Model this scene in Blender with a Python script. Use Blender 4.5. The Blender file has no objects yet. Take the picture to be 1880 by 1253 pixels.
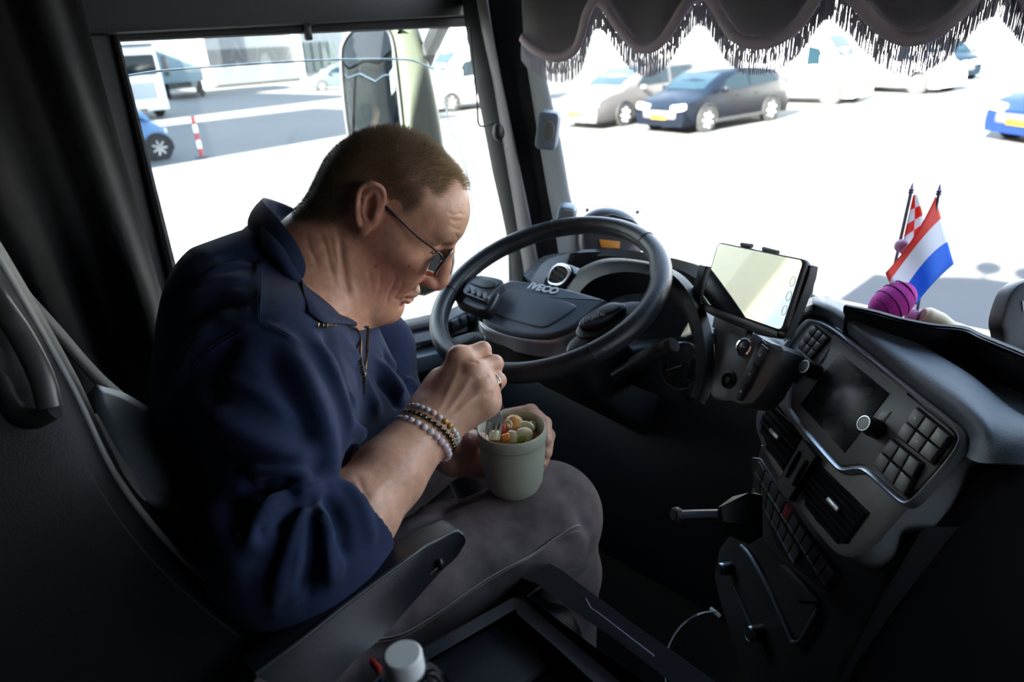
import bpy, bmesh, math, random
import numpy as np
from math import sin, cos, pi, radians, sqrt, atan, atan2
from mathutils import Vector, Matrix
S = bpy.context.scene
# ------------------------------------------------------------------ camera
FPX = 1253.0; PSI = radians(44); PIT = atan((626.5 - 72) / 1253.0); ROL = radians(3.3)
CAM = np.array([0.27, 0.0, 1.42])
ZG = -1.03                                   # the yard outside, below the cab floor
fw = np.array([-cos(PSI)*cos(PIT), sin(PSI)*cos(PIT), -sin(PIT)])
_r0 = np.cross(fw, [0, 0, 1.0]); _r0 /= np.linalg.norm(_r0); _u0 = np.cross(_r0, fw)
RT = _r0*cos(ROL) - _u0*sin(ROL); UPV = np.cross(RT, fw)
cd = bpy.data.cameras.new('camera'); cam = bpy.data.objects.new('camera', cd)
S.collection.objects.link(cam); S.camera = cam
cd.sensor_width = 36; cd.lens = FPX/1880*36; cd.clip_start = 0.02; cd.clip_end = 500
M = Matrix(((RT[0], UPV[0], -fw[0], CAM[0]), (RT[1], UPV[1], -fw[1], CAM[1]), (RT[2], UPV[2], -fw[2], CAM[2]), (0, 0, 0, 1)))
cam.matrix_world = M
cd.dof.use_dof = True; cd.dof.focus_distance = 0.93; cd.dof.aperture_fstop = 4.5
# ------------------------------------------------------------------ light
S.view_settings.view_transform = 'Standard'; S.view_settings.look = 'None'
S.view_settings.exposure = 0.12; S.view_settings.gamma = 1.0; S.view_settings.use_curve_mapping = False
W = bpy.data.worlds.new('sky'); S.world = W; W.use_nodes = True
nt = W.node_tree; nt.nodes.clear()
_o = nt.nodes.new('ShaderNodeOutputWorld'); _b = nt.nodes.new('ShaderNodeBackground')
_tc = nt.nodes.new('ShaderNodeTexCoord'); _sp = nt.nodes.new('ShaderNodeSeparateXYZ'); _cr = nt.nodes.new('ShaderNodeValToRGB')
nt.links.new(_tc.outputs['Generated'], _sp.inputs[0]); nt.links.new(_sp.outputs['Z'], _cr.inputs[0])
_cr.color_ramp.elements[0].position = 0.0; _cr.color_ramp.elements[0].color = (0.95, 0.97, 1.0, 1)
_cr.color_ramp.elements[1].position = 0.7; _cr.color_ramp.elements[1].color = (0.46, 0.67, 1.0, 1)
nt.links.new(_cr.outputs[0], _b.inputs[0]); _b.inputs[1].default_value = 6.4
nt.links.new(_b.outputs[0], _o.inputs[0])
SUN_DIR = Vector((-0.09, 0.86, -0.46)).normalized()
sd = bpy.data.lights.new('sun', 'SUN'); sd.energy = 165.0; sd.angle = radians(0.6); sd.color = (1.0, 0.95, 0.86)
so = bpy.data.objects.new('sun', sd); S.collection.objects.link(so); so.location = (0, -20, 20)
so.rotation_euler = (-SUN_DIR).to_track_quat('Z', 'Y').to_euler()
S.cycles.max_bounces = 10; S.cycles.transparent_max_bounces = 24; S.cycles.caustics_reflective = False; S.cycles.caustics_refractive = False
S.cycles.use_denoising = True; S.cycles.sample_clamp_indirect = 6.0

# ------------------------------------------------------------------ measuring helpers
A = np.array
def ray(px, py): return fw + RT*(px-940)/FPX - UPV*(py-626.5)/FPX
def D(px, py, d): return CAM + ray(px, py)*d
def PX(px, py, x): r = ray(px, py); return CAM + r*(x-CAM[0])/r[0]
def PY(px, py, y): r = ray(px, py); return CAM + r*(y-CAM[1])/r[1]
def PZ(px, py, z): r = ray(px, py); return CAM + r*(z-CAM[2])/r[2]
def project(P):
    v = np.asarray(P, float) - CAM; d = v@fw
    return 940+FPX*(v@RT)/d, 626.5-FPX*(v@UPV)/d, d
def nrm(v): v = np.asarray(v, float); return v/np.linalg.norm(v)
class Fr:
    """a local frame: origin and three axes"""
    def __init__(s, O, X=(1, 0, 0), Y=(0, 1, 0), Z=None):
        s.O = A(O, float); s.X = nrm(X); Y = A(Y, float); Y = Y - s.X*(Y@s.X); s.Y = nrm(Y)
        s.Z = np.cross(s.X, s.Y) if Z is None else nrm(Z)
    def w(s, p): p = np.asarray(p, float); return s.O + p[..., 0:1]*s.X + p[..., 1:2]*s.Y + p[..., 2:3]*s.Z
    def at(s, x, y, z=0): return s.O + x*s.X + y*s.Y + z*s.Z
    def hit(s, px, py, z=0):            # where the sight line meets the plane at local height z
        q = ray(px, py); O = s.O + z*s.Z; P = CAM + q*((O-CAM)@s.Z)/(q@s.Z) - s.O
        return (float(P@s.X), float(P@s.Y))
    def off(s, x, y, z): return Fr(s.at(x, y, z), s.X, s.Y)
WORLD = Fr((0, 0, 0))
ORG = {}
def root(name, label, cat, loc=(0, 0, 0), group=None, rotz=0, local=False):
    o = bpy.data.objects.new(name, None); S.collection.objects.link(o); o.location = [float(c) for c in loc]
    o.rotation_euler = (0, 0, rotz); o.empty_display_size = 0.05
    o['label'] = label; o['category'] = cat
    if group: o['group'] = group
    ORG[o.name] = A([0, 0, 0.]) if local else A(loc, float)
    return o
def tag(o, label=None, cat=None, group=None, kind=None):
    if label: o['label'] = label
    if cat: o['category'] = cat
    if group: o['group'] = group
    if kind: o['kind'] = kind
    return o
class G:
    """collects shapes for ONE mesh"""
    def __init__(s, fr=WORLD): s.v = []; s.f = []; s.n = 0; s.fr = fr
    def add(s, V, F, fr=None):
        fr = fr or s.fr; V = fr.w(np.asarray(V, float).reshape(-1, 3)); s.v.append(V)
        s.f += [tuple(int(i)+s.n for i in f) for f in F]; s.n += len(V); return s
    def loft(s, rings, closed=True, caps=True, fr=None):
        m = len(rings[0]); V = np.concatenate([np.asarray(r, float).reshape(-1, 3) for r in rings]); F = []
        for i in range(len(rings)-1):
            for j in range(m if closed else m-1):
                k = (j+1) % m; F.append((i*m+j, i*m+k, (i+1)*m+k, (i+1)*m+j))
        if caps and closed:
            F.append(tuple(range(m))[::-1]); F.append(tuple((len(rings)-1)*m+j for j in range(m)))
        return s.add(V, F, fr)
    def tube(s, pts, r, n=10, closed=False, fr=None, caps=True, flat=None):
        P = np.asarray(pts, float); m = len(P)
        R = np.full(m, r) if np.isscalar(r) else np.asarray(r, float)
        T = np.zeros_like(P)
        for i in range(m):
            a = P[(i-1) % m] if (closed or i > 0) else P[i]; b = P[(i+1) % m] if (closed or i < m-1) else P[i]
            T[i] = nrm(b-a)
        up = A([0, 0, 1.]) if abs(T[0][2]) < .9 else A([1., 0, 0]); u = nrm(np.cross(T[0], up)); rings = []
        for i in range(m):
            u = nrm(u - T[i]*(u@T[i])); w = np.cross(T[i], u)
            a = np.arange(n)*2*pi/n; fa = 1.0 if flat is None else flat
            rings.append(P[i] + R[i]*(np.outer(np.cos(a), u) + fa*np.outer(np.sin(a), w)))
        if closed: rings.append(rings[0]); return s.loft(rings, True, False, fr)
        return s.loft(rings, True, caps, fr)
    def lathe(s, prof, n=32, fr=None, caps=True):
        a = np.arange(n)*2*pi/n
        return s.loft([np.stack([r*np.cos(a), r*np.sin(a), np.full(n, z)], 1) for r, z in prof], True, caps, fr)
    def prism(s, poly, z0, z1, bev=0.0, fr=None, both=False, seg=2):
        P = np.asarray(poly, float)
        ar = sum(P[i][0]*P[(i+1) % len(P)][1]-P[(i+1) % len(P)][0]*P[i][1] for i in range(len(P)))
        if ar < 0: P = P[::-1]
        def inset(P, d):
            a = np.roll(P, 1, 0); b = np.roll(P, -1, 0)
            e1 = P-a; e1 /= np.maximum(np.linalg.norm(e1, axis=1), 1e-9)[:, None]; e2 = b-P; e2 /= np.maximum(np.linalg.norm(e2, axis=1), 1e-9)[:, None]
            n1 = np.stack([-e1[:, 1], e1[:, 0]], 1); n2 = np.stack([-e2[:, 1], e2[:, 0]], 1); n = n1+n2
            n /= np.maximum((n*n).sum(1), .5)[:, None]/2
            return P+n*d
        def ring(P, z): return np.concatenate([P, np.full((len(P), 1), z)], 1)
        rings = []
        sg = 1 if z1 > z0 else -1
        if both and bev:
            for k in range(seg): a = k*pi/2/seg; rings.append(ring(inset(P, bev*(1-sin(a))), z0+sg*bev*(1-cos(a))))
        rings.append(ring(P, z0+(sg*bev if both else 0)))
        if bev:
            for k in range(0, seg+1): a = k*pi/2/seg; rings.append(ring(inset(P, bev*(1-cos(a))), z1-sg*bev*(1-sin(a))))
        else: rings.append(ring(P, z1))
        if z1 < z0: rings = rings[::-1]
        return s.loft(rings, True, True, fr)
    def box(s, c, d, bev=0.0, rot=0, fr=None, rr=None):
        x, y, z = d; rr = bev if rr is None else rr
        return s.prism(rrect(c[0], c[1], x, y, rr, rot), c[2]-z/2, c[2]+z/2, bev, fr, both=True)
    def ell(s, c, r, n=16, m=10, fr=None):
        r = (r, r, r) if np.isscalar(r) else r; V = []; F = []
        for i in range(1, m):
            t = pi*i/m
            for j in range(n): p = 2*pi*j/n; V.append((c[0]+r[0]*sin(t)*cos(p), c[1]+r[1]*sin(t)*sin(p), c[2]+r[2]*cos(t)))
        for i in range(m-2):
            for j in range(n): k = (j+1) % n; F.append((i*n+j, (i+1)*n+j, (i+1)*n+k, i*n+k))
        V.append((c[0], c[1], c[2]+r[2])); V.append((c[0], c[1], c[2]-r[2])); a = len(V)-2
        for j in range(n): k = (j+1) % n; F.append((a, j, k)); F.append((a+1, (m-2)*n+k, (m-2)*n+j))
        return s.add(V, F, fr)
    def sheet(s, g, t, fr=None):
        g = np.asarray(g, float); a, b = g.shape[:2]
        du = np.gradient(g, axis=0); dv = np.gradient(g, axis=1); n = np.cross(du, dv); n /= np.maximum(np.linalg.norm(n, axis=2), 1e-9)[..., None]
        g2 = g + n*t; V = np.concatenate([g.reshape(-1, 3), g2.reshape(-1, 3)]); o = a*b; F = []
        for i in range(a-1):
            for j in range(b-1):
                p, q, r, w = i*b+j, i*b+j+1, (i+1)*b+j+1, (i+1)*b+j
                F.append((p, q, r, w)); F.append((o+p, o+w, o+r, o+q))
        for i in range(a-1):
            for j in (0, b-1):
                p, q = i*b+j, (i+1)*b+j; F.append((p, q, o+q, o+p) if j == 0 else (p, o+p, o+q, q))
        for j in range(b-1):
            for i in (0, a-1):
                p, q = i*b+j, i*b+j+1; F.append((p, o+p, o+q, q) if i == 0 else (p, q, o+q, o+p))
        return s.add(V, F, fr)
    def obj(s, name, mat, parent=None, smooth=35, label=None, **k):
        V = np.concatenate(s.v) if s.v else np.zeros((0, 3)); return mk(name, V, s.f, mat, parent, smooth, label, **k)
def mk(name, V, F, mat, parent=None, smooth=35, label=None, local=False):
    org = A([0, 0, 0.]); 
    if parent is not None: org = ORG[parent.name]
    V = np.asarray(V, float) - org
    me = bpy.data.meshes.new(name); me.from_pydata([tuple(map(float, p)) for p in V], [], [list(map(int, f)) for f in F]); me.validate(verbose=False)
    if smooth:
        me.shade_smooth()
        if smooth < 180: me.set_sharp_from_angle(angle=radians(smooth))
    o = bpy.data.objects.new(name, me); S.collection.objects.link(o)
    if mat is not None: me.materials.append(mat)
    if parent is not None: o.parent = parent; ORG[o.name] = org
    else: ORG[o.name] = A([0, 0, 0.])
    if label: o['label'] = label
    return o
def fix_normals(o):
    bm = bmesh.new(); bm.from_mesh(o.data); bmesh.ops.recalc_face_normals(bm, faces=bm.faces); bm.to_mesh(o.data); bm.free(); return o
def rrect(cx, cy, w, h, r=0.0, rot=0, n=4):
    r = min(r, w/2*.999, h/2*.999); P = []
    if r <= 1e-6: P = [(-w/2, -h/2), (w/2, -h/2), (w/2, h/2), (-w/2, h/2)]
    else:
        for (x, y, a0) in ((w/2-r, -h/2+r, -pi/2), (w/2-r, h/2-r, 0), (-w/2+r, h/2-r, pi/2), (-w/2+r, -h/2+r, pi)):
            for k in range(n+1): a = a0+k*pi/2/n; P.append((x+r*cos(a), y+r*sin(a)))
    c, s_ = cos(rot), sin(rot)
    return [(cx+x*c-y*s_, cy+x*s_+y*c) for x, y in P]
def circ(cx, cy, r, n=24, ry=None): return [(cx+r*cos(2*pi*k/n), cy+(ry or r)*sin(2*pi*k/n)) for k in range(n)]
def smooth_poly(P, it=2, closed=True):
    P = np.asarray(P, float)
    for _ in range(it):
        if closed: Q = np.roll(P, -1, 0); P = np.stack([P*.75+Q*.25, P*.25+Q*.75], 1).reshape(-1, P.shape[1])
        else:
            a = P[:-1]; b = P[1:]; m = np.stack([a*.75+b*.25, a*.25+b*.75], 1).reshape(-1, P.shape[1]); P = np.concatenate([P[:1], m[1:-1], P[-1:]])
    return P
def dense(P, k=6):
    P = np.asarray(P, float); return np.concatenate([P[i]*(1-t)+P[(i+1) % len(P)]*t for i in range(len(P)) for t in [np.arange(k)[:, None]/k]])
def spline(P, n=8):
    """Catmull-Rom through the points"""
    P = np.asarray(P, float); Q = np.concatenate([[2*P[0]-P[1]], P, [2*P[-1]-P[-2]]]); out = []
    for i in range(1, len(Q)-2):
        for k in range(n):
            t = k/n; out.append(.5*((2*Q[i])+(-Q[i-1]+Q[i+1])*t+(2*Q[i-1]-5*Q[i]+4*Q[i+1]-Q[i+2])*t*t+(-Q[i-1]+3*Q[i]-3*Q[i+1]+Q[i+2])*t**3))
    out.append(Q[-2]); return A(out)
def copy_tree(o, parent=None):
    c = o.copy(); S.collection.objects.link(c); c.parent = parent
    ORG[c.name] = ORG.get(o.name, A([0, 0, 0.]))
    for ch in list(o.children): copy_tree(ch, c)
    return c
def text_mesh(g, txt, fr, size, ext=0.0006, align='CENTER', shear=0.0, sx=1.0, bold=0.0):
    cu = bpy.data.curves.new('lettering', 'FONT'); cu.body = txt; cu.size = size; cu.extrude = ext; cu.align_x = align; cu.align_y = 'CENTER'; cu.shear = shear; cu.resolution_u = 3; cu.offset = bold
    o = bpy.data.objects.new('lettering', cu); S.collection.objects.link(o)
    dg = bpy.context.evaluated_depsgraph_get(); me = bpy.data.meshes.new_from_object(o.evaluated_get(dg))
    V = [(v.co.x*sx, v.co.y, v.co.z) for v in me.vertices]; F = [tuple(p.vertices) for p in me.polygons]
    bpy.data.objects.remove(o); bpy.data.curves.remove(cu); bpy.data.meshes.remove(me)
    g.add(V, F, fr)
# ------------------------------------------------------------------ materials
MT = {}
def mat(name, col, rough=.5, metal=0., bump=0., bscale=200., var=0., vscale=8., coat=0., spec=.5, trans=0., alpha=1., emit=None, sss=0., sheen=0., detail=3., stretch=None, ior=None):
    if name in MT: return MT[name]
    m = bpy.data.materials.new(name); m.use_nodes = True; n = m.node_tree; b = n.nodes['Principled BSDF']
    b.inputs['Base Color'].default_value = (*col, 1); b.inputs['Roughness'].default_value = rough; b.inputs['Metallic'].default_value = metal
    b.inputs['Specular IOR Level'].default_value = spec; b.inputs['Coat Weight'].default_value = coat
    b.inputs['Transmission Weight'].default_value = trans; b.inputs['Alpha'].default_value = alpha
    if ior: b.inputs['IOR'].default_value = ior
    if sheen: b.inputs['Sheen Weight'].default_value = sheen; b.inputs['Sheen Roughness'].default_value = .4
    if sss: b.inputs['Subsurface Weight'].default_value = sss; b.inputs['Subsurface Radius'].default_value = (.012, .005, .003); b.inputs['Subsurface Scale'].default_value = 0.6
    if emit: b.inputs['Emission Color'].default_value = (*emit[:3], 1); b.inputs['Emission Strength'].default_value = emit[3]
    tc = n.nodes.new('ShaderNodeTexCoord'); src = tc.outputs['Object']
    if stretch:
        mp = n.nodes.new('ShaderNodeMapping'); mp.inputs['Scale'].default_value = stretch; n.links.new(src, mp.inputs[0]); src = mp.outputs[0]
    if bump:
        t = n.nodes.new('ShaderNodeTexNoise'); t.inputs['Scale'].default_value = bscale; t.inputs['Detail'].default_value = detail
        bp = n.nodes.new('ShaderNodeBump'); bp.inputs['Strength'].default_value = bump; bp.inputs['Distance'].default_value = .001
        n.links.new(src, t.inputs['Vector']); n.links.new(t.outputs['Fac'], bp.inputs['Height']); n.links.new(bp.outputs['Normal'], b.inputs['Normal'])
    if var:
        t = n.nodes.new('ShaderNodeTexNoise'); t.inputs['Scale'].default_value = vscale; t.inputs['Detail'].default_value = 4
        r = n.nodes.new('ShaderNodeValToRGB'); r.color_ramp.elements[0].position = .3; r.color_ramp.elements[1].position = .7
        r.color_ramp.elements[0].color = (*[max(0, c*(1-var)) for c in col], 1); r.color_ramp.elements[1].color = (*[min(1, c*(1+var)) for c in col], 1)
        n.links.new(src, t.inputs['Vector']); n.links.new(t.outputs['Fac'], r.inputs[0]); n.links.new(r.outputs[0], b.inputs['Base Color'])
    MT[name] = m; return m
def glass_mat(name, tint=(.96, .98, .98), gloss=.06, rough=0.0, haze=0.0):
    if name in MT: return MT[name]
    m = bpy.data.materials.new(name); m.use_nodes = True; n = m.node_tree; n.nodes.clear()
    o = n.nodes.new('ShaderNodeOutputMaterial'); tr = n.nodes.new('ShaderNodeBsdfTransparent'); tr.inputs[0].default_value = (*tint, 1)
    gl = n.nodes.new('ShaderNodeBsdfGlossy'); gl.inputs['Roughness'].default_value = rough
    fr = n.nodes.new('ShaderNodeLayerWeight'); fr.inputs[0].default_value = .5; pw = n.nodes.new('ShaderNodeMath'); pw.operation = 'POWER'; pw.inputs[1].default_value = 4.0; mu = n.nodes.new('ShaderNodeMath'); mu.operation = 'MULTIPLY_ADD'; mu.inputs[1].default_value = .5; mu.inputs[2].default_value = gloss*.5
    mx = n.nodes.new('ShaderNodeMixShader'); n.links.new(fr.outputs[1], pw.inputs[0]); n.links.new(pw.outputs[0], mu.inputs[0]); n.links.new(mu.outputs[0], mx.inputs[0])
    n.links.new(tr.outputs[0], mx.inputs[1]); n.links.new(gl.outputs[0], mx.inputs[2])
    if haze:
        df = n.nodes.new('ShaderNodeBsdfTranslucent'); m2 = n.nodes.new('ShaderNodeMixShader'); m2.inputs[0].default_value = haze
        n.links.new(mx.outputs[0], m2.inputs[1]); n.links.new(df.outputs[0], m2.inputs[2]); n.links.new(m2.outputs[0], o.inputs[0])
    else: n.links.new(mx.outputs[0], o.inputs[0])
    MT[name] = m; return m
BLK = mat('black_plastic', (.012, .013, .015), .42, bump=.25, bscale=900)
TRIM = mat('dark_grey_trim', (.022, .025, .029), .5, bump=.35, bscale=700)
SOFT = mat('soft_black_pad', (.016, .018, .021), .55, bump=.3, bscale=500)
GREYP = mat('grey_metallic_plastic', (.22, .225, .225), .42, bump=.12, bscale=1200, metal=.2)
LIGHTP = mat('pillar_grey_plastic', (.42, .45, .45), .6, bump=.15, bscale=600)
SATIN = mat('satin_silver', (.85, .87, .9), .38, metal=1.0)
CHROME = mat('chrome', (.8, .8, .82), .12, metal=1.0)
LEATH = mat('black_leather', (.014, .016, .019), .4, bump=.5, bscale=420, detail=5)
VOID = mat('deep_black', (.004, .004, .005), .9)
RUB = mat('rubber', (.02, .02, .021), .75)
# ================================================================== cab shell
def struct(g, name, m, smooth=35):
    o = g.obj(name, m, None, smooth); o['kind'] = 'structure'; return o
XL = -1.16                                     # inside face of the driver's door
HEAD = mat('headliner_fabric', (.03, .03, .032), .9, bump=.3, bscale=600)
g = G(); g.box((0.0, .15, .08), (2.5, 2.7, .04)); struct(g, 'floor', mat('floor_mat', (.003, .003, .0035), .95, spec=.05))
g = G(); g.box((0.0, .25, 2.02), (2.6, 2.7, .06), .01); struct(g, 'ceiling', HEAD)
g = G(); g.box((0.0, -1.12, 1.03), (2.5, .06, 1.96), .01); struct(g, 'wall_back', mat('back_wall_fabric', (.03, .03, .033), .85, bump=.3, bscale=500))
# driver side wall with the window opening (outline measured on the door plane)
wf = Fr((XL, 0, 0), (0, 1, 0), (0, 0, 1))      # local x = forward, y = up, normal = +x
wx = lambda px, py: wf.hit(px, py, 0)
hole = [wx(209, 66), wx(325, 546), wx(345, 640), wx(400, 730), wx(676, 617), wx(790, 594), wx(938, 560), wx(938, 445), wx(870, 110), wx(857, 40)]
def wall_piece(poly, name, m=TRIM, t=.07):
    g = G(wf); g.prism(poly, -t, 0, .006); return struct(g, name, m)
yb = hole[0][0]-.0
wall_piece([(-1.1, .1), (-1.1, 2.0), (hole[0][0], 2.0), hole[0], hole[1], hole[2], hole[3], (hole[3][0], .1)], 'wall_left')
wall_piece([hole[0], (hole[0][0], 2.0), (1.42, 2.0), (1.36, hole[9][1]+.012), hole[9]], 'wall_left')
DOORM = mat('door_card', (.02, .023, .027), .55, bump=.35, bscale=600)
# ---- driver door (below the sill) with its parts
dr = root('door_1', '', '', (XL, .9, .1)); del dr['label']; del dr['category']; dr['kind'] = 'structure'
g = G(wf); g.prism([(hole[3][0], .1), hole[3], hole[4], hole[5], hole[6], (1.62, .60), (1.62, .1)], -.07, .0, .008); g.obj('door_panel', DOORM, dr)
sl = [hole[3], hole[4], hole[5], hole[6], hole[7], hole[8], hole[9], hole[0], hole[1], hole[2]]
g = G(wf); P = A(sl); P3 = np.concatenate([P, np.full((len(P), 1), .004)], 1); g.tube(P3, .012, 8, closed=True); g.obj('window_seal', RUB, dr)
# sill ledge and pull recess
s0 = A(wx(676, 617)); s1 = A(wx(938, 560))
g = G(wf)
g.loft([[(p[0], p[1]-.012, 0), (p[0], p[1]-.012, .03), (p[0], p[1]-.03, .045), (p[0], p[1]-.05, .03), (p[0], p[1]-.05, 0)] for p in (A(wx(400, 730)), s0, A(wx(790, 594)), s1, s1+A([.15, -.05]))]); g.obj('door_sill_ledge', TRIM, dr)
f0 = A(wf.hit(690, 668, .06)); f1 = A(wf.hit(800, 645, .06))
g = G(wf); dv = nrm(f1-f0); nv = A([-dv[1], dv[0]])
g.prism([f0-dv*.25, f1+dv*.25, f1+dv*.25-nv*.05, f0-dv*.25-nv*.05], 0, .075, .012); g.obj('door_armrest', mat('door_armrest_plastic', (.05, .056, .065), .45, bump=.2, bscale=700), dr)
k = A(wf.hit(765, 628, .03))
g = G(wf); g.prism([k-dv*.02-nv*.018, k+dv*.012-nv*.018, k+dv*.02+nv*.02, k-dv*.006+nv*.02], 0, .035, .006); g.obj('pull_handle', mat('handle_grey', (.09, .1, .115), .4), dr)
k = A(wf.hit(850, 590, .05))
g = G(wf); g.prism(rrect(k[0], k[1], .10, .05, .012, .1), 0, .05, .008); g.obj('switch_panel', BLK, dr)
for i in range(3):
    g = G(wf); g.prism(rrect(k[0]-.03+i*.03, k[1]+.002, .024, .028, .003, .1), .048, .056, .003); g.obj('window_switch', TRIM, dr)
# ---- side glass
gp = [(p[0], p[1]) for p in sl]
g = G(wf); g.prism(gp, -.036, -.032)
o = struct(g, 'window_1', glass_mat('side_glass', (.93, .96, .95), .05), 0)
# latch hook on the top frame
h = A(wf.hit(563, 42, .02)); t = root('window_catch', 'small black plastic hook hanging from the top frame of the side window', 'hook', wf.at(h[0], h[1], .02))
g = G(wf); g.box((h[0], h[1]+.005, .016), (.034, .018, .022), .004); g.obj('hook_base', BLK, t)
g = G(wf); g.box((h[0], h[1]-.017, .018), (.018, .034, .012), .005); g.obj('hook_tongue', BLK, t)
# header rail above side window
g = G(wf); hr0 = A(wf.hit(190, 40, .03)); hr1 = A(wf.hit(880, 12, .03))
g.prism([hr0+A([-.1, -.022]), hr1+A([.02, -.02]), hr1+A([.02, .09]), hr0+A([-.1, .09])], 0, .035, .012); struct(g, 'trim_1', mat('header_trim', (.018, .019, .020), .6, bump=.3, bscale=500))
# ---- A pillar and door frame, measured outlines extruded in depth
def pil(name, pts, d, th, m, bev=.006):
    """outline seen at distance d, given real thickness away from the cab"""
    P = A([D(x, y, dd) for (x, y), dd in zip(pts, d)]) if not np.isscalar(d) else A([D(x, y, d) for x, y in pts])
    n = A([-.8, .6, 0.])*th; c = P.mean(0)
    Pi = c+(P-c)*1.0
    g = G(); g.loft([Pi, P+n]); o = struct(g, name, m, 30); fix_normals(o)
    return o
dA = lambda y: 1.60 + (y)/500*.10
def strip(L, R_, m, name, off=0., th=.05):
    """a pillar strip between two measured edges, running down; rounded across"""
    rings = []
    for (lx, rx, y) in L:
        d = 1.58 + off + .00018*y
        a = D(lx, y, d+.03); b = D(rx, y, d); c = (a+b)/2 - nrm((a+b)/2-CAM)*.012; n = nrm(c-CAM)*th
        rings.append([a, a*.75+c*.25-nrm(c-CAM)*.004, c, b*.75+c*.25-nrm(c-CAM)*.004, b, b+n, a+n])
    g = G(); g.loft(rings); return fix_normals(struct(g, name, m, 50))
DKB = mat('door_frame_black', (.009, .010, .012), .45, bump=.1, bscale=500)
strip([(843, 925, -40), (853, 945, 40), (880, 965, 190), (905, 988, 320), (935, 1010, 450), (945, 1030, 560), (950, 1045, 660)], None, DKB, 'trim_2', .02, .05)
strip([(868, 890, -40), (885, 905, 60), (905, 922, 150), (925, 947, 270), (945, 972, 390), (962, 992, 500), (975, 1010, 600)], None, mat('pillar_insert', (.11, .10, .105), .5, bump=.2, bscale=400), 'trim_3', -.012, .04)
strip([(885, 972, -40), (902, 984, 40), (918, 998, 130), (942, 1022, 250), (962, 1044, 400), (975, 1062, 520), (985, 1080, 620)], None, DKB, 'trim_4', -.01, .05)
strip([(950, 985, -40), (958, 1000, 90), (968, 1005, 150), (985, 1030, 260), (1000, 1045, 350), (1015, 1062, 430), (1030, 1085, 540)], None, LIGHTP, 'trim_5', -.03, .05)
# pillar loudspeaker pods
def pod(px, py, d, w, h, label, grille=True):
    c = D(px, py, d); X = nrm(A([.8, .55, -.15])); fr_ = Fr(c, X, (0.12, .08, 1)); 
    if fr_.Z @ fw > 0: fr_ = Fr(c, -X, (0.12, .08, 1))
    t = root('pillar_speaker' if grille else 'handle_cover', label, 'speaker' if grille else 'cover', c)
    g = G(fr_); g.prism(rrect(0, 0, w, h, .012), -.03, .012, .009); g.obj('housing', mat('speaker_pod_grey', (.16, .19, .23), .45, bump=.15, bscale=700), t)
    if grille:
        g = G(fr_); g.prism(circ(0.004, 0, w*.27, 20, h*.28), .011, .0135, .001); g.obj('grille', mat('grille_mesh', (.22, .22, .2), .6, bump=1.0, bscale=1500), t)
        g = G(fr_)
        for i in range(-3, 4):
            for j in range(-5, 6):
                x, y = i*.0042+(j % 2)*.0021, j*.0042
                if (x/(w*.24))**2+(y/(h*.25))**2 < 1: g.prism(circ(x+.004, y, .0011, 6), .0132, .0139)
        g.obj('grille_holes', VOID, t)
    else:
        g = G(fr_); g.prism(rrect(0.004, .002, w*.6, h*.7, .006), .011, .0135, .002); g.obj('cap_inset', GREYP, t)
pod(1005, 240, 1.56, .050, .085, 'small grey loudspeaker pod with oval grille halfway up the windscreen pillar')
pod(1040, 398, 1.55, .042, .05, 'plain grey cap at the foot of the windscreen pillar behind the steering wheel', False)
# thin black frame line near the pillar (quarter rail) and wire loop
t = root('wire_loop', 'thin black wire bracket hanging beside the front edge of the side window', 'bracket', D(880, 230, 1.58))
g = G(); g.tube(spline([D(862, 40, 1.6), D(868, 110, 1.6), D(876, 190, 1.6), D(879, 228, 1.6), D(893, 231, 1.59), D(905, 226, 1.58)], 6), .0022, 8); g.obj('wire', BLK, t)
g = G(); g.ell(D(915, 243, 1.57), (.014, .014, .02)); g.obj('clip', BLK, t)
# ---- windscreen
g = G(); rows = []
for zz in np.linspace(.94, 2.0, 9):
    rows.append([(x, 1.72-.30*(zz-.9)-.14*(x/1.15)**2, zz) for x in np.linspace(-1.14, 1.25, 25)])
g.sheet(A(rows), .004); struct(g, 'window_2', glass_mat('windscreen_glass', (.95, .97, .97), .05), 180)
# cab roof outside: raised spoiler whose shadow falls on the yard ahead
CABP = mat('cab_white_paint', (.7, .7, .7), .3, coat=.5)
g = G(); xs = np.linspace(-1.25, 1.28, 21)
g.loft([[(x, y, 2.07 + (0 if e == 0 else h*(1-abs(x/1.3)**2.6))) for x, e in [(x, 1) for x in xs]+[(x, 0) for x in xs[::-1]]] for y, h in ((-1.3, .62), (-.6, .66), (.2, .68), (.9, .66), (1.35, .3), (1.6, .06))])
struct(g, 'trim_7', CABP)
g = G(); g.box((0, .25, 2.065), (2.62, 2.8, .02)); g.box((0, -1.2, .3), (2.55, .06, 3.6)); struct(g, 'wall_back', CABP)
g = G(); g.box((0, .35, -.30), (2.5, 2.6, .66), .05); struct(g, 'trim_8', mat('chassis_black', (.02, .02, .02), .7))
for k, x in enumerate((-.30, .04)):
    t = root('roof_lamp', ['left round lamp on the cab roof, only its shadow shows on the ground', 'right round lamp on the cab roof, only its shadow shows on the ground'][k], 'lamp', (x, .85, 2.94), group='round lamps on the cab roof'); g = G(Fr((x, .85, 2.94), (1, 0, 0), (0, 0, 1)))
    g.lathe([(.02, -.06), (.10, -.05), (.125, -.01), (.125, .02), (.11, .03)], 24); g.tube([(0, -.28, 0), (0, -.1, 0)], .02); g.obj('lamp_shell', BLK, t)

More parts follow.
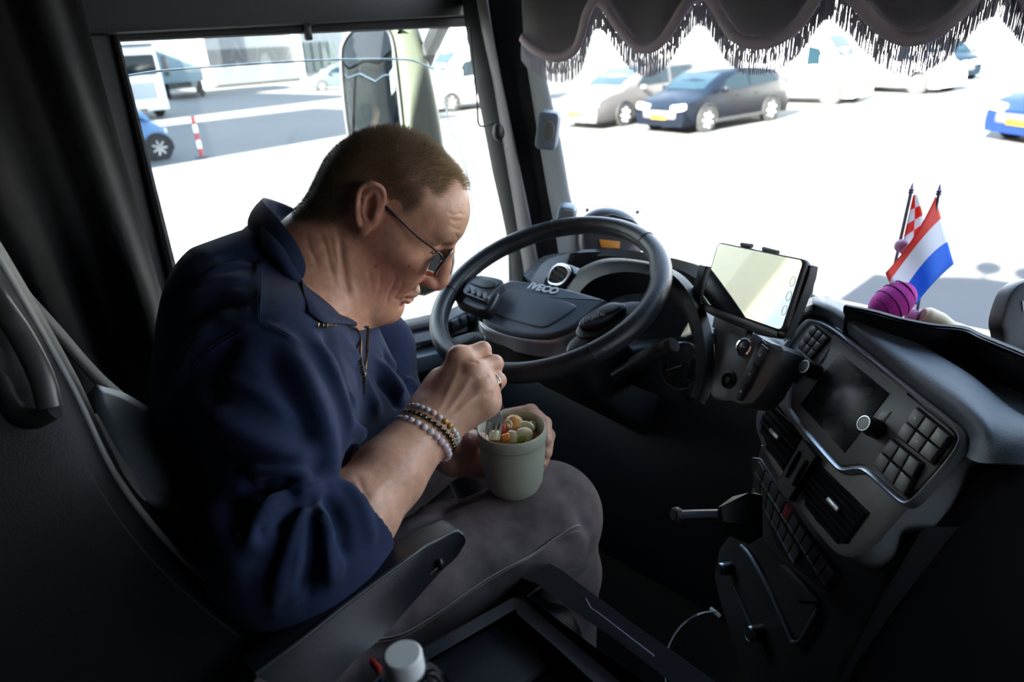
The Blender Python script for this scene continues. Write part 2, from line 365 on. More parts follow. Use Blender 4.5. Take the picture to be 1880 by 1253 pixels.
# passenger side wall with its own window, behind and beside the camera
wr_ = Fr((1.22, 0, 0), (0, 1, 0), (0, 0, 1))
for poly in ([(-1.1, .1), (1.55, .1), (1.55, 1.18), (-1.1, 1.18)], [(-1.1, 1.62), (1.55, 1.62), (1.55, 2.0), (-1.1, 2.0)], [(-1.1, 1.18), (.45, 1.18), (.45, 1.62), (-1.1, 1.62)], [(1.25, 1.18), (1.55, 1.18), (1.45, 1.62), (1.15, 1.62)]):
    g = G(wr_); g.prism(poly, 0, .07, .004); struct(g, 'wall_right', TRIM)
# ================================================================== the yard outside
g = G(); g.box((-30, 45, ZG-.1), (320, 320, .2))
m = mat('yard_paving', (.035, .0345, .033), .9, bump=.5, bscale=6, var=.08, vscale=.6); struct(g, 'ground', m)
def kerb(pts, w, h, m, name):
    g = G(); g.loft([[(p[0], p[1]-w/2, ZG), (p[0], p[1]-w/2, ZG+h), (p[0], p[1]+w/2, ZG+h), (p[0], p[1]+w/2, ZG)] for p in pts]); return struct(g, name, m)
def plastic(n, c): return mat(n, c, .4, coat=.05, spec=.15)
TYRE = mat('tyre_rubber', (.006, .006, .006), .85); RIMM = mat('alloy_rim', (.62, .63, .65), .3, metal=.8); CGL = mat('car_glass', (.003, .008, .011), .1, spec=.2)
LAMPM = mat('headlight_glass', (.85, .87, .9), .12, spec=1); REDL = mat('tail_light_red', (.45, .02, .02), .25); PLT = mat('yellow_number_plate', (.10, .055, .003), .4); PLTK = mat('plate_characters', (.03, .03, .03), .5)
def wheel(g1, g2, x, y, r, w, side):
    fr_ = Fr((x, y, r), (1, 0, 0), (0, 0, 1)); # normal = -y
    z = w/2
    g1.lathe([(r*.62, -z), (r*.93, -z), (r, -z*.7), (r, z*.7), (r*.93, z), (r*.62, z)], 28, fr_)
    s_ = 1 if side < 0 else -1
    g2.lathe([(r*.62, z*.9*s_), (r*.6, z*.75*s_), (r*.15, z*.7*s_), (r*.1, z*.85*s_), (.001, z*.85*s_)], 24, fr_, caps=False)
    for k in range(7):
        a = 2*pi*k/7; c, s2 = cos(a), sin(a)
        g2.tube([(c*r*.1, s2*r*.1, z*.85*s_), (c*r*.6, s2*r*.6, z*.95*s_)], r*.06, 6, fr=fr_)
def car(name, label, cat, px, py, yaw, L=4.3, Wd=1.78, H=1.46, kind='hatch', paint=None, rimcol=None, group=None, scale=1., pos=None):
    """body lofted from cross sections along its length; front = +x of its own frame"""
    P = pos if pos is not None else PZ(px, py, ZG)
    t = root(name, label, cat, (P[0], P[1], ZG), group, yaw, local=True); t.scale = (scale,)*3
    hw = Wd/2
    if kind == 'hatch': top = [(-.5, .62, .62), (-.485, .86, .9), (-.44, .98, 1.18), (-.36, .98, 1.36), (-.2, .97, 1.44), (0.0, .95, 1.46), (.12, .93, 1.40), (.22, .91, 1.22), (.3, .89, .98), (.38, .84, .9), (.46, .76, .78), (.495, .62, .62)]
    elif kind == 'mpv': top = [(-.5, .6, .6), (-.49, .95, 1.0), (-.46, 1.02, 1.3), (-.40, 1.02, 1.50), (-.2, 1.0, 1.58), (0.0, 1.0, 1.6), (.1, .99, 1.56), (.22, .98, 1.34), (.32, .96, 1.05), (.40, .9, .95), (.465, .8, .82), (.495, .6, .6)]
    elif kind == 'van': top = [(-.5, .9, 1.0), (-.497, 1.12, 1.7), (-.49, 1.12, 2.1), (-.4, 1.12, 2.24), (-.1, 1.12, 2.26), (.12, 1.12, 2.26), (.2, 1.11, 2.14), (.30, 1.10, 1.66), (.37, 1.05, 1.16), (.43, .95, 1.0), (.48, .8, .82), (.497, .6, .62)]
    zt = {'hatch': 1.46, 'mpv': 1.6, 'van': 2.26}[kind]
    rings = []
    for (u, belt, roof) in top:
        belt *= H/zt; roof *= H/zt; belt = min(belt, roof)
        e = 1-.10*abs(u/.5)**4; x = u*L; zb = .2; k_ = max(0, (roof-belt)/(H-.9)) if roof > belt else 0
        hwb = hw*e; hwr = hwb*(1-.16*min(1, k_*1.0)) if kind != 'van' else hwb*(1-.06*k_)
        rings.append([(x, -hwb*.95, zb), (x, -hwb, .35), (x, -hwb, belt*.75), (x, -hwb*.97, belt), (x, -hwr*.97, max(belt, roof-.07)), (x, -hwr*.86, roof), (x, 0, roof+.012),
                      (x, hwr*.86, roof), (x, hwr*.97, max(belt, roof-.07)), (x, hwb*.97, belt), (x, hwb, belt*.75), (x, hwb, .35), (x, hwb*.95, zb)])
    g = G(); g.loft(rings); o = fix_normals(g.obj('body', paint, t, 40))
    r = .315 if kind != 'van' else .34; wb = {'hatch': .31, 'mpv': .315, 'van': .33}[kind]*L
    # arches and lower trim
    g = G()
    for x in (wb*1.0, -wb*.95):
        for sy in (-1, 1):
            pts = [(x+(r+.06)*cos(a), sy*(hw+.004), r+(r+.06)*sin(a)) for a in np.linspace(-.25, pi+.25, 16)]
            g.tube(pts, .022, 6)
    for sy in (-1, 1): g.box((0, sy*(hw-.01), .25), (wb*1.5, .05, .09), .015)
    g.obj('arch_trim', mat('car_lower_trim', (.006, .0065, .006), .6) if kind != 'van' else mat('van_lower_trim', (.03, .03, .03), .6), t)
    g = G()
    for x in (wb, -wb*.95):
        for sy in (-1, 1): g.prism(circ(x, r, r+.035, 20), 0, .012, fr=Fr((0, sy*(hw+.0), 0), (1, 0, 0), (0, 0, 1)))
    g.obj('wheel_well', VOID, t)
    for x in (wb, -wb*.95):
        for sy in (-1, 1):
            g1, g2 = G(), G(); wheel(g1, g2, x, sy*(hw-.08), r, .2, sy); w_ = g1.obj('wheel', TYRE, t); g2.obj('rim', rimcol or RIMM, w_)
    # glass: side windows, windscreen, rear window follow the cabin
    def glass(poly, sy, nm='side_window', off=.012, frac=(.97, .86)):
        g = G()
        f = []
        for (x, z) in poly:
            q = np.interp(x/L, [a[0] for a in top], range(len(top))); i = int(min(q, len(top)-2)); w_ = q-i
            Ra = A(rings[i]); Rb = A(rings[i+1]); Rr = Ra*(1-w_)+Rb*w_
            zz = [Rr[9][2], Rr[8][2]]; yy = [Rr[9][1], Rr[8][1]]
            y = np.interp(z, zz, yy) if zz[1] > zz[0]+.02 else Rr[8][1]
            f.append((x, sy*(y+off), z))
        V = f+[(x, y-sy*.02, z) for x, y, z in f]; n = len(f)
        g.add(V, [tuple(range(n)), tuple(range(2*n-1, n-1, -1))]+[(i, (i+1) % n, n+(i+1) % n, n+i) for i in range(n)]); fix_normals(g.obj(nm, CGL, t, 20))
    hs = H/zt
    if kind == 'hatch': polys = [[(.18*L, 1.0), (.13*L, 1.22), (.05*L, 1.34), (-.06*L, 1.38), (-.065*L, .99)], [(-.085*L, .99), (-.08*L, 1.38), (-.2*L, 1.36), (-.31*L, 1.22), (-.37*L, 1.06)]]
    elif kind == 'mpv': polys = [[(.22*L, 1.06), (.17*L, 1.3), (.09*L, 1.46), (-.02*L, 1.49), (-.02*L, 1.05)], [(-.045*L, 1.05), (-.045*L, 1.49), (-.22*L, 1.48), (-.22*L, 1.07)], [(-.24*L, 1.08), (-.24*L, 1.47), (-.38*L, 1.42), (-.42*L, 1.2)]]
    else: polys = [[(.27*L, 1.22), (.2*L, 1.72), (.1*L, 1.82), (.1*L, 1.2)]]
    for sy in (-1, 1):
        for p in polys: glass([(x, z*hs) for x, z in p], sy)
    if kind == 'van': a_, b_, za, zb2 = .215*L, .335*L, 1.98*hs, 1.34*hs
    elif kind == 'mpv': a_, b_, za, zb2 = .125*L, .30*L, 1.47*hs, 1.08*hs
    else: a_, b_, za, zb2 = .135*L, .285*L, 1.35*hs, 1.0*hs
    def surf_z(x):
        return np.interp(x/L, [a[0] for a in top], [a[2]*hs for a in top])
    g = G(); g.sheet(A([[(x, y*hw, surf_z(x)+.016) for y in (-.70, -.35, 0, .35, .70)] for x in np.linspace(b_, a_, 4)]), .008); fix_normals(g.obj('windscreen', CGL, t))
    g = G(); xa, xb = (-.47*L, -.40*L) if kind != 'van' else (-.499*L, -.492*L)
    if kind != 'van': g.sheet(A([[(x, y*hw, surf_z(x)+.014) for y in (-.66, 0, .66)] for x in (xa, (xa+xb)/2, xb)]), .008); fix_normals(g.obj('rear_window', CGL, t))
    # lamps, grille, plates, mirrors, handles
    xf = L*.5; lz = .66*hs if kind != 'van' else .86
    for sy in (-1, 1):
        g = G(Fr((xf-.115, sy*hw*.66, lz), (0, 1, 0), (0, 0, 1))); g.prism(rrect(0, 0, .42, .15, .05, sy*.12), 0, .10, .02); g.obj('headlight', LAMPM, t)
        g = G(Fr((-xf+.03, sy*hw*.74, .95*hs), (0, -1, 0), (0, 0, 1))); g.prism(rrect(0, 0, .22, .3, .05), -.03, .03, .015); g.obj('tail_light', REDL, t)
        g = G(); g.box((.2*L if kind != 'van' else .25*L, sy*(hw+.09), 1.02*hs if kind != 'van' else 1.35), (.12, .2, .13 if kind != 'van' else .26), .04); g.obj('door_mirror', paint, t)
    g = G(Fr((xf-.05, 0, .48), (0, 1, 0), (0, 0, 1))); g.prism(rrect(0, 0, Wd*.62, .2, .05), -.05, .045, .01); g.obj('grille', mat('car_grille', (.03, .03, .035), .5), t)
    g = G(Fr((xf-.01, 0, .42), (0, 1, 0), (0, 0, 1))); g.prism(rrect(0, 0, .52, .115, .01), -.02, .02, .003); g.obj('number_plate', PLT, t)
    g = G(Fr((-xf+.0, 0, .62), (0, -1, 0), (0, 0, 1))); g.prism(rrect(0, 0, .52, .115, .01), -.02, .02, .003); g.obj('number_plate', PLT, t)
    g = G()
    for sy in (-1, 1):
        for x in ((.04*L, -.14*L) if kind != 'van' else (.12*L,)): g.box((x, sy*(hw+.005), .82*hs), (.17, .03, .03), .01)
    g.obj('door_handle', paint, t)
    return t
def yaw2(ax, ay, bx, by):
    a = PZ(ax, ay, ZG); b = PZ(bx, by, ZG); d = b-a; return atan2(d[1], d[0])
def car_at(rear, front, wbfrac, side, **k):
    """stand the car on the ground where its two near wheels touch it"""
    a = PZ(*rear, ZG); b = PZ(*front, ZG); d = b-a; wl = np.linalg.norm(d[:2]); y = atan2(d[1], d[0]); u = A([cos(y), sin(y), 0]); w_ = A([-sin(y), cos(y), 0])
    L = wl/wbfrac; k['L'] = L*k.pop('lf', 1.)
    c = (a+b)/2 - side*w_*(k['Wd']/2-.05); return car(px=0, py=0, yaw=y, pos=c, **k)
silver = plastic('silver_car_paint', (.044, .041, .041)); white = plastic('white_van_paint', (.82, .82, .80)); darkb = plastic('midnight_blue_paint', (.0006, .0014, .0035)); blue = plastic('royal_blue_paint', (.003, .009, .042))
lblue = plastic('light_blue_paint', (.06, .12, .22)); sblue = plastic('silver_blue_paint', (.030, .042, .055))
WHR = mat('bright_rim', (.85, .85, .85), .4)
car_at((1412, 222), (1296, 243), .605, 1, name='hatchback_car', label='black-blue hatchback parked front towards the cab with bright wheels', cat='car', kind='hatch', paint=darkb, rimcol=WHR, Wd=1.76, H=1.44)
car_at((1285, 205), (1148, 231), .605, 1, name='estate_car', label='silver family car with roof rails parked behind the dark hatchback', cat='car', kind='mpv', paint=silver, rimcol=WHR, Wd=1.76, H=1.56)
w1 = car_at((1388, 189), (1518, 192), .62, -1, name='delivery_van', label='white van with four small blue marks along its lower side', cat='van', kind='van', paint=white, rimcol=WHR, Wd=1.9, H=2.2)
g = G()
for i in range(4): 
    x = .02*5-.35*i+.55; g.prism([(x, .42), (x+.12, .42), (x+.085, .62), (x+.035, .62)], 0, .012, fr=Fr((0, -.955, 0), (1, 0, 0), (0, 0, 1)))
g.obj('blue_marking', mat('marking_blue', (.03, .04, .09), .5), w1)
car_at((1562, 169), (1678, 173), .62, -1, name='delivery_van', label='plain white van standing farther right behind the fringe, nose to the right', cat='van', kind='van', paint=white, rimcol=WHR, Wd=1.9, H=2.0)
bc = car(px=0, py=0, pos=PZ(1905, 262, ZG)+A([.9, 1.2, 0]), yaw=-2.2, name='parked_car', label='royal blue car cut off by the right edge of the picture', cat='car', kind='hatch', paint=blue, Wd=1.8, L=4.2, H=1.5)
car(px=0, py=0, pos=PZ(1735, 150, ZG)+A([-1., 2., 0]), yaw=-.9, name='parked_car', label='dark car with an orange stripe behind the white vans', cat='car', kind='hatch', paint=plastic('dark_teal_paint', (.0012, .004, .007)), Wd=1.8, L=4.3, H=1.5)
# left side: seen through the door window
lc = car_at((218, 306), (296, 294), .60, -1, name='compact_car', label='light blue car whose nose shows at the left edge of the side window', cat='car', kind='hatch', paint=lblue, Wd=1.8, H=1.5)
car(px=0, py=0, pos=PZ(606, 168, ZG)+A([-1.2, 1.5, 0]), yaw=-2.0, name='compact_car', label='small pale blue hatchback parked far off across the road', cat='car', kind='hatch', paint=sblue, Wd=1.7, L=3.9, H=1.5)
wv = car(px=0, py=0, pos=PZ(845, 205, ZG)+A([-.8, 1.6, 0]), yaw=-1.75, name='delivery_van', label='white van facing the cab between the door mirror and the pillar', cat='van', kind='van', paint=white, Wd=1.95, L=5.2, H=2.3)
# ---- trucks on the left
def lorry(label, pos, yaw, cab, box_m, L=8., H=3.7, boxed=True):
    t = root('lorry', label, 'truck', (pos[0], pos[1], ZG), None, yaw, local=True)
    g = G(); g.loft([[(x, -1.22, z0), (x, 1.22, z0), (x, 1.22, z1), (x, 1.1, z1+.06), (x, -1.1, z1+.06), (x, -1.22, z1)] for x, z0, z1 in ((-1.9, .5, H-.3), (-.5, .5, H-.1), (-.15, .5, H-.35), (0, .5, 2.6), (.08, .5, 1.8), (.1, .45, .6))]); fix_normals(g.obj('cab', cab, t, 30))
    fr_ = Fr((.06, 0, 0), (0, 1, 0), (0, 0, 1))
    g = G(fr_); g.prism(rrect(0, 2.25, 2.2, .85, .1), -.02, .05, .02); g.obj('windscreen', CGL, t)
    g = G(fr_); g.prism(rrect(0, 3.05, 2.3, .12, .04), -.02, .22, .02); g.obj('sun_visor', BLK, t)
    gr = G(fr_); gr.prism(rrect(0, 1.18, 1.7, .72, .06), 0, .07, .01); go = gr.obj('grille', mat('lorry_grille', (.16, .18, .19), .5), t)
    g = G(fr_)
    for i in range(5): g.box((0, .9+.13*i, .085), (1.55, .05, .03), .01)
    g.obj('grille_slat', mat('grille_slat_grey', (.45, .48, .5), .45), go)
    g = G(fr_); g.box((0, .55, .06), (2.4, .42, .2), .05); g.obj('bumper', cab, t)
    for s_ in (-1, 1):
        g = G(fr_); g.prism(rrect(s_*.92, .6, .4, .18, .04), .1, .18, .02); g.obj('headlight', LAMPM, t)
        g = G(); g.tube([(-.05, s_*1.2, 2.6), (.1, s_*1.45, 2.6), (.1, s_*1.45, 1.7)], .03); g.box((.08, s_*1.48, 2.15), (.14, .24, .85), .04); g.obj('door_mirror', BLK, t)
        g = G(); g.prism([(-1.2, 1.7), (-.25, 1.7), (-.22, 2.2), (-.4, 2.75), (-1.2, 2.75)], 0, .02, fr=Fr((0, s_*1.23 - (0 if s_ > 0 else 0), 0), (1, 0, 0), (0, 0, 1))); g.obj('side_window', CGL, t)
    g = G(fr_); g.prism(rrect(0, .42, .52, .11, .01), .15, .18); g.obj('number_plate', PLT, t)
    if boxed: g = G(); g.box((-2.2-L/2, 0, 2.35), (L, 2.5, 2.7), .03); g.obj('load_box', box_m, t)
    g = G(); g.box((-1.5-L/2, 0, .8), (L+1, .9, .25)); g.obj('chassis', BLK, t)
    for x in (-.9, -L-.2, -L+1.1):
        for s_ in (-1, 1):
            g1, g2 = G(), G(); wheel(g1, g2, x, s_*1.05, .5, .3, s_); w_ = g1.obj('wheel', TYRE, t); g2.obj('rim', RIMM, w_)
    return t
wh = plastic('white_lorry_paint', (.8, .82, .82))
lp = PZ(268, 218, ZG)
lorry('white truck with slatted grille at the left edge of the side window', (lp[0]+.3, lp[1]-.25), -.05, wh, wh, L=7)
lp = PZ(330, 181, ZG)
lorry('dark green-grey box truck parked beyond the white truck', (lp[0]-6.6, lp[1]+2.8), 2.8, plastic('grey_green_cab', (.25, .32, .34)), mat('dark_tarpaulin', (.10, .15, .17), .6), L=6.5)
# ---- red white bollard
b = PZ(371, 290, ZG); t = root('traffic_bollard', 'slim red and white banded post standing on the shaded tarmac left', 'bollard', b)
g = G(Fr(b)); g.lathe([(.16, 0), (.16, .03), (.05, .05), (.04, .06)], 16); g.obj('base', RUB, t)
for i in range(5):
    g = G(Fr(b)); g.lathe([(.05, .05+.2*i), (.05, .25+.2*i)], 14); g.obj('band', mat('bollard_red', (.3, .03, .03), .5) if i % 2 == 0 else mat('bollard_white', (.85, .85, .85), .5), t)
# ---- buildings
def building(label, x0, y0, x1, y1, h, m, feats=(), roofm=None, name='warehouse'):
    t = root(name, label, 'building', (x0, y0, ZG)); g = G(); g.box(((x0+x1)/2, (y0+y1)/2, ZG+h/2), (abs(x1-x0), abs(y1-y0), h)); g.obj('wall', m, t)
    g = G(); g.box(((x0+x1)/2, (y0+y1)/2, ZG+h+.15), (abs(x1-x0)+.4, abs(y1-y0)+.4, .3), .05); g.obj('roof_edge', roofm or mat('roof_flashing', (.4, .4, .42), .6), t)
    return t
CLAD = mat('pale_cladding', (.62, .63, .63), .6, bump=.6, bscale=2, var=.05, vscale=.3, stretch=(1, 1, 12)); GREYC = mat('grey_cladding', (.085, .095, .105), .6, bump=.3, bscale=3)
DWIN = mat('dark_window_band', (.05, .07, .09), .15, spec=1)
# west of the road, facing +x
bw = building('long pale warehouse with grey roller doors across the road on the left', -95, 22, -60, 76, 9, mat('shaded_cladding', (.17, .18, .19), .6, bump=.6, bscale=2, var=.05, vscale=.3, stretch=(1, 1, 12)))  # darker copy of the pale cladding, shade put into its colour
def bwbox(y0, y1, z0, z1, m, nm, th=.12):
    g = G(); g.box((-60+th/2, (y0+y1)/2, ZG+(z0+z1)/2), (th, y1-y0, z1-z0)); g.obj(nm, m, bw)
bwbox(25.4, 33, 2.9, 7.2, GREYC, 'grey_panel'); bwbox(25.2, 33.6, 1.75, 2.9, mat('loading_dark', (.02, .024, .027), .7), 'dock_opening'); bwbox(24.5, 25.2, 0, 8.5, mat('white_column', (.8, .8, .8), .6), 'column', .5); bwbox(33.2, 33.8, 0, 8.5, mat('white_column', (.8, .8, .8), .6), 'column', .5); bwbox(25.4, 33, .2, 1.6, mat('mesh_fence_grey', (.10, .105, .105), .7, bump=1, bscale=30), 'fence', .8)
for i in range(5): bwbox(26+1.4*i, 27+1.4*i, 4.4, 4.75, DWIN, 'window', .2)
for i in range(4): bwbox(34.2+.85*i, 34.8+.85*i, .6, 3.1, mat('green_door', (.03, .05, .047), .5), 'dock_door', .2)
bwbox(52, 56, 3, 6, mat('pale_door', (.5, .52, .53), .5), 'roller_door'); bwbox(60, 64, 0.2, 5, GREYC, 'roller_door'); bwbox(66, 74, 4, 6, DWIN, 'window')
b2 = building('dark blue-grey hall behind the box truck at the far left', -120, 0, -78, 20, 8, mat('bluegrey_cladding', (.3, .36, .4), .6, bump=.3, bscale=2))
for i in range(4):
    g = G(); g.box((-77.95, 5+4.5*i, ZG+2.3), (.15, 3.4, 4)); g.obj('roller_door', GREYC, b2)
# north of the yard, facing -y
bn = building('white industrial building behind the parked cars, with vents and windows', -54, 62, -8, 90, 10, mat('white_wall_render', (.75, .75, .74), .7, bump=.2, bscale=3))
def bnbox(x0, x1, z0, z1, m, nm, th=.15):
    g = G(); g.box(((x0+x1)/2, 62-th/2, ZG+(z0+z1)/2), (x1-x0, th, z1-z0)); g.obj(nm, m, bn)
for i in range(3): bnbox(-24+3.2*i, -22+3.2*i, 4.6, 6.0, mat('grey_vent', (.2, .22, .24), .5), 'vent_panel')
bnbox(-30, -16, 2.9, 3.6, mat('grey_band', (.35, .37, .38), .6), 'wall_band')
bnbox(-18.5, -15.8, .4, 3.0, DWIN, 'window'); bnbox(-12.5, -10, .1, 4, GREYC, 'roller_door'); bnbox(-14.1, -13.6, 0, 8, mat('grey_pipe', (.55, .57, .6), .5), 'downpipe', .4)
for i in range(3): bnbox(-52+7*i, -48+7*i, .1, 4.2, GREYC, 'roller_door')
b3 = building('pale shop front building at the right behind the fringe, red goods inside', -6, 58, 30, 90, 9, mat('offwhite_wall', (.7, .7, .68), .7, bump=.2, bscale=3))
g = G(); g.box((-1.5, 57.95, ZG+1.9), (4, .2, 3.6)); g.obj('shop_window', DWIN, b3)
g = G(); g.box((-1.2, 57.8, ZG+1.4), (1.2, .1, 1.0), .1); g.obj('red_display', mat('goods_red', (.7, .12, .06), .5), b3)
for i in range(3):
    g = G(); g.box((3+5*i, 57.95, ZG+5.5), (3, .2, 1.2)); g.obj('window', DWIN, b3)
# the halls beside and behind our truck that shade the road on the left
building('tall grey storage hall beside the yard, out of the window to the rear', -27.2, -42, -17.0, -5.0, 11.5, CLAD)
building('tall yellow brick annex next to the storage hall, out of the window to the rear', -58, -42, -31.0, -5.0, 14.5, mat('yellow_brick', (.50, .44, .30), .8, bump=.6, bscale=30))
# ================================================================== dashboard
def para(c4, d0):
    """four seen corners (a,b,c,d in order) of a real rectangle -> their 3D places, scaled so that corner a lies at distance d0"""
    r = [ray(*p) for p in c4]; Mx = np.stack([-r[1], r[2], -r[3]], 1); s = np.linalg.lstsq(Mx, -r[0], rcond=None)[0]
    ds = [d0]+[float(k)*d0 for k in s]; return [CAM+q*k for q, k in zip(r, ds)]
_b, _t = radians(37.6), radians(30)
_h = A([cos(_b), -sin(_b), 0]); _nh = A([sin(_b), cos(_b), 0]); _v = cos(_t)*A([0, 0, 1.])+sin(_t)*_nh
PF = Fr(D(1552, 740, .95), _h, _v)
def hp(fr, pts, z=0): return [fr.hit(x, y, z) for x, y in pts]
H3 = lambda fr, pts, z=0: A([fr.at(*fr.hit(x, y, z), z) for x, y in pts])
dash = root('dashboard', 'long black dashboard with hooded instruments and angled centre section below the windscreen', 'dashboard', PF.O)
# --- big masses
g = G()
g.loft([[(-1.12, y0, z0) , (-.12, y0+.0, z0), (-.12, 1.56, z0+.0), (-1.12, 1.56, z0)] for y0, z0 in ((1.16, .14), (1.12, .45), (1.16, .66), (1.24, .76))])
g.obj('lower_dash', BLK, dash)
g = G()                                        # top shelf sweeping from pillar to the centre
top = [D(990, 545, 1.40), D(1010, 500, 1.48), D(1060, 478, 1.55), D(1120, 470, 1.5), D(1230, 490, 1.42), D(1290, 520, 1.32), D(1330, 560, 1.24), D(1420, 590, 1.16), D(1470, 575, 1.12)]
back = [PZ(960, 505, .97), PZ(1000, 470, .97), PZ(1080, 462, .975), PZ(1160, 462, .98), PZ(1260, 480, .985), PZ(1340, 500, .99), PZ(1440, 515, 1.0), PZ(1500, 545, 1.0), PZ(1520, 555, 1.0)]
g = G(); g.sheet(A([[a, a*.5+b*.5+A([0, 0, .01]), b, b-A([0, 0, .08])] for a, b in zip(spline(top, 3), spline(back, 3))]), -.006); fix_normals(g.obj('top_shelf', SOFT, dash))
# --- padded hood around the centre panel
inner = [(1440, 615), (1464, 590), (1490, 574), (1525, 588), (1600, 646), (1690, 722), (1750, 764), (1780, 795), (1783, 822), (1778, 840)]
crest = [(1436, 605), (1458, 577), (1488, 562), (1535, 574), (1608, 630), (1698, 702), (1768, 752), (1808, 795), (1808, 835), (1802, 852)]
outer = [(1440, 590), (1462, 565), (1495, 555), (1545, 561), (1628, 604), (1710, 650), (1780, 694), (1850, 752), (1930, 805), (1965, 872)]
R1 = H3(PF, inner, -.004); R2 = H3(PF, crest, .010); 
R4 = np.concatenate([H3(PF, outer[:8], -.045), H3(PF, outer[8:], -.03)])
Rm = (R2+R4)/2 + PF.Z*.012
R5 = R4 - A([0, 0, .05]) + PF.Y*.01
rows = [spline(r, 4) for r in (R1, R2, Rm, R4, R5)]
g = G(); g.sheet(spline(np.stack(rows), 4), -.004); fix_normals(g.obj('hood_pad', mat('padded_hood', (.08, .098, .12), .5, bump=.6, bscale=800, spec=.6), dash, 60))
# --- passenger side face under the pad
SP = Fr(PF.at(.19, -.02, -.045), (1, .12, 0), (0, .12, 1))
sp = hp(SP, [(1772, 880), (1800, 846), (1960, 868), (2050, 880), (2050, 1500), (1440, 1500), (1500, 1310), (1546, 1225), (1618, 1090), (1700, 968)])
g = G(SP); g.prism(sp, -.25, 0, .03, seg=5); g.obj('passenger_side_panel', mat('side_panel_plastic', (.03, .026, .028), .6, bump=.4, bscale=500), dash)
# --- centre housing
ho = smooth_poly(hp(PF, [(1478, 590), (1430, 640), (1412, 700), (1388, 745), (1381, 772), (1385, 800), (1404, 842), (1427, 885), (1464, 938), (1502, 991), (1530, 1020), (1555, 1029), (1583, 1021), (1610, 1003), (1640, 965), (1676, 928), (1740, 850), (1764, 815), (1762, 794), (1685, 728), (1530, 600)]), 1)
g = G(PF); g.prism(ho, -.05, 0, .012); housing = g.obj('centre_housing', GREYP, dash)
g = G(PF); P = smooth_poly([(1487, 585), (1525, 600), (1575, 640), (1680, 725), (1742, 774), (1762, 793), (1766, 811), (1742, 848), (1690, 907), (1668, 927), (1650, 921), (1592, 866), (1575, 861), (1548, 867), (1531, 856), (1450, 760), (1445, 742), (1449, 710), (1427, 678), (1425, 660), (1437, 642), (1470, 598)], 2)
Pl = A(hp(PF, P, .006)); q = []
for i in range(len(Pl)):
    n = Pl[(i+1) % len(Pl)]-Pl[i-1]; n = A([n[1], -n[0]])/max(np.linalg.norm(n), 1e-9); q.append((Pl[i], n))
rings = [[(p[0]-n[0]*.0035, p[1]-n[1]*.0035, -.004), (p[0]-n[0]*.003, p[1]-n[1]*.003, .006), (p[0], p[1], .009), (p[0]+n[0]*.0035, p[1]+n[1]*.0035, .006), (p[0]+n[0]*.0045, p[1]+n[1]*.0045, -.004)] for p, n in q]
rings.append(rings[0]); g.loft(rings, True, False); fix_normals(g.obj('silver_surround', SATIN, dash, 60))
# --- radio / media unit
rad = root('media_unit', 'grey radio unit with dark screen, two knobs and rows of keys inside the silver frame', 'radio', PF.at(0, 0, .002))
g = G(PF); g.prism(smooth_poly(hp(PF, [(1488, 590), (1525, 606), (1676, 732), (1740, 783), (1757, 800), (1757, 811), (1736, 846), (1668, 920), (1594, 856), (1575, 853), (1548, 858), (1538, 852), (1457, 758), (1453, 742), (1457, 708), (1433, 672), (1443, 645), (1476, 600)]), 1), -.003, .0025, .0015); g.obj('face_plate', mat('radio_face', (.20, .20, .198), .45, bump=.1, bscale=1500, metal=.15), rad)
sc = hp(PF, [(1541, 647), (1633, 723), (1550.5, 832), (1470, 743)], .003)
g = G(PF); g.prism(sc, .0015, .0035, .0006); so_ = g.obj('screen', mat('radio_screen', (.010, .014, .02), .25, var=.8, vscale=45, spec=.25), rad)
for nm, poly in (('slot_line', [(1530, 618), (1534, 614), (1668, 720), (1665, 726)]), ):
    g = G(PF); g.prism(hp(PF, poly, .0025), .002, .0034, .0005); g.obj(nm, GREYP, rad)
for c in ((1499, 684), (1611, 789)):
    x, y = PF.hit(*c, .003); f2 = PF.off(x, y, .003)
    g = G(f2); g.lathe([(.0125, 0), (.0125, .012), (.0105, .020), (.0102, .024), (.0, .024)], 28); kb = g.obj('knob', BLK, rad, 40)
    g = G(f2); g.lathe([(.0101, .0235), (.0103, .0250), (.0088, .0252), (.0086, .0235)], 28, caps=False); g.obj('knob_ring', SATIN, kb)
    g = G(f2); g.lathe([(.008, .023), (.008, .0246), (.0, .0248)], 20); g.obj('knob_cap', GREYP, kb)
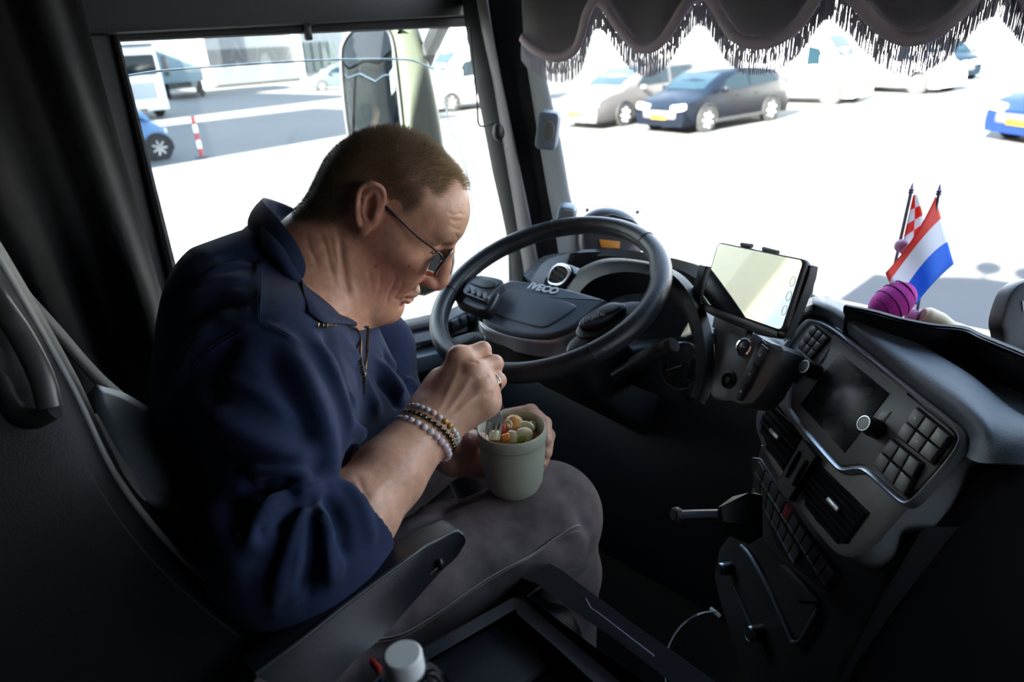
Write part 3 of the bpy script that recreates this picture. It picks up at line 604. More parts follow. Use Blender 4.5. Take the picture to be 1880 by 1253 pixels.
# soft keys by the screen
for c in ([(1515, 645), (1522, 640), (1510, 665), (1503, 668)], [(1618, 757), (1637, 756), (1622, 776), (1606, 774)]):
    g = G(PF); pl_ = A(hp(PF, c, .003)); g.prism(pl_, .002, .0036, .0008); g.obj('soft_key', GREYP, rad)
KEY = mat('key_grey', (.19, .185, .175), .4, bump=.1, bscale=1200); KEYD = mat('key_dark', (.055, .06, .065), .4); ICON = mat('icon_print', (.6, .62, .65), .5)
def keyblock(parent, fr, quad, nc, nr, z0, z1, m, gap=.12, name='key', icons=False, well=True):
    """quad = seen corners TL,TR,BR,BL; keys fill it"""
    q = A(hp(fr, quad, z1))
    if well:
        c = q.mean(0); g = G(fr); g.prism(c+(q-c)*1.06, z0-.0015, z0+.0008); g.obj(name+'_well', VOID, parent)
    for i in range(nc):
        for j in range(nr):
            def P(u, v): return (q[0]*(1-u)+q[1]*u)*(1-v)+(q[3]*(1-u)+q[2]*u)*v
            u0, u1 = (i+gap/2)/nc, (i+1-gap/2)/nc; v0, v1 = (j+gap/2)/nr, (j+1-gap/2)/nr
            g = G(fr); g.prism([P(u0, v0), P(u1, v0), P(u1, v1), P(u0, v1)], z0, z1, .0012)
            kk = g.obj(name, m, parent)
            if icons and (i+j) % 2 == 0:
                c = P((u0+u1)/2, (v0+v1)/2); g = G(fr); g.prism(circ(c[0], c[1], .0016, 8), z1, z1+.0003); g.obj('icon', ICON, kk)
Z6 = lambda *p: [(1340+x/2.983, 540+y/2.983) for x, y in p]
keyblock(rad, PF, Z6((455, 168), (540, 238), (440, 355), (366, 288)), 3, 3, .002, .007, KEYD)
keyblock(rad, PF, Z6((350, 312), (430, 372), (345, 482), (272, 402)), 2, 4, .002, .007, KEYD)
keyblock(rad, PF, Z6((1010, 615), (1205, 775), (1095, 925), (905, 775)), 3, 2, .002, .010, KEY, icons=True)
keyblock(rad, PF, Z6((875, 790), (1040, 920), (950, 1110), (775, 930)), 3, 2, .002, .010, KEY)
# --- air vents in the housing
def vent(fr, poly, n, m, parent, ang=0, z=0., dep=.03, tab=None, sub='air_vent'):
    P = A(hp(fr, poly, z)); g = G(fr); g.prism(P, z-dep, z+.0015, 0); v = g.obj(sub, VOID, parent)
    lo, hi = P[:, 1].min(), P[:, 1].max()
    for k in range(n):
        y = lo+(hi-lo)*(k+.7)/(n+.4); xs = []
        for i in range(len(P)):
            a, b = P[i], P[(i+1) % len(P)]
            if (a[1]-y)*(b[1]-y) < 0: xs.append(a[0]+(b[0]-a[0])*(y-a[1])/(b[1]-a[1]))
        if len(xs) >= 2:
            x0, x1 = min(xs)+.002, max(xs)-.002
            g = G(fr); g.loft([[(x, y-.0045, z+.001), (x, y-.003, z+.0035), (x, y+.001, z+.0055), (x, y+.0018, z+.003)] for x in (x0, x1)]); g.obj('slat', BLK if m is None else m, v)
    if tab:
        c = fr.hit(*tab, z+.006); g = G(fr); g.box((c[0], c[1], z+.006), (.026, .0065, .006), .0015); g.obj('vent_tab', SATIN, v)
    return v
vent(PF, [(1420, 733), (1475, 806), (1440, 868), (1412, 828), (1398, 790), (1400, 768)], 6, None, dash, z=0, tab=(1422, 797))
vent(PF, [(1502, 850), (1597, 942), (1556, 999), (1540, 997), (1500, 958), (1473, 911)], 7, None, dash, z=0, tab=(1530, 927))
q = hp(PF, [(1472, 806), (1497, 838), (1447, 918), (1425, 888)], .012)
cc = root('clip_holder', 'dark clip with two slim slots held between the two centre air vents', 'holder', PF.at(*q[0], .01))
g = G(PF); g.prism(q, .0, .012, .002); g.obj('plate', TRIM, cc)
for a, b in (((1473, 822), (1440, 884)), ((1486, 838), (1452, 900))):
    a = A(PF.hit(*a, .013)); b = A(PF.hit(*b, .013)); m_ = (a+b)/2; g = G(PF)
    g.tube([(*(a*.75+m_*.25), .013), (*m_, .0145), (*(b*.75+m_*.25), .013)], .0026, 8); g.obj('slot', VOID, cc)
for p in ((1438, 888), (1450, 904), (1475, 817), (1486, 832)):
    x, y = PF.hit(*p, .012); g = G(PF); g.ell((x, y, .0122), .0013, 8, 6); g.obj('pin', ICON, cc)
# --- lower console
_t2 = radians(8); _v2 = cos(_t2)*A([0, 0, 1.])+sin(_t2)*_nh
P2 = Fr(PF.at(0, -.12, -.035), _h, _v2)
Z7 = lambda *p: [(1200+x/2.65, 780+y/2.65) for x, y in p]
con = root('centre_console', 'dark lower console with two rows of small switches, open tray and two round knobs', 'console', P2.at(0, -.3, 0))
body = hp(P2, Z7((500, 90), (640, 150), (900, 500), (1130, 600), (1290, 500), (1100, 840), (917, 1180), (830, 1450), (560, 1450), (440, 1253), (360, 1050), (300, 850), (275, 740), (300, 600), (345, 540), (420, 470)))
g = G(P2); g.prism(body, -.14, -.004, .012); g.obj('console_body', mat('console_plastic', (.02, .021, .023), .5, bump=.3, bscale=600), con)
g = G(P2); g.prism(hp(P2, Z7((478, 160), (520, 165), (885, 735), (850, 815), (690, 700), (600, 600), (478, 250))), -.006, .001, .002); g.obj('switch_plate', BLK, con)
def row(a, b, c, d, n, red=()):
    for i in range(n):
        f = lambda P, Q, t: (P[0]+(Q[0]-P[0])*t, P[1]+(Q[1]-P[1])*t)
        qd = [f(a, b, (i+.06)/n), f(a, b, (i+.94)/n), f(d, c, (i+.94)/n), f(d, c, (i+.06)/n)]
        P = A(hp(P2, qd, .006)); g = G(P2); g.prism(P, 0, .006, .0014); o = g.obj('hazard_switch' if i in red else 'rocker_switch', mat('hazard_red', (.22, .02, .015), .4) if i in red else KEYD, con)
        if i in red:
            c_ = P.mean(0); g = G(P2); g.prism([(c_[0]-.004, c_[1]-.003), (c_[0]+.004, c_[1]-.003), (c_[0], c_[1]+.005)], .0058, .0065); g.obj('triangle_mark', mat('mark_red', (.6, .06, .04), .4), o)
        e0, e1 = P[3]*.8+P[0]*.2, P[2]*.8+P[1]*.2
        g = G(P2); g.prism([P[3], P[2], e1, e0], .0055, .0072, .0005); g.obj('switch_edge', mat('switch_edge_blue', (.18, .2, .24), .35), o)  # paler strip: light caught on the lower key edge, put into colour
row(*Z7((505, 175), (872, 735), (835, 790), (490, 235)), 11, red=(4,))
row(*Z7((487, 245), (712, 620), (682, 680), (484, 320)), 7)
# tray opening with a silver-blue lip
tr = Z7((478, 575), (520, 560), (800, 870), (780, 940), (715, 1035), (690, 1030), (560, 760))
g = G(P2); g.prism(hp(P2, tr), -.05, .001); g.obj('storage_opening', VOID, con)
g = G(P2); L = A([(*P2.hit(x, y, .004), .004) for x, y in Z7((425, 590), (470, 640), (560, 800), (650, 1000), (672, 1055), (690, 1062), (722, 1040), (800, 900))]); g.tube(spline(L, 5), .0035, 8); g.obj('opening_lip', mat('lip_blue_grey', (.10, .115, .14), .3, metal=.4), con)
g = G(P2); g.prism(hp(P2, Z7((605, 682), (640, 690), (715, 770), (790, 862), (695, 856)), .006), .0, .006, .001); g.obj('flap', GREYP if False else TRIM, con)
for c, r in ((Z7((372, 700))[0], .0115), (Z7((520, 1015))[0], .0135)):
    x, y = P2.hit(*c, .0); f2 = P2.off(x, y, -.004)
    g = G(f2); g.lathe([(r*1.1, 0), (r, .02), (r*.85, .026), (0, .026)], 24); kb = g.obj('rotary_knob', BLK, con)
    g = G(f2); g.lathe([(r*1.02, .0195), (r*1.04, .022), (r*.86, .0265), (r*.8, .0255)], 24, caps=False); g.obj('knob_ring', mat('dim_chrome', (.4, .42, .45), .25, metal=1), kb)
g = G(P2); L = A([(*P2.hit(x, y, .002), .002) for x, y in Z7((370, 750), (420, 860), (500, 1040), (540, 1150))]); g.tube(spline(L, 4), .0012, 6); g.obj('inlay_line', mat('inlay_grey', (.12, .12, .13), .4, metal=.5), con)
# charging cable from the console side
p0 = P2.at(*P2.hit(1315, 1124, -.01), -.01)
t = root('charging_cable', 'thin white cable curving down from the left side of the lower console', 'cable', p0)
cb = [p0, D(1290, 1126, 1.0), D(1262, 1140, 1.0), D(1240, 1163, 1.0), D(1225, 1195, 1.0), D(1221, 1235, 1.0), D(1224, 1275, 1.0)]
g = G(); g.tube(spline(cb, 6), .0014, 8); g.obj('cord', mat('white_cable', (.55, .55, .55), .5), t)
g = G(); g.tube([p0+A([.01, -.005, 0]), p0-A([.012, 0, 0])], .004, 8); g.obj('plug', mat('white_cable', (.5, .5, .5), .5), t)
# --- panel between instruments and centre housing
P3 = Fr(D(1350, 660, 1.09), (cos(radians(22)), -sin(radians(22)), 0), A([0, 0, cos(radians(28))])+sin(radians(28))*A([sin(radians(22)), cos(radians(22)), 0]))
Z5 = lambda *p: [(1100+x/3.48, 420+y/3.48) for x, y in p]
ip = root('switch_panel', 'grey panel with chrome ringed start button and round socket between instruments and centre screen', 'panel', P3.O)
g = G(P3); g.prism(smooth_poly(hp(P3, Z5((715, 600), (980, 650), (1080, 720), (1190, 750), (1150, 850), (1010, 1110), (900, 1130), (840, 1100), (800, 1110), (690, 1075), (725, 900), (730, 750))), 1), -.05, 0, .006); g.obj('panel_plate', GREYP, ip)
x, y = P3.hit(*Z5((932, 760))[0], 0); f2 = P3.off(x, y, 0)
g = G(f2); g.lathe([(.0155, 0), (.0155, .004), (.0125, .0045), (.0115, .001)], 32, caps=False); g.obj('start_button_ring', CHROME, ip)
g = G(f2); g.lathe([(.0112, 0), (.0112, .003), (.009, .0045), (.0, .0045)], 28); g.obj('start_button', mat('button_blue_grey', (.06, .075, .095), .3, metal=.4), ip)
g = G(f2); g.prism(rrect(0, 0, .009, .002, .0008), .0044, .0049); g.obj('button_mark', ICON, ip)
x, y = P3.hit(*Z5((830, 968))[0], 0); f2 = P3.off(x, y, 0)
g = G(f2); g.lathe([(.0145, 0), (.014, .003), (.0115, .004), (.0105, -.002), (.0100, .0006)], 24, caps=False); g.obj('socket_ring', BLK, ip)
g = G(f2); g.lathe([(.0105, 0), (.0105, .001), (0, .001)], 24); so2 = g.obj('socket', VOID, ip)
g = G(f2); g.box((0, -.001, .002), (.010, .010, .003), .002); g.obj('socket_door', TRIM, so2)
g = G(P3); g.prism(smooth_poly(hp(P3, Z5((1022, 690), (1092, 760), (930, 1105), (862, 1095)), .001), 1), -.002, .002, .001); g.obj('switch_bezel', BLK, ip)
for k, qd in enumerate((((1040, 735), (1080, 770), (1010, 880), (985, 850)), ((985, 862), (1005, 890), (950, 1000), (918, 970)), ((912, 985), (942, 1010), (905, 1090), (872, 1080)))):
    P = A(hp(P3, Z5(*qd), .005)); g = G(P3); g.prism(P, .001, .006, .0015); o = g.obj('push_switch', KEYD, ip); c = P.mean(0)
    g = G(P3); g.prism(circ(c[0], c[1], .0025, 10), .006, .0064); g.obj('icon', ICON, o)
g = G(); 
# --- instrument binnacle
bn_ = root('instrument_cluster', 'hooded instrument cluster with round dial and reflecting cover seen through the steering wheel', 'instruments', D(1180, 640, 1.25))
lipo = [(1018, 600), (1030, 545), (1048, 512), (1078, 489), (1120, 477), (1180, 482), (1235, 498), (1272, 530), (1297, 585), (1308, 650), (1302, 715), (1290, 742)]
lipi = [(1045, 600), (1058, 550), (1078, 522), (1105, 506), (1145, 498), (1190, 502), (1228, 518), (1256, 550), (1276, 595), (1286, 650), (1281, 705), (1272, 730)]
gls = [(1085, 620), (1092, 588), (1108, 562), (1130, 545), (1160, 538), (1190, 538), (1222, 545), (1250, 566), (1268, 600), (1276, 655), (1268, 705), (1258, 722)]
dl = lambda pts, d0, d1: A([D(x, y, d0+(d1-d0)*(x-1030)/270) for x, y in pts])
a_ = spline(dl(lipo, 1.42, 1.14), 4); b_ = spline(dl(lipi, 1.36, 1.12), 4); c_ = spline(dl(gls, 1.46, 1.20), 4); a0 = spline(dl(lipo, 1.52, 1.24), 4)
g = G(); g.sheet(np.stack([a0, a_, (a_+b_)/2+A([0, -.006, .006]), b_, (b_+c_)/2, c_]), .003); fix_normals(g.obj('hood', SOFT, bn_, 60))
face = dl(gls, 1.47, 1.21); cen = dl([(1180, 690), (1180, 690)], 1.33, 1.33)[0]
_n = nrm(A([-.42, -.80, .42])); _x = nrm(np.cross([0, 0, 1.], -_n)*-1); _x = _x if _x[0] > 0 else -_x
CG = Fr(D(1180, 620, 1.32), _x, np.cross(_n, _x), _n)
gp_ = gls+[(1240, 735), (1190, 715), (1130, 690), (1085, 660)]
g = G(CG); g.prism(hp(CG, [(x+(x-1180)*.05, y+(y-620)*.05) for x, y in gp_], -.03), -.05, -.03); g.obj('gauge_face', mat('gauge_face_dark', (.03, .033, .036), .5, var=.3, vscale=12), bn_)
g = G(CG); g.prism(smooth_poly(hp(CG, gp_, -.008), 1), -.012, -.008); g.obj('cover_glass', glass_mat('gauge_glass', (.8, .84, .86), .45, .03), bn_, 0)
# dial at the right
DF = Fr(D(1252, 672, 1.20), (cos(radians(8)), -sin(radians(8)), 0), (0, .5, 1))
rr = A(DF.hit(1252, 628, 0)); R_ = max(.035, np.linalg.norm(rr))
g = G(DF); g.lathe([(R_, 0), (R_, .003), (R_*.94, .004), (R_*.92, .001)], 40, caps=False); g.obj('dial_ring', mat('dial_ring_grey', (.25, .27, .3), .3, metal=.8), bn_)
g = G(DF); g.lathe([(R_*.93, .0), (R_*.93, .001), (0, .001)], 40); dfc = g.obj('dial_face', mat('dial_black', (.02, .023, .026), .5), bn_)
for k in range(25):
    a = radians(230-270*k/24); l = .82 if k % 4 == 0 else .87
    g = G(DF); g.tube([(cos(a)*R_*l, sin(a)*R_*l, .0013), (cos(a)*R_*.91, sin(a)*R_*.91, .0013)], .00035 if k % 4 else .0006, 4); g.obj('tick', ICON, dfc)
for k in range(0, 7):
    a = radians(230-270*k/6); g = G(); text_mesh(g, str(k*5), DF.off(cos(a)*R_*.7, sin(a)*R_*.7, .0014), R_*.17, .0001); g.obj('numeral', ICON, dfc, 0)
g = G(DF); a = radians(215); g.tube([(0, 0, .003), (cos(a)*R_*.8, sin(a)*R_*.8, .003)], [.0015, .0005], 6); g.obj('needle', mat('needle_white', (.8, .8, .8), .4), dfc)
# column of small display keys at the right rim of the cluster
for i in range(5):
    y0, y1 = 605+24.5*i, 605+24.5*(i+1)-2.5
    xo = lambda y: 1272+8*sin((y-560)/170*pi)-(6 if y > 690 else 0)
    c4 = [D(xo(y0), y0, 1.165), D(xo(y0)+17, y0+3, 1.155), D(xo(y1)+17, y1+3, 1.15), D(xo(y1), y1, 1.16)]
    n = nrm(np.cross(c4[1]-c4[0], c4[3]-c4[0])); n = n if n@fw < 0 else -n
    g = G(); g.loft([[p for p in c4], [p+n*.004 for p in c4]]); o = fix_normals(g.obj('menu_key', KEYD, bn_))
    if 0 < i < 4: c = sum(c4)/4+n*.0042; g = G(Fr(c, c4[1]-c4[0], c4[0]-c4[3])); g.prism(circ(0, 0, .0022, 8), -.0002, .0004); g.obj('icon', ICON, o)
# --- left air vent with silver surround
VF = Fr(D(1027, 503, 1.40), (.93, -.30, -.05), (.15, .45, .88)); vq = [VF.at(*VF.hit(x, y)) for x, y in ((1021, 483), (1050, 494), (1034, 524), (1003, 521))]
if VF.Z@fw > 0: VF = Fr(VF.O, -VF.X, VF.Y)
Vp = [(float((p-VF.O)@VF.X), float((p-VF.O)@VF.Y)) for p in vq]
g = G(VF); c = A(Vp); g.prism(smooth_poly(c*1.35, 1), -.04, -.002, .01); g.obj('vent_body', BLK, dash)
g = G(VF); P = smooth_poly(c*1.05, 2); g.tube([(x, y, 0) for x, y in P], .0035, 8, closed=True); g.obj('vent_surround', SATIN, dash)
vent(VF, [(1021, 485), (1048, 495), (1033, 522), (1005, 520)], 4, mat('vent_slat_grey', (.06, .065, .07), .4), dash, dep=.02, z=-.002)
# --- tray on top, ribbed mat, rear lip
tray = root('dash_tray', 'black ribbed storage tray on top of the dashboard right of the padded hood', 'tray', PZ(1780, 690, .975))
gm = []
for (a, b) in (((1655, 616), (1630, 640)), ((1710, 628), (1690, 690)), ((1766, 650), (1750, 735)), ((1830, 676), (1820, 795)), ((1900, 708), (1890, 850)), ((1990, 745), (1985, 920))): gm.append([PZ(*a, .985), PZ(*b, .985)])
gm = spline(A(gm), 6); gm = np.stack([gm[:, 0]*(1-t)+gm[:, 1]*t for t in np.linspace(0, 1, 3)], 1)
g = G(); g.sheet(gm, .006); fix_normals(g.obj('tray_floor', BLK, tray))
g = G()
for k in range(34):
    t_ = (k+.5)/34; g.tube([r[0]*(1-t_)+r[-1]*t_+A([0, 0, .0085]) for r in gm], .0016, 5)
g.obj('ribbed_mat', mat('ribbed_rubber', (.16, .19, .23), .5), tray)
tops = [(1548, 566), (1600, 576), (1650, 590), (1710, 602), (1766, 607), (1800, 622), (1880, 655), (1960, 690), (2060, 735)]
bots = [(1548, 590), (1600, 610), (1650, 620), (1710, 632), (1766, 655), (1800, 668), (1880, 700), (1960, 735), (2060, 780)]
T_ = spline(A([PZ(x, y, 1.045) for x, y in tops]), 4); B_ = spline(A([PZ(x, y, .985) for x, y in bots]), 4)
g = G(); g.sheet(np.stack([B_, B_*.5+T_*.5, T_, T_+A([-.0, .012, 0.002]), T_+A([0, .02, -.07])]), .004); fix_normals(g.obj('rear_wall', mat('tray_wall_black', (.012, .012, .013), .5, bump=.2, bscale=600), tray))
g = G(); g.box((.22, 1.43, .80), (1.9, .36, .03), .008); g.box((.18, 1.305, .868), (.9, .09, .03), .008); g.obj('rear_deck', BLK, dash)
g = G(); g.box((.72, 1.22, .46), (.96, .46, .66), .03); g.obj('passenger_dash', BLK, dash)
# black upright handle at the far right
hf = Fr(D(1870, 590, 1.08), RT, UPV)
t = root('grab_handle', 'rounded black upright piece rising from the dash top at the right picture edge', 'handle', hf.O)
g = G(hf); g.prism(smooth_poly(hp(hf, [(1842, 640), (1844, 615), (1837, 595), (1845, 560), (1858, 530), (1880, 514), (1930, 505), (1960, 560), (1950, 680), (1880, 665)]), 2), -.03, .0, .008); g.obj('grip', BLK, t)
g = G(hf); g.prism(hp(hf, [(1875, 553), (1890, 553), (1890, 572), (1877, 572)]), -.001, .002); g.obj('badge', mat('small_grey_label', (.35, .36, .37), .5), t)
# --- dark dome with transparent plate by the windscreen
t = root('windscreen_device', 'dark round housing with an orange label fixed behind a clear bolted plate at the windscreen', 'device', D(1125, 440, 1.62))
df = Fr(D(1125, 430, 1.6), RT+UPV*.03, UPV)
g = G(df); R_ = 58*1.6/FPX; g.prism(smooth_poly(hp(df, [(1067, 400), (1085, 382), (1112, 375), (1145, 380), (1168, 395), (1180, 412), (1184, 440), (1178, 475), (1120, 490), (1070, 478), (1058, 440)]), 2), -.05, .0, .03, seg=5); g.obj('round_housing', mat('dome_dark', (.045, .04, .045), .35), t, 60)
g = G(df); g.prism(hp(df, [(1100, 440), (1138, 444), (1137, 457), (1104, 455)]), -.001, .004, .001); g.obj('orange_label', mat('label_orange', (.6, .22, .02), .5), t)
g = G(df); g.tube([(*df.hit(x, y, .006), .006) for x, y in ((1066, 425), (1090, 404), (1125, 396), (1160, 406), (1182, 425))], .004, 8); g.obj('bezel_line', BLK, t)
pq = hp(df, [(1066, 370), (1183, 378), (1183, 470), (1062, 462)], -.02)
g = G(df); g.prism(pq, -.062, -.058); g.obj('clear_plate', glass_mat('clear_plate', (.93, .93, .93), .05), t, 0)
g = G(df); g.tube([(*p, -.058) for p in pq], .0009, 6, closed=True); g.obj('plate_edge', mat('plate_edge_dark', (.08, .07, .08), .5), t)
for p in ((1078, 386), (1170, 390)):
    x, y = df.hit(*p, -.056); g = G(df); g.prism(circ(x, y, .004, 10), -.058, -.05, .001); g.obj('bolt', mat('bolt_blue', (.15, .2, .28), .4), t)
# ================================================================== phone in holder
PHc = [(1320, 447), (1476, 479), (1435, 607), (1288, 555)]
pq = para(PHc, 1.12); PHF = Fr(sum(pq)/4, (pq[1]-pq[0])+(pq[2]-pq[3]), pq[0]-pq[3])
Lp = A([((p-PHF.O)@PHF.X, (p-PHF.O)@PHF.Y) for p in pq]); Ld = Lp*1.0
ph = root('smartphone', 'black phone with a mirror-like dark screen clamped sideways above the dash', 'phone', PHF.O)
def grow(P, k): P = A(P); c = P.mean(0); d = P-c; return c+d*(1+k/np.linalg.norm(d, axis=1))[:, None]
def roundq(P, r, n=5):
    out = []
    for i in range(4):
        a, b, c = P[i-1], P[i], P[(i+1) % 4]; u = nrm(a-b)*r; w = nrm(c-b)*r
        for k in range(n+1): t_ = k/n; out.append(b+u*(1-t_)**2+w*t_**2)
    return out
g = G(PHF); g.prism(roundq(grow(Ld, .0055), .012), -.011, .0, .003, both=True); g.obj('case', BLK, ph)
g = G(PHF); g.prism(roundq(Ld, .009), -.002, .0008, .0003); g.obj('screen', mat('phone_screen', (.5, .5, .47), .03, metal=1.0), ph, 0)
for c in ((1455, 517), (1448, 544), (1440, 570)):
    x, y = PHF.hit(*c, .001); g = G(PHF); g.tube([(x+.0045*cos(a), y+.007*sin(a), .0010) for a in np.linspace(0, 2*pi, 14)[:-1]], .0003, 4, closed=True); g.obj('screen_mark', KEYD, ph)
for a, b in (((1362, 449), (1380, 452)), ((1402, 457), (1428, 464))):
    a = A(PHF.hit(*a, -.004)); b = A(PHF.hit(*b, -.004)); g = G(PHF); g.tube([(*a, -.004), (*b, -.004)], .0035, 8); g.obj('side_button', TRIM, ph)
hd = root('phone_holder', 'black bracket gripping the phone, with a grey stem plate and tiny red mark below it', 'phone holder', PHF.at(0, -.03, -.03))
lx, ly = Ld[3]*.5+Ld[0]*.5
g = G(PHF); q = hp(PHF, [(1290, 487), (1303, 490), (1296, 515), (1290, 562), (1271, 556)], -.008); g.prism(q, -.03, -.0, .003); g.obj('left_jaw', BLK, hd)
g = G(PHF); q = hp(PHF, [(1478, 480), (1492, 488), (1488, 510), (1470, 560), (1444, 622), (1420, 612), (1437, 605)], -.01); g.prism(q, -.02, -.006, .004); g.obj('right_jaw', BLK, hd)
g = G(PHF); q = hp(PHF, [(1288, 556), (1434, 608), (1432, 622), (1395, 616), (1310, 580), (1285, 566)], -.01); g.prism(q, -.028, -.004, .003); g.obj('lower_rail', BLK, hd)
g = G(PHF); q = hp(PHF, [(1316, 572), (1379, 594), (1371, 621), (1310, 602)], -.012); g.prism(q, -.02, -.008, .002); g.obj('stem_plate', mat('stem_grey', (.16, .17, .18), .45), hd)
g = G(PHF); x, y = PHF.hit(1344, 592, -.007); g.box((x-.004, y, -.0075), (.007, .003, .001)); g.obj('white_mark', ICON, hd)
g = G(PHF); g.box((x+.002, y-.001, -.0075), (.005, .003, .001)); g.obj('red_mark', mat('mark_red', (.5, .05, .03), .4), hd)
g = G(); g.tube([PHF.at(.03, 0, -.02), PHF.at(.05, -.02, -.06), D(1510, 553, 1.2), D(1540, 575, 1.2)], .012, 10); g.obj('support_arm', BLK, hd)
g = G(); g.box(tuple(D(1480, 527, 1.14)), (.02, .02, .03), .004); g.obj('clamp_block', TRIM, hd)
g = G(); g.tube([D(1484, 490, 1.1), D(1486, 512, 1.1)], .004, 8); g.obj('brass_screw', mat('brass', (.55, .4, .12), .3, metal=1), hd)
# ================================================================== flags, knitted pouch, clog
def setmats(o, mats, idx):
    for m in mats: o.data.materials.append(m)
    for p, i in zip(o.data.polygons, idx): p.material_index = i
Z8 = lambda *p: [(1500+x/2.984, 300+y/2.984) for x, y in p]
def cloth(name, gridpts, t, colours, wave=.004, parent=None):
    """gridpts rows along the fly, columns across the bands"""
    V = []; F = []; idx = []; a, b = len(gridpts), len(gridpts[0])
    V = A(gridpts).reshape(-1, 3)
    g = G(); g.sheet(A(gridpts), t); o = g.obj(name, None, parent, 180); o.data.materials.clear(); return o
FR_, FW_, FB_ = [mat(n, c, .75, trans=0, bump=.2, bscale=900) for n, c in (('flag_red', (.75, .10, .07)), ('flag_white', (.80, .80, .84)), ('flag_blue', (.03, .20, .72)))]
for m_ in (FR_, FW_, FB_):
    n = m_.node_tree; b = n.nodes['Principled BSDF']; tl = n.nodes.new('ShaderNodeBsdfTranslucent'); tl.inputs[0].default_value = b.inputs['Base Color'].default_value
    mx = n.nodes.new('ShaderNodeMixShader'); mx.inputs[0].default_value = .5; n.links.new(b.outputs[0], mx.inputs[1]); n.links.new(tl.outputs[0], mx.inputs[2]); n.links.new(mx.outputs[0], n.nodes['Material Output'].inputs[0])
FO_ = FR_
dF = 1.20
t = root('table_flag', 'small red, white and blue striped flag on a thin pole behind the dash tray', 'flag', D(1681, 585, dF+.01), group='little flags on the dash')
g = G(); q_ = D(1681, 588, dF+.012); g.tube([q_+(q_-D(1723, 358, dF+.012))*.20, D(1723, 358, dF+.012)], .0026, 8); g.obj('pole', mat('dark_pole', (.06, .06, .10), .4), t)
g = G(); tp = D(1723, 358, dF+.012); ax = nrm(D(1726, 340, dF+.012)-tp); g.tube([tp, tp+ax*.003, tp+ax*.004, tp+ax*.006, tp+ax*.007, tp+ax*.020], [.0045, .0045, .003, .005, .0042, .0004], 10); g.obj('finial', mat('finial_pewter', (.12, .09, .14), .3, metal=.6), t)
LE = Z8((375, 600), (395, 650), (460, 720), (545, 775)); RE = Z8((650, 180), (680, 302), (715, 430), (750, 553))
MI = Z8((560, 355), (592, 392), (625, 500), (655, 640))
N = 18; rows = []
for i in range(N+1):
    u = i/N; r = []
    for k in range(10):
        v = k/9; e = lambda P: (np.interp(v, [0, .333, .667, 1], [p[0] for p in P]), np.interp(v, [0, .333, .667, 1], [p[1] for p in P]))
        l, m2, rg = A(e(LE)), A(e(MI)), A(e(RE)); s_ = u
        L0 = (s_-.62)*(s_-1)/(.62); L1 = s_*(s_-1)/(.62*(.62-1)); L2 = s_*(s_-.62)/(1-.62)
        p = l*L0+m2*L1+rg*L2; r.append(D(p[0], p[1], dF+.006*sin(u*7+v)+.02*(u-.6)))
    rows.append(r)
g = G(); g.sheet(A(rows), .0004); o = g.obj('flag_cloth', None, t, 180)
nq = N*9; setmats(o, [FR_, FW_, FB_], [min(2, (i//2 % 9)//3) for i in range(nq*2)]+[0]*9999)
t = root('table_flag', 'small red and white chequered flag on a grey pole, left of the striped flag', 'flag', D(1645, 470, dF+.05), group='little flags on the dash')
g = G(); q_ = D(1640, 500, dF+.05); g.tube([q_+(q_-D(1672, 355, dF+.05))*.75, D(1672, 355, dF+.05)], .003, 8); g.obj('pole', mat('grey_pole', (.16, .17, .22), .35, metal=.5), t)
g = G(); tp = D(1672, 355, dF+.05); ax = nrm(D(1676, 336, dF+.05)-tp); g.tube([tp, tp+ax*.003, tp+ax*.004, tp+ax*.006, tp+ax*.007, tp+ax*.020], [.0045, .0045, .003, .005, .0042, .0004], 10); g.obj('finial', mat('finial_pewter', (.1, .1, .1), .3), t)
LE = Z8((527, 172), (498, 300), (470, 430), (455, 500)); RE = Z8((548, 172), (575, 262), (590, 345), (600, 420)); rows = []
for i in range(10):
    v = i/9; e = lambda P: A((np.interp(v, [0, .333, .75, 1], [p[0] for p in P]), np.interp(v, [0, .333, .75, 1], [p[1] for p in P])))
    rows.append([D(*(e(LE)*(1-w)+e(RE)*w), dF+.046+.004*sin(w*5)) for w in np.linspace(0, 1, 5)])
g = G(); g.sheet(A(rows), .0004); o = g.obj('flag_cloth', None, t, 180); ids = []
for i in range(9):
    for j in range(4):
        k = ((i//2)+(j//2)) % 2; ids += [k, k]
setmats(o, [FR_, FW_], ids+[0]*999)
# magenta knitted pouch
c = D(1638, 556, 1.19); t = root('knitted_pouch', 'magenta knitted bundle with dark stripes leaning behind the tray under the flags', 'pouch', c-A([0, 0, .04]))  # simple striped body standing in for a plush toy
fp = Fr(c, RT*.8+UPV*.6, UPV*.8-RT*.6)
g = G(fp); g.ell((0, 0, 0), (.045, .030, .032), 24, 16); g.obj('knit_body', mat('magenta_wool', (.42, .01, .24), .85, bump=1.0, bscale=500), t, 180)
for k in range(4):
    x = -.026+.017*k; rr_ = sqrt(1-(x/.045)**2); g = G(fp); g.tube([(x+.004*cos(a), .0303*rr_*cos(a), .0323*rr_*sin(a)) for a in np.linspace(0, 2*pi, 25)[:-1]], .0012, 6, closed=True); g.obj('stripe', mat('stripe_dark', (.09, .0, .06), .8), t)
PK = mat('pink_felt', (.62, .32, .5), .8, bump=.5, bscale=400)
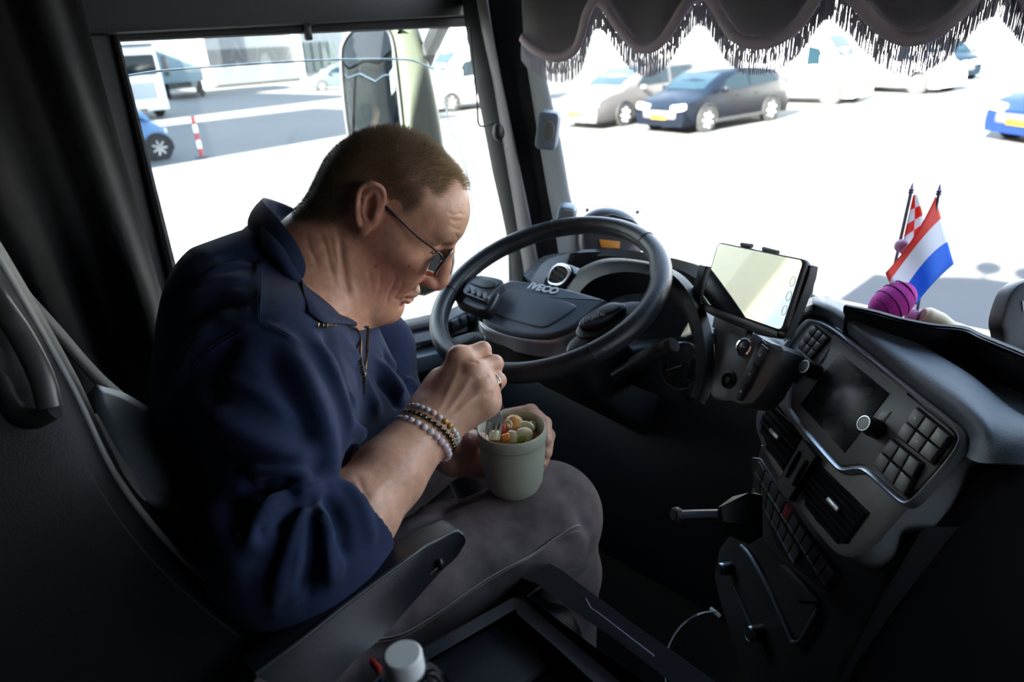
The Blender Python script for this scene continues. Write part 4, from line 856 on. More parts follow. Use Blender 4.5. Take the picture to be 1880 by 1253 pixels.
for i, (px, py, r_) in enumerate(((1655, 452, .012), (1676, 580, .014), (1690, 578, .010))):
    t = root('pink_pompom', ['pink pompom peeking out beside the pole of the chequered flag', 'larger pink pompom at the foot of the striped flag', 'small pink pompom right beside the foot of the striped flag'][i], 'pompom', D(px, py, 1.22), group='pink pompoms')  # felt balls standing in for the pink hands of the plush toy
    g = G(); g.ell(tuple(D(px, py, 1.22)), r_, 16, 10); g.obj('felt_ball', PK, t, 180)
t = root('wooden_clog', 'little cream coloured clog lying behind the tray wall', 'clog', D(1740, 600, 1.2))
g = G(); P = [D(1694, 578, 1.2), D(1705, 582, 1.2), D(1725, 592, 1.2), D(1745, 602, 1.2), D(1765, 606, 1.2), D(1772, 612, 1.2)]
g.tube(spline(P, 4), list(np.interp(np.linspace(0, 1, 21), [0, .15, .4, .7, .92, 1], [.012, .016, .017, .011, .009, .003])), 14); g.obj('shoe_body', mat('cream_wood', (.72, .58, .38), .6), t, 60)
g = G(); g.tube([P[0]-nrm(P[1]-P[0])*.001, P[0]+nrm(P[1]-P[0])*.004], [.0095, .009], 14); g.obj('shoe_opening', mat('inside_brown', (.22, .15, .09), .8), t)
# ================================================================== steering wheel
_tw = radians(21.5); WF = Fr((-.523, .859, .998), (1, 0, 0), (0, cos(_tw), sin(_tw)))
Z4 = lambda *p: [(760+x/3.298, 380+y/3.298) for x, y in p]
sw = root('steering_wheel', 'black leather truck steering wheel with large padded hub and chrome lettering', 'steering wheel', WF.O)
g = G(WF); rings = []
for k in range(96):
    a = 2*pi*k/96; grip = .0015*(1 if (radians(20) < a < radians(70) or radians(110) < a < radians(160)) else 0)
    # thumb bulges at ten and two
    bul = .004*(math.exp(-((a-radians(35))/.13)**2)+math.exp(-((a-radians(145))/.13)**2))
    Rm = .2085; ring_ = []
    for j in range(16):
        b = 2*pi*j/16; rx = .0170+grip*.5+(bul if cos(b) < 0 else 0); rz = .0185
        ring_.append(((Rm+rx*cos(b))*cos(a), (Rm+rx*cos(b))*sin(a), rz*sin(b)))
    rings.append(ring_)
rings.append(rings[0]); g.loft(rings, True, False); rim = g.obj('rim', LEATH, sw, 180)
g = G(WF)
for rr_, zz in ((.2085-.0163, .008),):
    g.tube([(rr_*cos(a), rr_*sin(a), zz) for a in np.linspace(0, 2*pi, 97)[:-1]], .0009, 5, closed=True)
g.obj('stitch_seam', mat('seam_black', (.03, .032, .036), .5), rim)
for a0 in (radians(62), radians(125), radians(200), radians(330)):
    g = G(WF); g.tube([((.2085+.0178*cos(b))*cos(a0), (.2085+.0178*cos(b))*sin(a0), .0193*sin(b)) for b in np.linspace(0, 2*pi, 19)[:-1]], .0007, 5, closed=True); g.obj('rim_joint', mat('seam_black', (.03, .032, .036), .5), rim)
zh = -.030
def wpoly(pts, z): return hp(WF, Z4(*pts), z)
hub = [(440, 560), (500, 480), (575, 437), (640, 437), (900, 480), (1160, 550), (1172, 565), (1100, 625), (960, 740), (860, 775), (800, 785), (700, 785), (560, 760), (415, 705), (405, 650)]
P = smooth_poly(wpoly(hub, zh), 2)
g = G(WF); g.prism(P, zh-.028, zh, .010, seg=4); hb = g.obj('hub_cover', mat('hub_plastic', (.095, .12, .15), .42, bump=.35, bscale=900), sw, 60)
g = G(WF); inn = smooth_poly(wpoly([(520, 495), (600, 500), (1010, 590), (960, 640), (830, 720), (790, 740), (690, 720), (455, 650), (470, 560)], zh), 2)
g.prism(inn, zh-.01, zh+.0022, .004, seg=3); g.obj('hub_pad', mat('hub_plastic', (.028, .032, .038), .42), hb, 60)
# silver lower shell
g = G(WF); sh = smooth_poly(wpoly([(395, 660), (412, 700), (560, 752), (720, 790), (850, 790), (960, 745), (1100, 640), (1110, 670), (970, 790), (860, 835), (720, 835), (560, 800), (400, 740)], zh-.014), 2)
g.prism(sh, zh-.044, zh-.008, .006); g.obj('silver_shell', mat('silver_shell', (.55, .58, .62), .35, metal=.6), sw, 60)
g = G(WF); sh = smooth_poly(wpoly([(400, 600), (500, 500), (1100, 560), (1180, 590), (1130, 680), (960, 830), (860, 880), (700, 880), (520, 850), (400, 780), (385, 700)], zh-.04), 2)
g.prism(sh, zh-.09, zh-.03, .012); g.obj('hub_back', BLK, sw, 60)
# lettering
pa = A(WF.hit(963, 524, zh)); pb = A(WF.hit(1034, 539, zh)); dx = nrm(pb-pa); pc = (pa+pb)/2
LF = Fr(WF.at(pc[0], pc[1], zh+.0008), WF.X*dx[0]+WF.Y*dx[1], -WF.X*dx[1]+WF.Y*dx[0])
g = G(); text_mesh(g, 'IVECO', LF, .0245, .0012, sx=1.0, bold=.0012); g.obj('lettering', mat('bright_letter', (.85, .87, .9), .45, metal=.6), sw, 30)
# spokes
def spoke(pts, z0, z1, name, m=LEATH, bev=.006):
    g = G(WF); g.prism(smooth_poly(hp(WF, pts, z1), 2), z0, z1, bev, seg=3, both=True); return g.obj(name, m, sw, 60)
spoke(Z4((260, 470), (345, 440), (520, 470), (500, 560), (440, 640), (330, 600), (230, 560)), -.035, -.008, 'spoke')
spoke(Z4((960, 740), (1060, 640), (1250, 570), (1420, 560), (1330, 680), (1150, 780), (1000, 800)), -.035, -.010, 'spoke')
spoke(Z4((180, 800), (250, 780), (400, 735), (450, 800), (330, 850), (230, 860)), -.04, -.012, 'lower_spoke')
spoke(Z4((940, 790), (1090, 730), (1160, 760), (1040, 850), (900, 900)), -.04, -.014, 'lower_spoke')
lp_ = Z4((322, 448), (350, 418), (420, 412), (560, 442), (500, 490), (452, 540), (440, 575), (400, 560), (295, 522), (292, 500))
spoke(lp_, -.02, .001, 'button_pod', mat('pod_silver_grey', (.10, .11, .125), .35, metal=.4), .003)
spoke(Z4((345, 445), (375, 425), (520, 452), (460, 500), (330, 462)), -.01, .004, 'pod_pad', BLK, .002)
for i in range(4):
    x = 325+36*i; y = 492+14*i; spoke(Z4((x-14, y-20), (x+16, y-10), (x+12, y+28), (x-18, y+14)), -.01, .004, 'wheel_button', KEYD, .001)
rp_ = Z4((985, 715), (1020, 665), (1090, 620), (1180, 572), (1270, 578), (1285, 600), (1265, 625), (1220, 640), (1150, 700), (1040, 722))
spoke(rp_, -.02, .0, 'button_pod', mat('pod_silver_grey', (.10, .11, .125), .35, metal=.4), .003)
spoke(Z4((1100, 630), (1185, 582), (1258, 588), (1235, 620), (1140, 655)), -.01, .003, 'pod_pad', BLK, .002)
for i in range(4):
    x = 1035+36*i; y = 690-14*i; spoke(Z4((x-16, y-18), (x+12, y-26), (x+14, y+8), (x-14, y+16)), -.01, .003, 'wheel_button', KEYD, .001)
spoke(Z4((205, 830), (235, 790), (380, 745), (388, 790), (300, 830), (225, 850)), -.02, -.004, 'thumb_rest', TRIM, .003)
# ================================================================== column and stalk
col = root('steering_column', 'black steering column cowl under the wheel with a thick control stalk on its right', 'steering column', WF.at(0, 0, -.14))
g = G(WF); g.loft([[(x, y, z) for x, y in rrect(0, yo, w_, h_, .03)] for z, w_, h_, yo in ((-.075, .13, .11, -.01), (-.10, .17, .15, -.0), (-.22, .16, .16, .03), (-.42, .10, .12, .12), (-.6, .08, .08, .2))]); g.obj('cowl', BLK, col, 50)
s0 = D(1128, 690, 1.20); s1 = D(1160, 672, 1.17); s2 = D(1232, 636, 1.10)
g = G(); g.tube([s0, s1, s1+(s2-s1)*.1, s2-(s2-s1)*.05, s2, s2+(s2-s1)*.06], [.010, .011, .0145, .0145, .0135, .0115], 14); st = g.obj('control_stalk', BLK, col, 50)
e = nrm(s2-s1); g = G(); g.tube([s2+e*.004, s2+e*.0075], [.0135, .0118], 14); g.obj('stalk_end', TRIM, st, 30)
# parking brake lever at the console
t = root('parking_brake', 'black lever with a blue-grey rod sticking out left from the lower console', 'lever', D(1330, 960, 1.02))
g = G(); a_, b_ = D(1246, 945, .98), D(1322, 943, 1.0); g.tube([a_, b_], .0065, 10); g.obj('rod', mat('lever_rod', (.055, .065, .08), .35), t)
g = G(); g.tube([a_-(b_-a_)*.14, a_-(b_-a_)*.1, a_, a_+(b_-a_)*.06], [.008, .0105, .0105, .007], 12); g.obj('end_cap', TRIM, t)
g = G(); g.loft([D(0, 0, 0)*0+np.stack([D(x, y, d) for x, y, d in q]) for q in (((1318, 932, 1.0), (1325, 930, .985), (1328, 958, .985), (1318, 960, 1.0)), ((1345, 912, 1.03), (1375, 905, 1.0), (1378, 965, 1.0), (1340, 985, 1.03)), ((1385, 905, 1.05), (1400, 910, 1.02), (1400, 985, 1.02), (1375, 1000, 1.05)))]); fix_normals(g.obj('gaiter', BLK, t, 40))
# ================================================================== scalloped pelmet over the windscreen
VEL = mat('pelmet_velour', (.15, .14, .14), .95, bump=.4, bscale=500, sheen=.3); BAND = mat('pelmet_braid', (.5, .41, .43), .8, bump=.6, bscale=800); FRG = mat('fringe_thread', (.5, .47, .53), .35, spec=.8)
pel = root('pelmet_curtain', 'dark scalloped pelmet with grey braid and shiny fringe across the top of the windscreen', 'pelmet', (.1, 1.2, 1.75))
def yW(x): return 1.235-.10*((x+.05)/1.1)**2
# scallop edge seen in the photo -> on the curved sheet
def onW(px, py):
    y = 1.2
    for _ in range(6): P = PY(px, py, y); y = yW(P[0])
    return P
edge = [(962, 62), (985, 82), (1010, 96), (1030, 98), (1052, 86), (1064, 60), (1075, 25), (1090, 0), (1104, -8), (1120, 8), (1138, 40), (1160, 70), (1185, 82), (1212, 74), (1235, 45), (1255, 10), (1275, -15), (1292, -18), (1312, -2), (1335, 35), (1360, 62), (1395, 72), (1430, 64), (1460, 38), (1482, 8), (1500, -20), (1530, -40), (1560, -25), (1590, 5), (1615, 35), (1645, 58), (1675, 64), (1710, 55), (1745, 32), (1775, 0), (1800, -30), (1835, -52), (1870, -42), (1900, -10), (1930, 25), (1960, 50), (2000, 60)]
E3 = spline(A([onW(*p) for p in edge]), 7); ztop = 1.98
for p in E3: p[1] += .006*sin(p[0]*40)
g = G(); g.sheet(np.stack([E3*(1-t)+np.stack([E3[:, 0], E3[:, 1]+.01, np.full(len(E3), ztop)], 1)*t for t in (0, .15, .4, .7, 1)]), .004); fix_normals(g.obj('velour', VEL, pel, 180))
tan = np.gradient(E3, axis=0); tan /= np.linalg.norm(tan, axis=1)[:, None]; nn = np.cross(tan, [0, 1., 0]); nn *= np.sign(nn[:, 2:3]+1e-9); nn[:, 1] = 0
nn /= np.linalg.norm(nn, axis=1)[:, None]
off_ = A([0, -.004, 0])
g = G(); g.sheet(np.stack([E3+nn*.003+off_, E3-nn*.006+off_*1.6, E3-nn*.016+off_*1.0]), .002); fix_normals(g.obj('braid', BAND, pel, 180))
# fringe: dense short threads hanging straight down
rnd = random.Random(4); seg = np.linalg.norm(np.diff(E3, axis=0), axis=1); cum = np.concatenate([[0], np.cumsum(seg)]); g = G()
s_ = 0
Vf = []; Ff = []
while s_ < cum[-1]:
    s_ += .00034*(1+.5*rnd.random())
    i = min(len(E3)-2, int(np.searchsorted(cum, s_)-1)); i = max(i, 0); f = (s_-cum[i])/max(seg[i], 1e-6); p = E3[i]*(1-f)+E3[i+1]*f - nn[i]*.013
    L_ = (.041+.007*rnd.random())*(1 if rnd.random() < .7 else .6); w_ = .0005; dx = rnd.uniform(-.0012, .0012); dy = rnd.uniform(-.003, .003); b = len(Vf)
    q = [p, p+A([dx*.3, dy, -L_*.5]), p+A([dx, dy, -L_])]
    for k in q:
        for a in (0, 2.1, 4.2): Vf.append(k+A([cos(a)*w_, sin(a)*w_, 0]))
    for k in range(2):
        for j in range(3): Ff.append((b+k*3+j, b+k*3+(j+1) % 3, b+k*3+3+(j+1) % 3, b+k*3+3+j))
g.add(A(Vf), Ff); o = g.obj('fringe', FRG, pel, 180); o['kind'] = 'stuff'
# gathered left end of the pelmet
g = G(); rows = []
for z_, w_ in ((1.98, 0), (1.6, .0)): pass
# ================================================================== curtain at the far left
CUR = mat('curtain_cloth', (.016, .015, .0145), .9, bump=.3, bscale=700, sheen=.1)
cur = root('side_curtain', 'heavy black curtain gathered in soft folds behind the driver at the left', 'curtain', (-1.0, .2, .6))
rows = []
for z in np.linspace(2.0, .35, 26):
    r = []
    for k in range(90):
        u = k/89; yb = -.55+ (.955-.0)*u*1.0
        tilt = (2.0-z)*.0; y = yb+tilt
        ph = u*34+1.2*sin(u*9); am = .030*(.55+.45*(2-z)/1.4)
        r.append((-1.075+am*sin(ph+.7*(z-1))+.012*sin(u*70+z*4)+(.0), y + .02*sin(ph*.5), z))
    rows.append(r)
g = G(); g.sheet(A(rows), .004); fix_normals(g.obj('cloth', CUR, cur, 180))
g = G(); g.tube([(-1.09, -.95, 2.0), (-1.09, .50, 2.0)], .008, 10); g.obj('rail', BLK, cur)
t = root('pull_cord', 'thin pale cord running down beside the curtain edge left of the window', 'cord', D(280, 640, 1.35))
g = G(); g.tube(spline([D(176, -20, 1.42), D(195, 110, 1.42), D(213, 190, 1.41), D(232, 330, 1.40), D(252, 430, 1.39), D(266, 540, 1.38), D(276, 620, 1.37), D(284, 665, 1.36)], 6), .0013, 8); g.obj('cord', mat('cord_white', (.42, .42, .5), .5), t)
g = G(); rows_ = []
B_ = [D(190, 40, 1.44), D(222, 150, 1.43), D(268, 350, 1.42), D(322, 552, 1.41)]; C2 = [D(206, 62, 1.46), D(232, 150, 1.46), D(280, 350, 1.45), D(330, 552, 1.44)]
g.sheet(np.stack([spline(B_, 5), spline(C2, 5)]), .01); struct(g, 'trim_9', mat('rear_frame_edge', (.07, .072, .07), .5), 180)
# ================================================================== mirror outside the driver's window
MH = mat('mirror_housing', (.026, .031, .024), .45, spec=.2)
XM = -1.52; mf = Fr(PX(730, 270, XM), nrm(A([.55, .80, 0])*1), (0, 0, 1))
mr = root('door_mirror', 'tall rounded exterior truck mirror outside the driver window, grey-green housing, mirror glass showing the road', 'mirror', mf.O)
gl_o = [(624, 100), (632, 72), (650, 52), (690, 44), (712, 52), (722, 75), (728, 130), (738, 220), (750, 330), (752, 520), (690, 540), (664, 420), (645, 270), (636, 230)]
ho_ = [(708, 44), (745, 38), (768, 46), (782, 90), (798, 160), (812, 240), (822, 330), (832, 420), (838, 520), (745, 560), (752, 400), (742, 230), (730, 120), (722, 70)]
g = G(mf); g.prism(smooth_poly(hp(mf, gl_o), 2), -.012, 0, .003); g.obj('mirror_glass', mat('mirror_silver', (.62, .70, .74), .02, metal=1.0), mr, 30)
g = G(mf); P = smooth_poly(hp(mf, gl_o), 2); g.tube([(x, y, .002) for x, y in P], .006, 8, closed=True); g.obj('glass_edge', BLK, mr, 60)
g = G(mf); g.prism(smooth_poly(hp(mf, ho_), 2), -.13, .02, .03, both=True, seg=4); g.obj('housing', MH, mr, 60)
g = G(mf); x0, y0 = mf.hit(700, 132, .0); 
g = G(); g.tube([mf.at(.10, .10, -.06), mf.at(.10, .22, -.06), (XL-.02, 1.34, 1.62)], .025, 10); g.obj('arm', BLK, mr)
# wind deflector strip outside the glass: the fine bright edge across the window
t = root('wind_deflector', 'clear wind deflector whose bright edge crosses the side window and bends down by the mirror', 'deflector', PX(500, 120, -1.22))
L = spline([PX(x, y, -1.225) for x, y in ((226, 141), (290, 131), (400, 122), (520, 114), (640, 109), (735, 109), (765, 114), (797, 130), (812, 165), (826, 230), (850, 290), (868, 380), (880, 470), (885, 560))], 5)
g = G(); g.tube(L, .0022, 8); g.obj('deflector_edge', mat('acrylic_edge', (.75, .85, .92), .15, spec=1), t, 60)
inner_ = [p+A([0, .10*min(1, i/40.), .12 if i < 40 else .03]) for i, p in enumerate(L)]
# ================================================================== driver's seat
SK = LEATH; SEATF = mat('seat_leather_blue_black', (.008, .0098, .012), .5, bump=.35, bscale=380, spec=.35); HIL = mat('seat_piping', (.30, .31, .30), .45)
seat = root('driver_seat', 'black leather driver seat with stitched bolsters, seen from behind and beside the driver', 'seat', (-.52, .1, .15))
# backrest slab, leaning; right bolster is the nearest edge
def bol(path, w, t_, name, m, n=14, par=None):
    g = G(); rings = []; P = spline(path, 5)
    for i, p in enumerate(P):
        T = nrm(P[min(i+1, len(P)-1)]-P[max(i-1, 0)]); s = nrm(np.cross(T, [0, 1., 0])); f = np.cross(s, T); k = i/(len(P)-1)
        ww = np.interp(k, np.linspace(0, 1, len(w)), w); tt = np.interp(k, np.linspace(0, 1, len(t_)), t_)
        rings.append([p+s*ww*math.copysign(abs(cos(a))**.7, cos(a))+f*tt*math.copysign(abs(sin(a))**.7, sin(a)) for a in np.linspace(0, 2*pi, 25)[:-1]])
    g.loft(rings); return fix_normals(g.obj(name, m, par or seat, 60))
g = G(); rings = []
for z_, xr, yf, xl, th in ((.56, -.46, .17, -.80, .13), (.75, -.46, .12, -.82, .13), (.90, -.47, .085, -.83, .13), (1.02, -.50, .075, -.82, .12), (1.15, -.545, .065, -.80, .11), (1.27, -.59, .05, -.76, .10), (1.32, -.615, .045, -.74, .09)):
    rings.append([(x, y, z_) for x, y in rrect((xl+xr)/2, yf-th/2, xr-xl, th, .035)])
g.loft(rings); fix_normals(g.obj('backrest', SEATF, seat, 60))
g = G(); g.loft([[(x, y, z_) for x, y in rrect(-.69, y0, w_, .10, .04)] for z_, w_, y0 in ((1.33, .16, -.0), (1.36, .20, -.005), (1.45, .21, -.02), (1.52, .19, -.03), (1.54, .14, -.03))]); fix_normals(g.obj('headrest', SEATF, seat, 60))
# near side bolster follows the measured sweep from the top left down to the cushion
edge_r = [D(-90, 330, .66), D(-20, 440, .67), (D(20, 505, .68)), D(90, 625, .70), D(150, 735, .71), D(215, 870, .715), D(300, 985, .71), D(400, 1080, .70), D(520, 1170, .69)]
P = spline(edge_r, 5); dn = [A([-.9, -.44, 0]) for _ in P]
rows = []
for i, p in enumerate(P):
    k = i/(len(P)-1); T = nrm(P[min(i+1, len(P)-1)]-P[max(i-1, 0)]); back_ = nrm(A([.10, -1.0, -.25])); inn_ = nrm(A([-1, .15, .1]))
    rows.append([p+inn_*.10-A([0, .0, .03]), p+inn_*.045+A([0, .004, 0]), p+inn_*.012, p+back_*.012+A([.004, 0, 0]), p+back_*.05+A([.012, 0, 0]), p+back_*.14+A([.010, 0, 0]), p+back_*.30])
g = G(); g.sheet(spline(np.swapaxes(A(rows), 0, 1), 3), -.012); fix_normals(g.obj('side_bolster', SEATF, seat, 180))
for q, r_ in (((.012), .0036),):
    g = G(); g.tube([p+nrm(A([.10, -1.0, -.25]))*.004+nrm(A([-1, .15, .1]))*.006+A([0, .001, .003]) for p in P], r_, 8); g.obj('piping', mat('piping_satin', (.3, .31, .3), .4), seat, 180)  # pale tube painted as the highlight along the bolster edge
for off2 in (.022, .030):
    g = G(); g.tube([p+nrm(A([.10, -1.0, -.25]))*off2+A([.0065+.1*(off2-.02), 0, 0]) for p in P], .0012, 6); g.obj('stitch_line', mat('stitch_dark', (.05, .05, .05), .6), seat, 180)
# outer shell recess with grab handle (far left)
g = G(); q = [D(-60, 470, .70), D(0, 560, .66), D(40, 620, .66), D(75, 690, .66), D(92, 750, .66)]; g.tube(spline(q, 5), .011, 10, flat=.6); g.obj('side_handle', mat('handle_black', (.03, .03, .032), .35), seat, 60)
g = G(); q = [D(-60, 560, .68), D(-20, 650, .67), D(20, 745, .665), D(60, 770, .665), D(100, 752, .665)]; g.tube(spline(q, 5), .010, 10); g.obj('recess_edge', BLK, seat, 60)
# lumbar side pad in paler leather, window light painted into its colour, behind the man's back
lf = [D(160, 735, .80), D(210, 760, .82), D(300, 800, .84)]
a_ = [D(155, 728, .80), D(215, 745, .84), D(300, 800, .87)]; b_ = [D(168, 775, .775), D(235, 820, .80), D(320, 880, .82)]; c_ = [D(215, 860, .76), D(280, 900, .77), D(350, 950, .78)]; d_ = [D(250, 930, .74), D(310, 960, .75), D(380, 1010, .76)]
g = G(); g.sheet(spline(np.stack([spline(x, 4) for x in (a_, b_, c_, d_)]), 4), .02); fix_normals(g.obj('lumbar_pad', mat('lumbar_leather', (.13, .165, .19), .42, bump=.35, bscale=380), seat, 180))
for m_ in (.004, .010):
    g = G(); g.tube([p+UPV*.001-fw*.003-UPV*m_ for p in spline(a_, 4)], .0010, 6); g.obj('stitch_line', mat('stitch_dark', (.03, .03, .03), .6), seat, 180)
g = G(); g.tube(spline([D(168, 765, .755), D(200, 840, .745), D(235, 885, .74), D(262, 925, .735)], 5), [.006+.006*sin(pi*i/15) for i in range(16)], 12); g.obj('bolster_highlight_edge', mat('bolster_welt', (.16, .17, .165), .45, bump=.5, bscale=900), seat, 60)  # lighter tube, a painted highlight on the bolster
# cushion
g = G(); g.box((-.50, .36, .52), (.52, .56, .14), .05); fix_normals(g.obj('seat_cushion', SEATF, seat, 60))
g = G(); g.box((-.50, .30, .33), (.42, .42, .26), .03); g.obj('seat_base', BLK, seat)
g = G(); q = [D(405, 1020, .70), D(425, 1035, .70), D(432, 1060, .70), D(415, 1080, .70)]; g.tube(q, .004, 8); g.obj('buckle_edge', mat('buckle_blue', (.08, .1, .12), .4), seat)
# seat belt
t = root('seat_belt', 'black seat belt webbing running down from upper left behind the seat shoulder', 'seat belt', D(150, 620, .95))
g = G(); a_ = spline([D(-20, 430, .92), D(40, 520, .93), D(110, 600, .96), D(190, 690, 1.0), D(280, 765, 1.04)], 5); b_ = spline([D(0, 470, .90), D(50, 560, .91), D(110, 632, .94), D(180, 712, .98), D(272, 795, 1.02)], 5)
g.sheet(np.stack([a_, b_]), .0015); fix_normals(g.obj('webbing', mat('belt_webbing', (.018, .019, .021), .7, bump=.6, bscale=1500), t, 180))
g = G(); g.tube(a_, .001, 6); g.obj('webbing_edge', mat('belt_edge', (.12, .12, .10), .6), t)
# ================================================================== armrest
ar = root('armrest', 'black folding armrest slanting up to the right over the driver thigh', 'armrest', D(700, 1080, .72))
tA = [D(470, 1262, .60), D(520, 1215, .62), D(700, 1060, .70), D(795, 985, .76), D(832, 968, .79), D(852, 982, .80)]
dd5 = [.62, .65, .68, .73, .77, .795, .80]
mkl = lambda P, o=0: spline([D(x, y, d+o) for (x, y), d in zip(P, dd5)], 5)
topL = mkl([(440, 1210), (535, 1143), (617, 1080), (679, 1022), (750, 982), (793, 963), (812, 955)], .022)
topR = mkl([(470, 1240), (560, 1172), (640, 1108), (757, 1022), (800, 996), (836, 977), (850, 983)])
botR = mkl([(505, 1262), (590, 1200), (664, 1148), (760, 1066), (803, 1038), (832, 1013), (855, 992)], .004)
und = mkl([(580, 1300), (650, 1215), (700, 1172), (765, 1100), (810, 1050), (836, 1026), (854, 999)], .012)
rings = [[a, a*.5+b*.5+A([0, 0, .003]), b, b+(c-b)*.08+(b-a)*.02, c, e, e-(c-a)*-.0+(a-b)*.9, a+(e-b)*.9] for a, b, c, e in zip(topL, topR, botR, und)]
g = G(); g.loft(rings); o = fix_normals(g.obj('arm_body', mat('armrest_plastic', (.007, .0085, .012), .42, bump=.25, bscale=900, spec=.4), ar, 40))
g = G(); g.tube([a*.5+b*.5+(b-a)*.47+A([0, 0, .0]) for a, b in zip(topL, topR)], .0025, 8); g.obj('edge_line', mat('armrest_edge', (.035, .04, .045), .35), ar, 60)
l0, l1 = D(738, 1103, .745), D(808, 1037, .77); g = G(); g.tube([l0, l1], .0016, 8); lv = g.obj('adjuster_rod', mat('rod_steel', (.12, .1, .09), .35, metal=.8), ar)
for p in (l0, l1): g = G(); g.ell(tuple(p), (.005, .005, .008), 10, 8); g.obj('rod_clip', BLK, lv)
# ================================================================== engine tunnel tray / folding table at the bottom
tf = Fr(D(880, 1200, .78), nrm(A([.93, .1, 0])), (-.1, 1, 0.0))
def T(px, py, z=0): return (*tf.hit(px, py, z), z)
tb = root('tunnel_console', 'black box with flat rounded lid and raised side rail at the bottom edge', 'console box', tf.at(0, 0, -.3))
g = G(tf); g.prism(hp(tf, [(780, 1180), (940, 1095), (965, 1090), (1100, 1190), (1300, 1330), (1100, 1500), (760, 1400), (700, 1290)], -.02), -.32, -.02, .006); g.obj('box_body', BLK, tb)
g = G(tf); g.prism(smooth_poly(hp(tf, [(795, 1210), (925, 1136), (935, 1140), (1008, 1215), (1005, 1222), (930, 1275), (860, 1300), (760, 1240)], -.012), 1), -.03, -.012, .003); g.obj('lid', mat('lid_plastic', (.028, .032, .04), .4, bump=.3, bscale=1200), tb)
g = G(tf); g.loft([[T(x, y, -.02), T(x, y, .012), T(x2, y2, .012), T(x2, y2, -.02)] for x, y, x2, y2 in ((770, 1195, 785, 1213), (860, 1145, 872, 1163), (940, 1098, 948, 1118), (962, 1105, 950, 1128), (1040, 1170, 1022, 1190), (1150, 1262, 1130, 1290), (1250, 1340, 1230, 1370))]); fix_normals(g.obj('box_rim', mat('rim_plastic', (.022, .026, .033), .4), tb))
g = G(tf); g.loft([[T(x, y, -.05), T(x, y, .035), T(x2, y2, .045), T(x2, y2, -.05)] for x, y, x2, y2 in ((958, 1062, 1010, 1036), (985, 1072, 1030, 1046), (1050, 1120, 1090, 1092), (1130, 1175, 1168, 1150), (1200, 1228, 1240, 1200), (1290, 1300, 1330, 1265))]); fix_normals(g.obj('side_rail', mat('rail_plastic', (.022, .026, .034), .36, bump=.2, bscale=900), tb, 40))
g = G(); g.tube([tf.at(*T(1075, 1100, .047)), tf.at(*T(1085, 1118, .047)), tf.at(*T(1100, 1128, .047)), tf.at(*T(1200, 1205, .047))], .0012, 6); g.obj('rail_edge', mat('edge_glint', (.2, .22, .26), .3), tb)  # thin pale tube painted as a glint along the rail
# ================================================================== water bottle
bf_O = D(742, 1219, .50)
bt = root('water_bottle', 'clear plastic water bottle with a milky white screw cap at the bottom edge', 'bottle', bf_O-A([0, 0, .2]))
BF = Fr(bf_O, (1, 0, 0), (0, 1, 0))
g = G(BF); prof = [(.0, .010), (.0125, .010), (.0140, .008), (.0142, -.002), (.0145, -.006)]; n = 48; rings = []
for r, z in prof[::-1]:
    rings.append([(max(r, .0001)*(1+(.025 if k % 2 else 0)*(r > .0135))*cos(2*pi*k/n), max(r, .0001)*(1+(.025 if k % 2 else 0)*(r > .0135))*sin(2*pi*k/n), z) for k in range(n)])
g.loft(rings); g.obj('cap', mat('milky_cap', (.62, .66, .65), .4, sss=.1), bt, 40)
GB = mat('clear_pet', (.85, .92, .93), .05, trans=1.0, ior=1.12)
g = G(BF); g.lathe([(.0138, -.006), (.0175, -.007), (.0175, -.009), (.0140, -.010), (.0145, -.013), (.022, -.019), (.031, -.032), (.034, -.05), (.0335, -.10), (.034, -.14), (.034, -.20), (.001, -.205)], 32, caps=False); g.obj('bottle_body', GB, bt, 60)
t = root('red_tag', 'tiny red plastic tab beside the bottle near the seat base', 'tab', D(690, 1224, .74)); g = G(); g.box(tuple(D(690, 1224, .74)), (.018, .006, .012), .002); g.obj('tab', mat('tab_red', (.4, .03, .02), .4), t)
# ================================================================== implicit surface modelling for the person
def cap(P, a, b, ra, rb=None):
    a = A(a, np.float32); b = A(b, np.float32); rb = ra if rb is None else rb
    ab = (b-a).astype(np.float32); pa = P-a; t = np.clip(pa@ab/max(float(ab@ab), 1e-9), 0, 1)
    return np.linalg.norm(pa-t[:, None]*ab, axis=1)-(ra+(rb-ra)*t)
def chain(P, pts, rs, k=.008):
    d = None
    for i in range(len(pts)-1):
        e = cap(P, pts[i], pts[i+1], rs[i], rs[i+1]); d = e if d is None else smin(d, e, k)
    return d
def ell(P, c, r, X=None, Y=None):
    q = P-A(c, np.float32)
    if X is not None:
        f = Fr((0, 0, 0), X, Y); R_ = np.stack([f.X, f.Y, f.Z], 1).astype(np.float32); q = q@R_
    r = A(r, np.float32); k0 = np.linalg.norm(q/r, axis=1); k1 = np.linalg.norm(q/(r*r), axis=1)
    return k0*(k0-1)/np.maximum(k1, 1e-6)
def smin(a, b, k):
    h = np.maximum(k-np.abs(a-b), 0)/k; return np.minimum(a, b)-h*h*k*.25
def smax(a, b, k): return -smin(-a, -b, k)
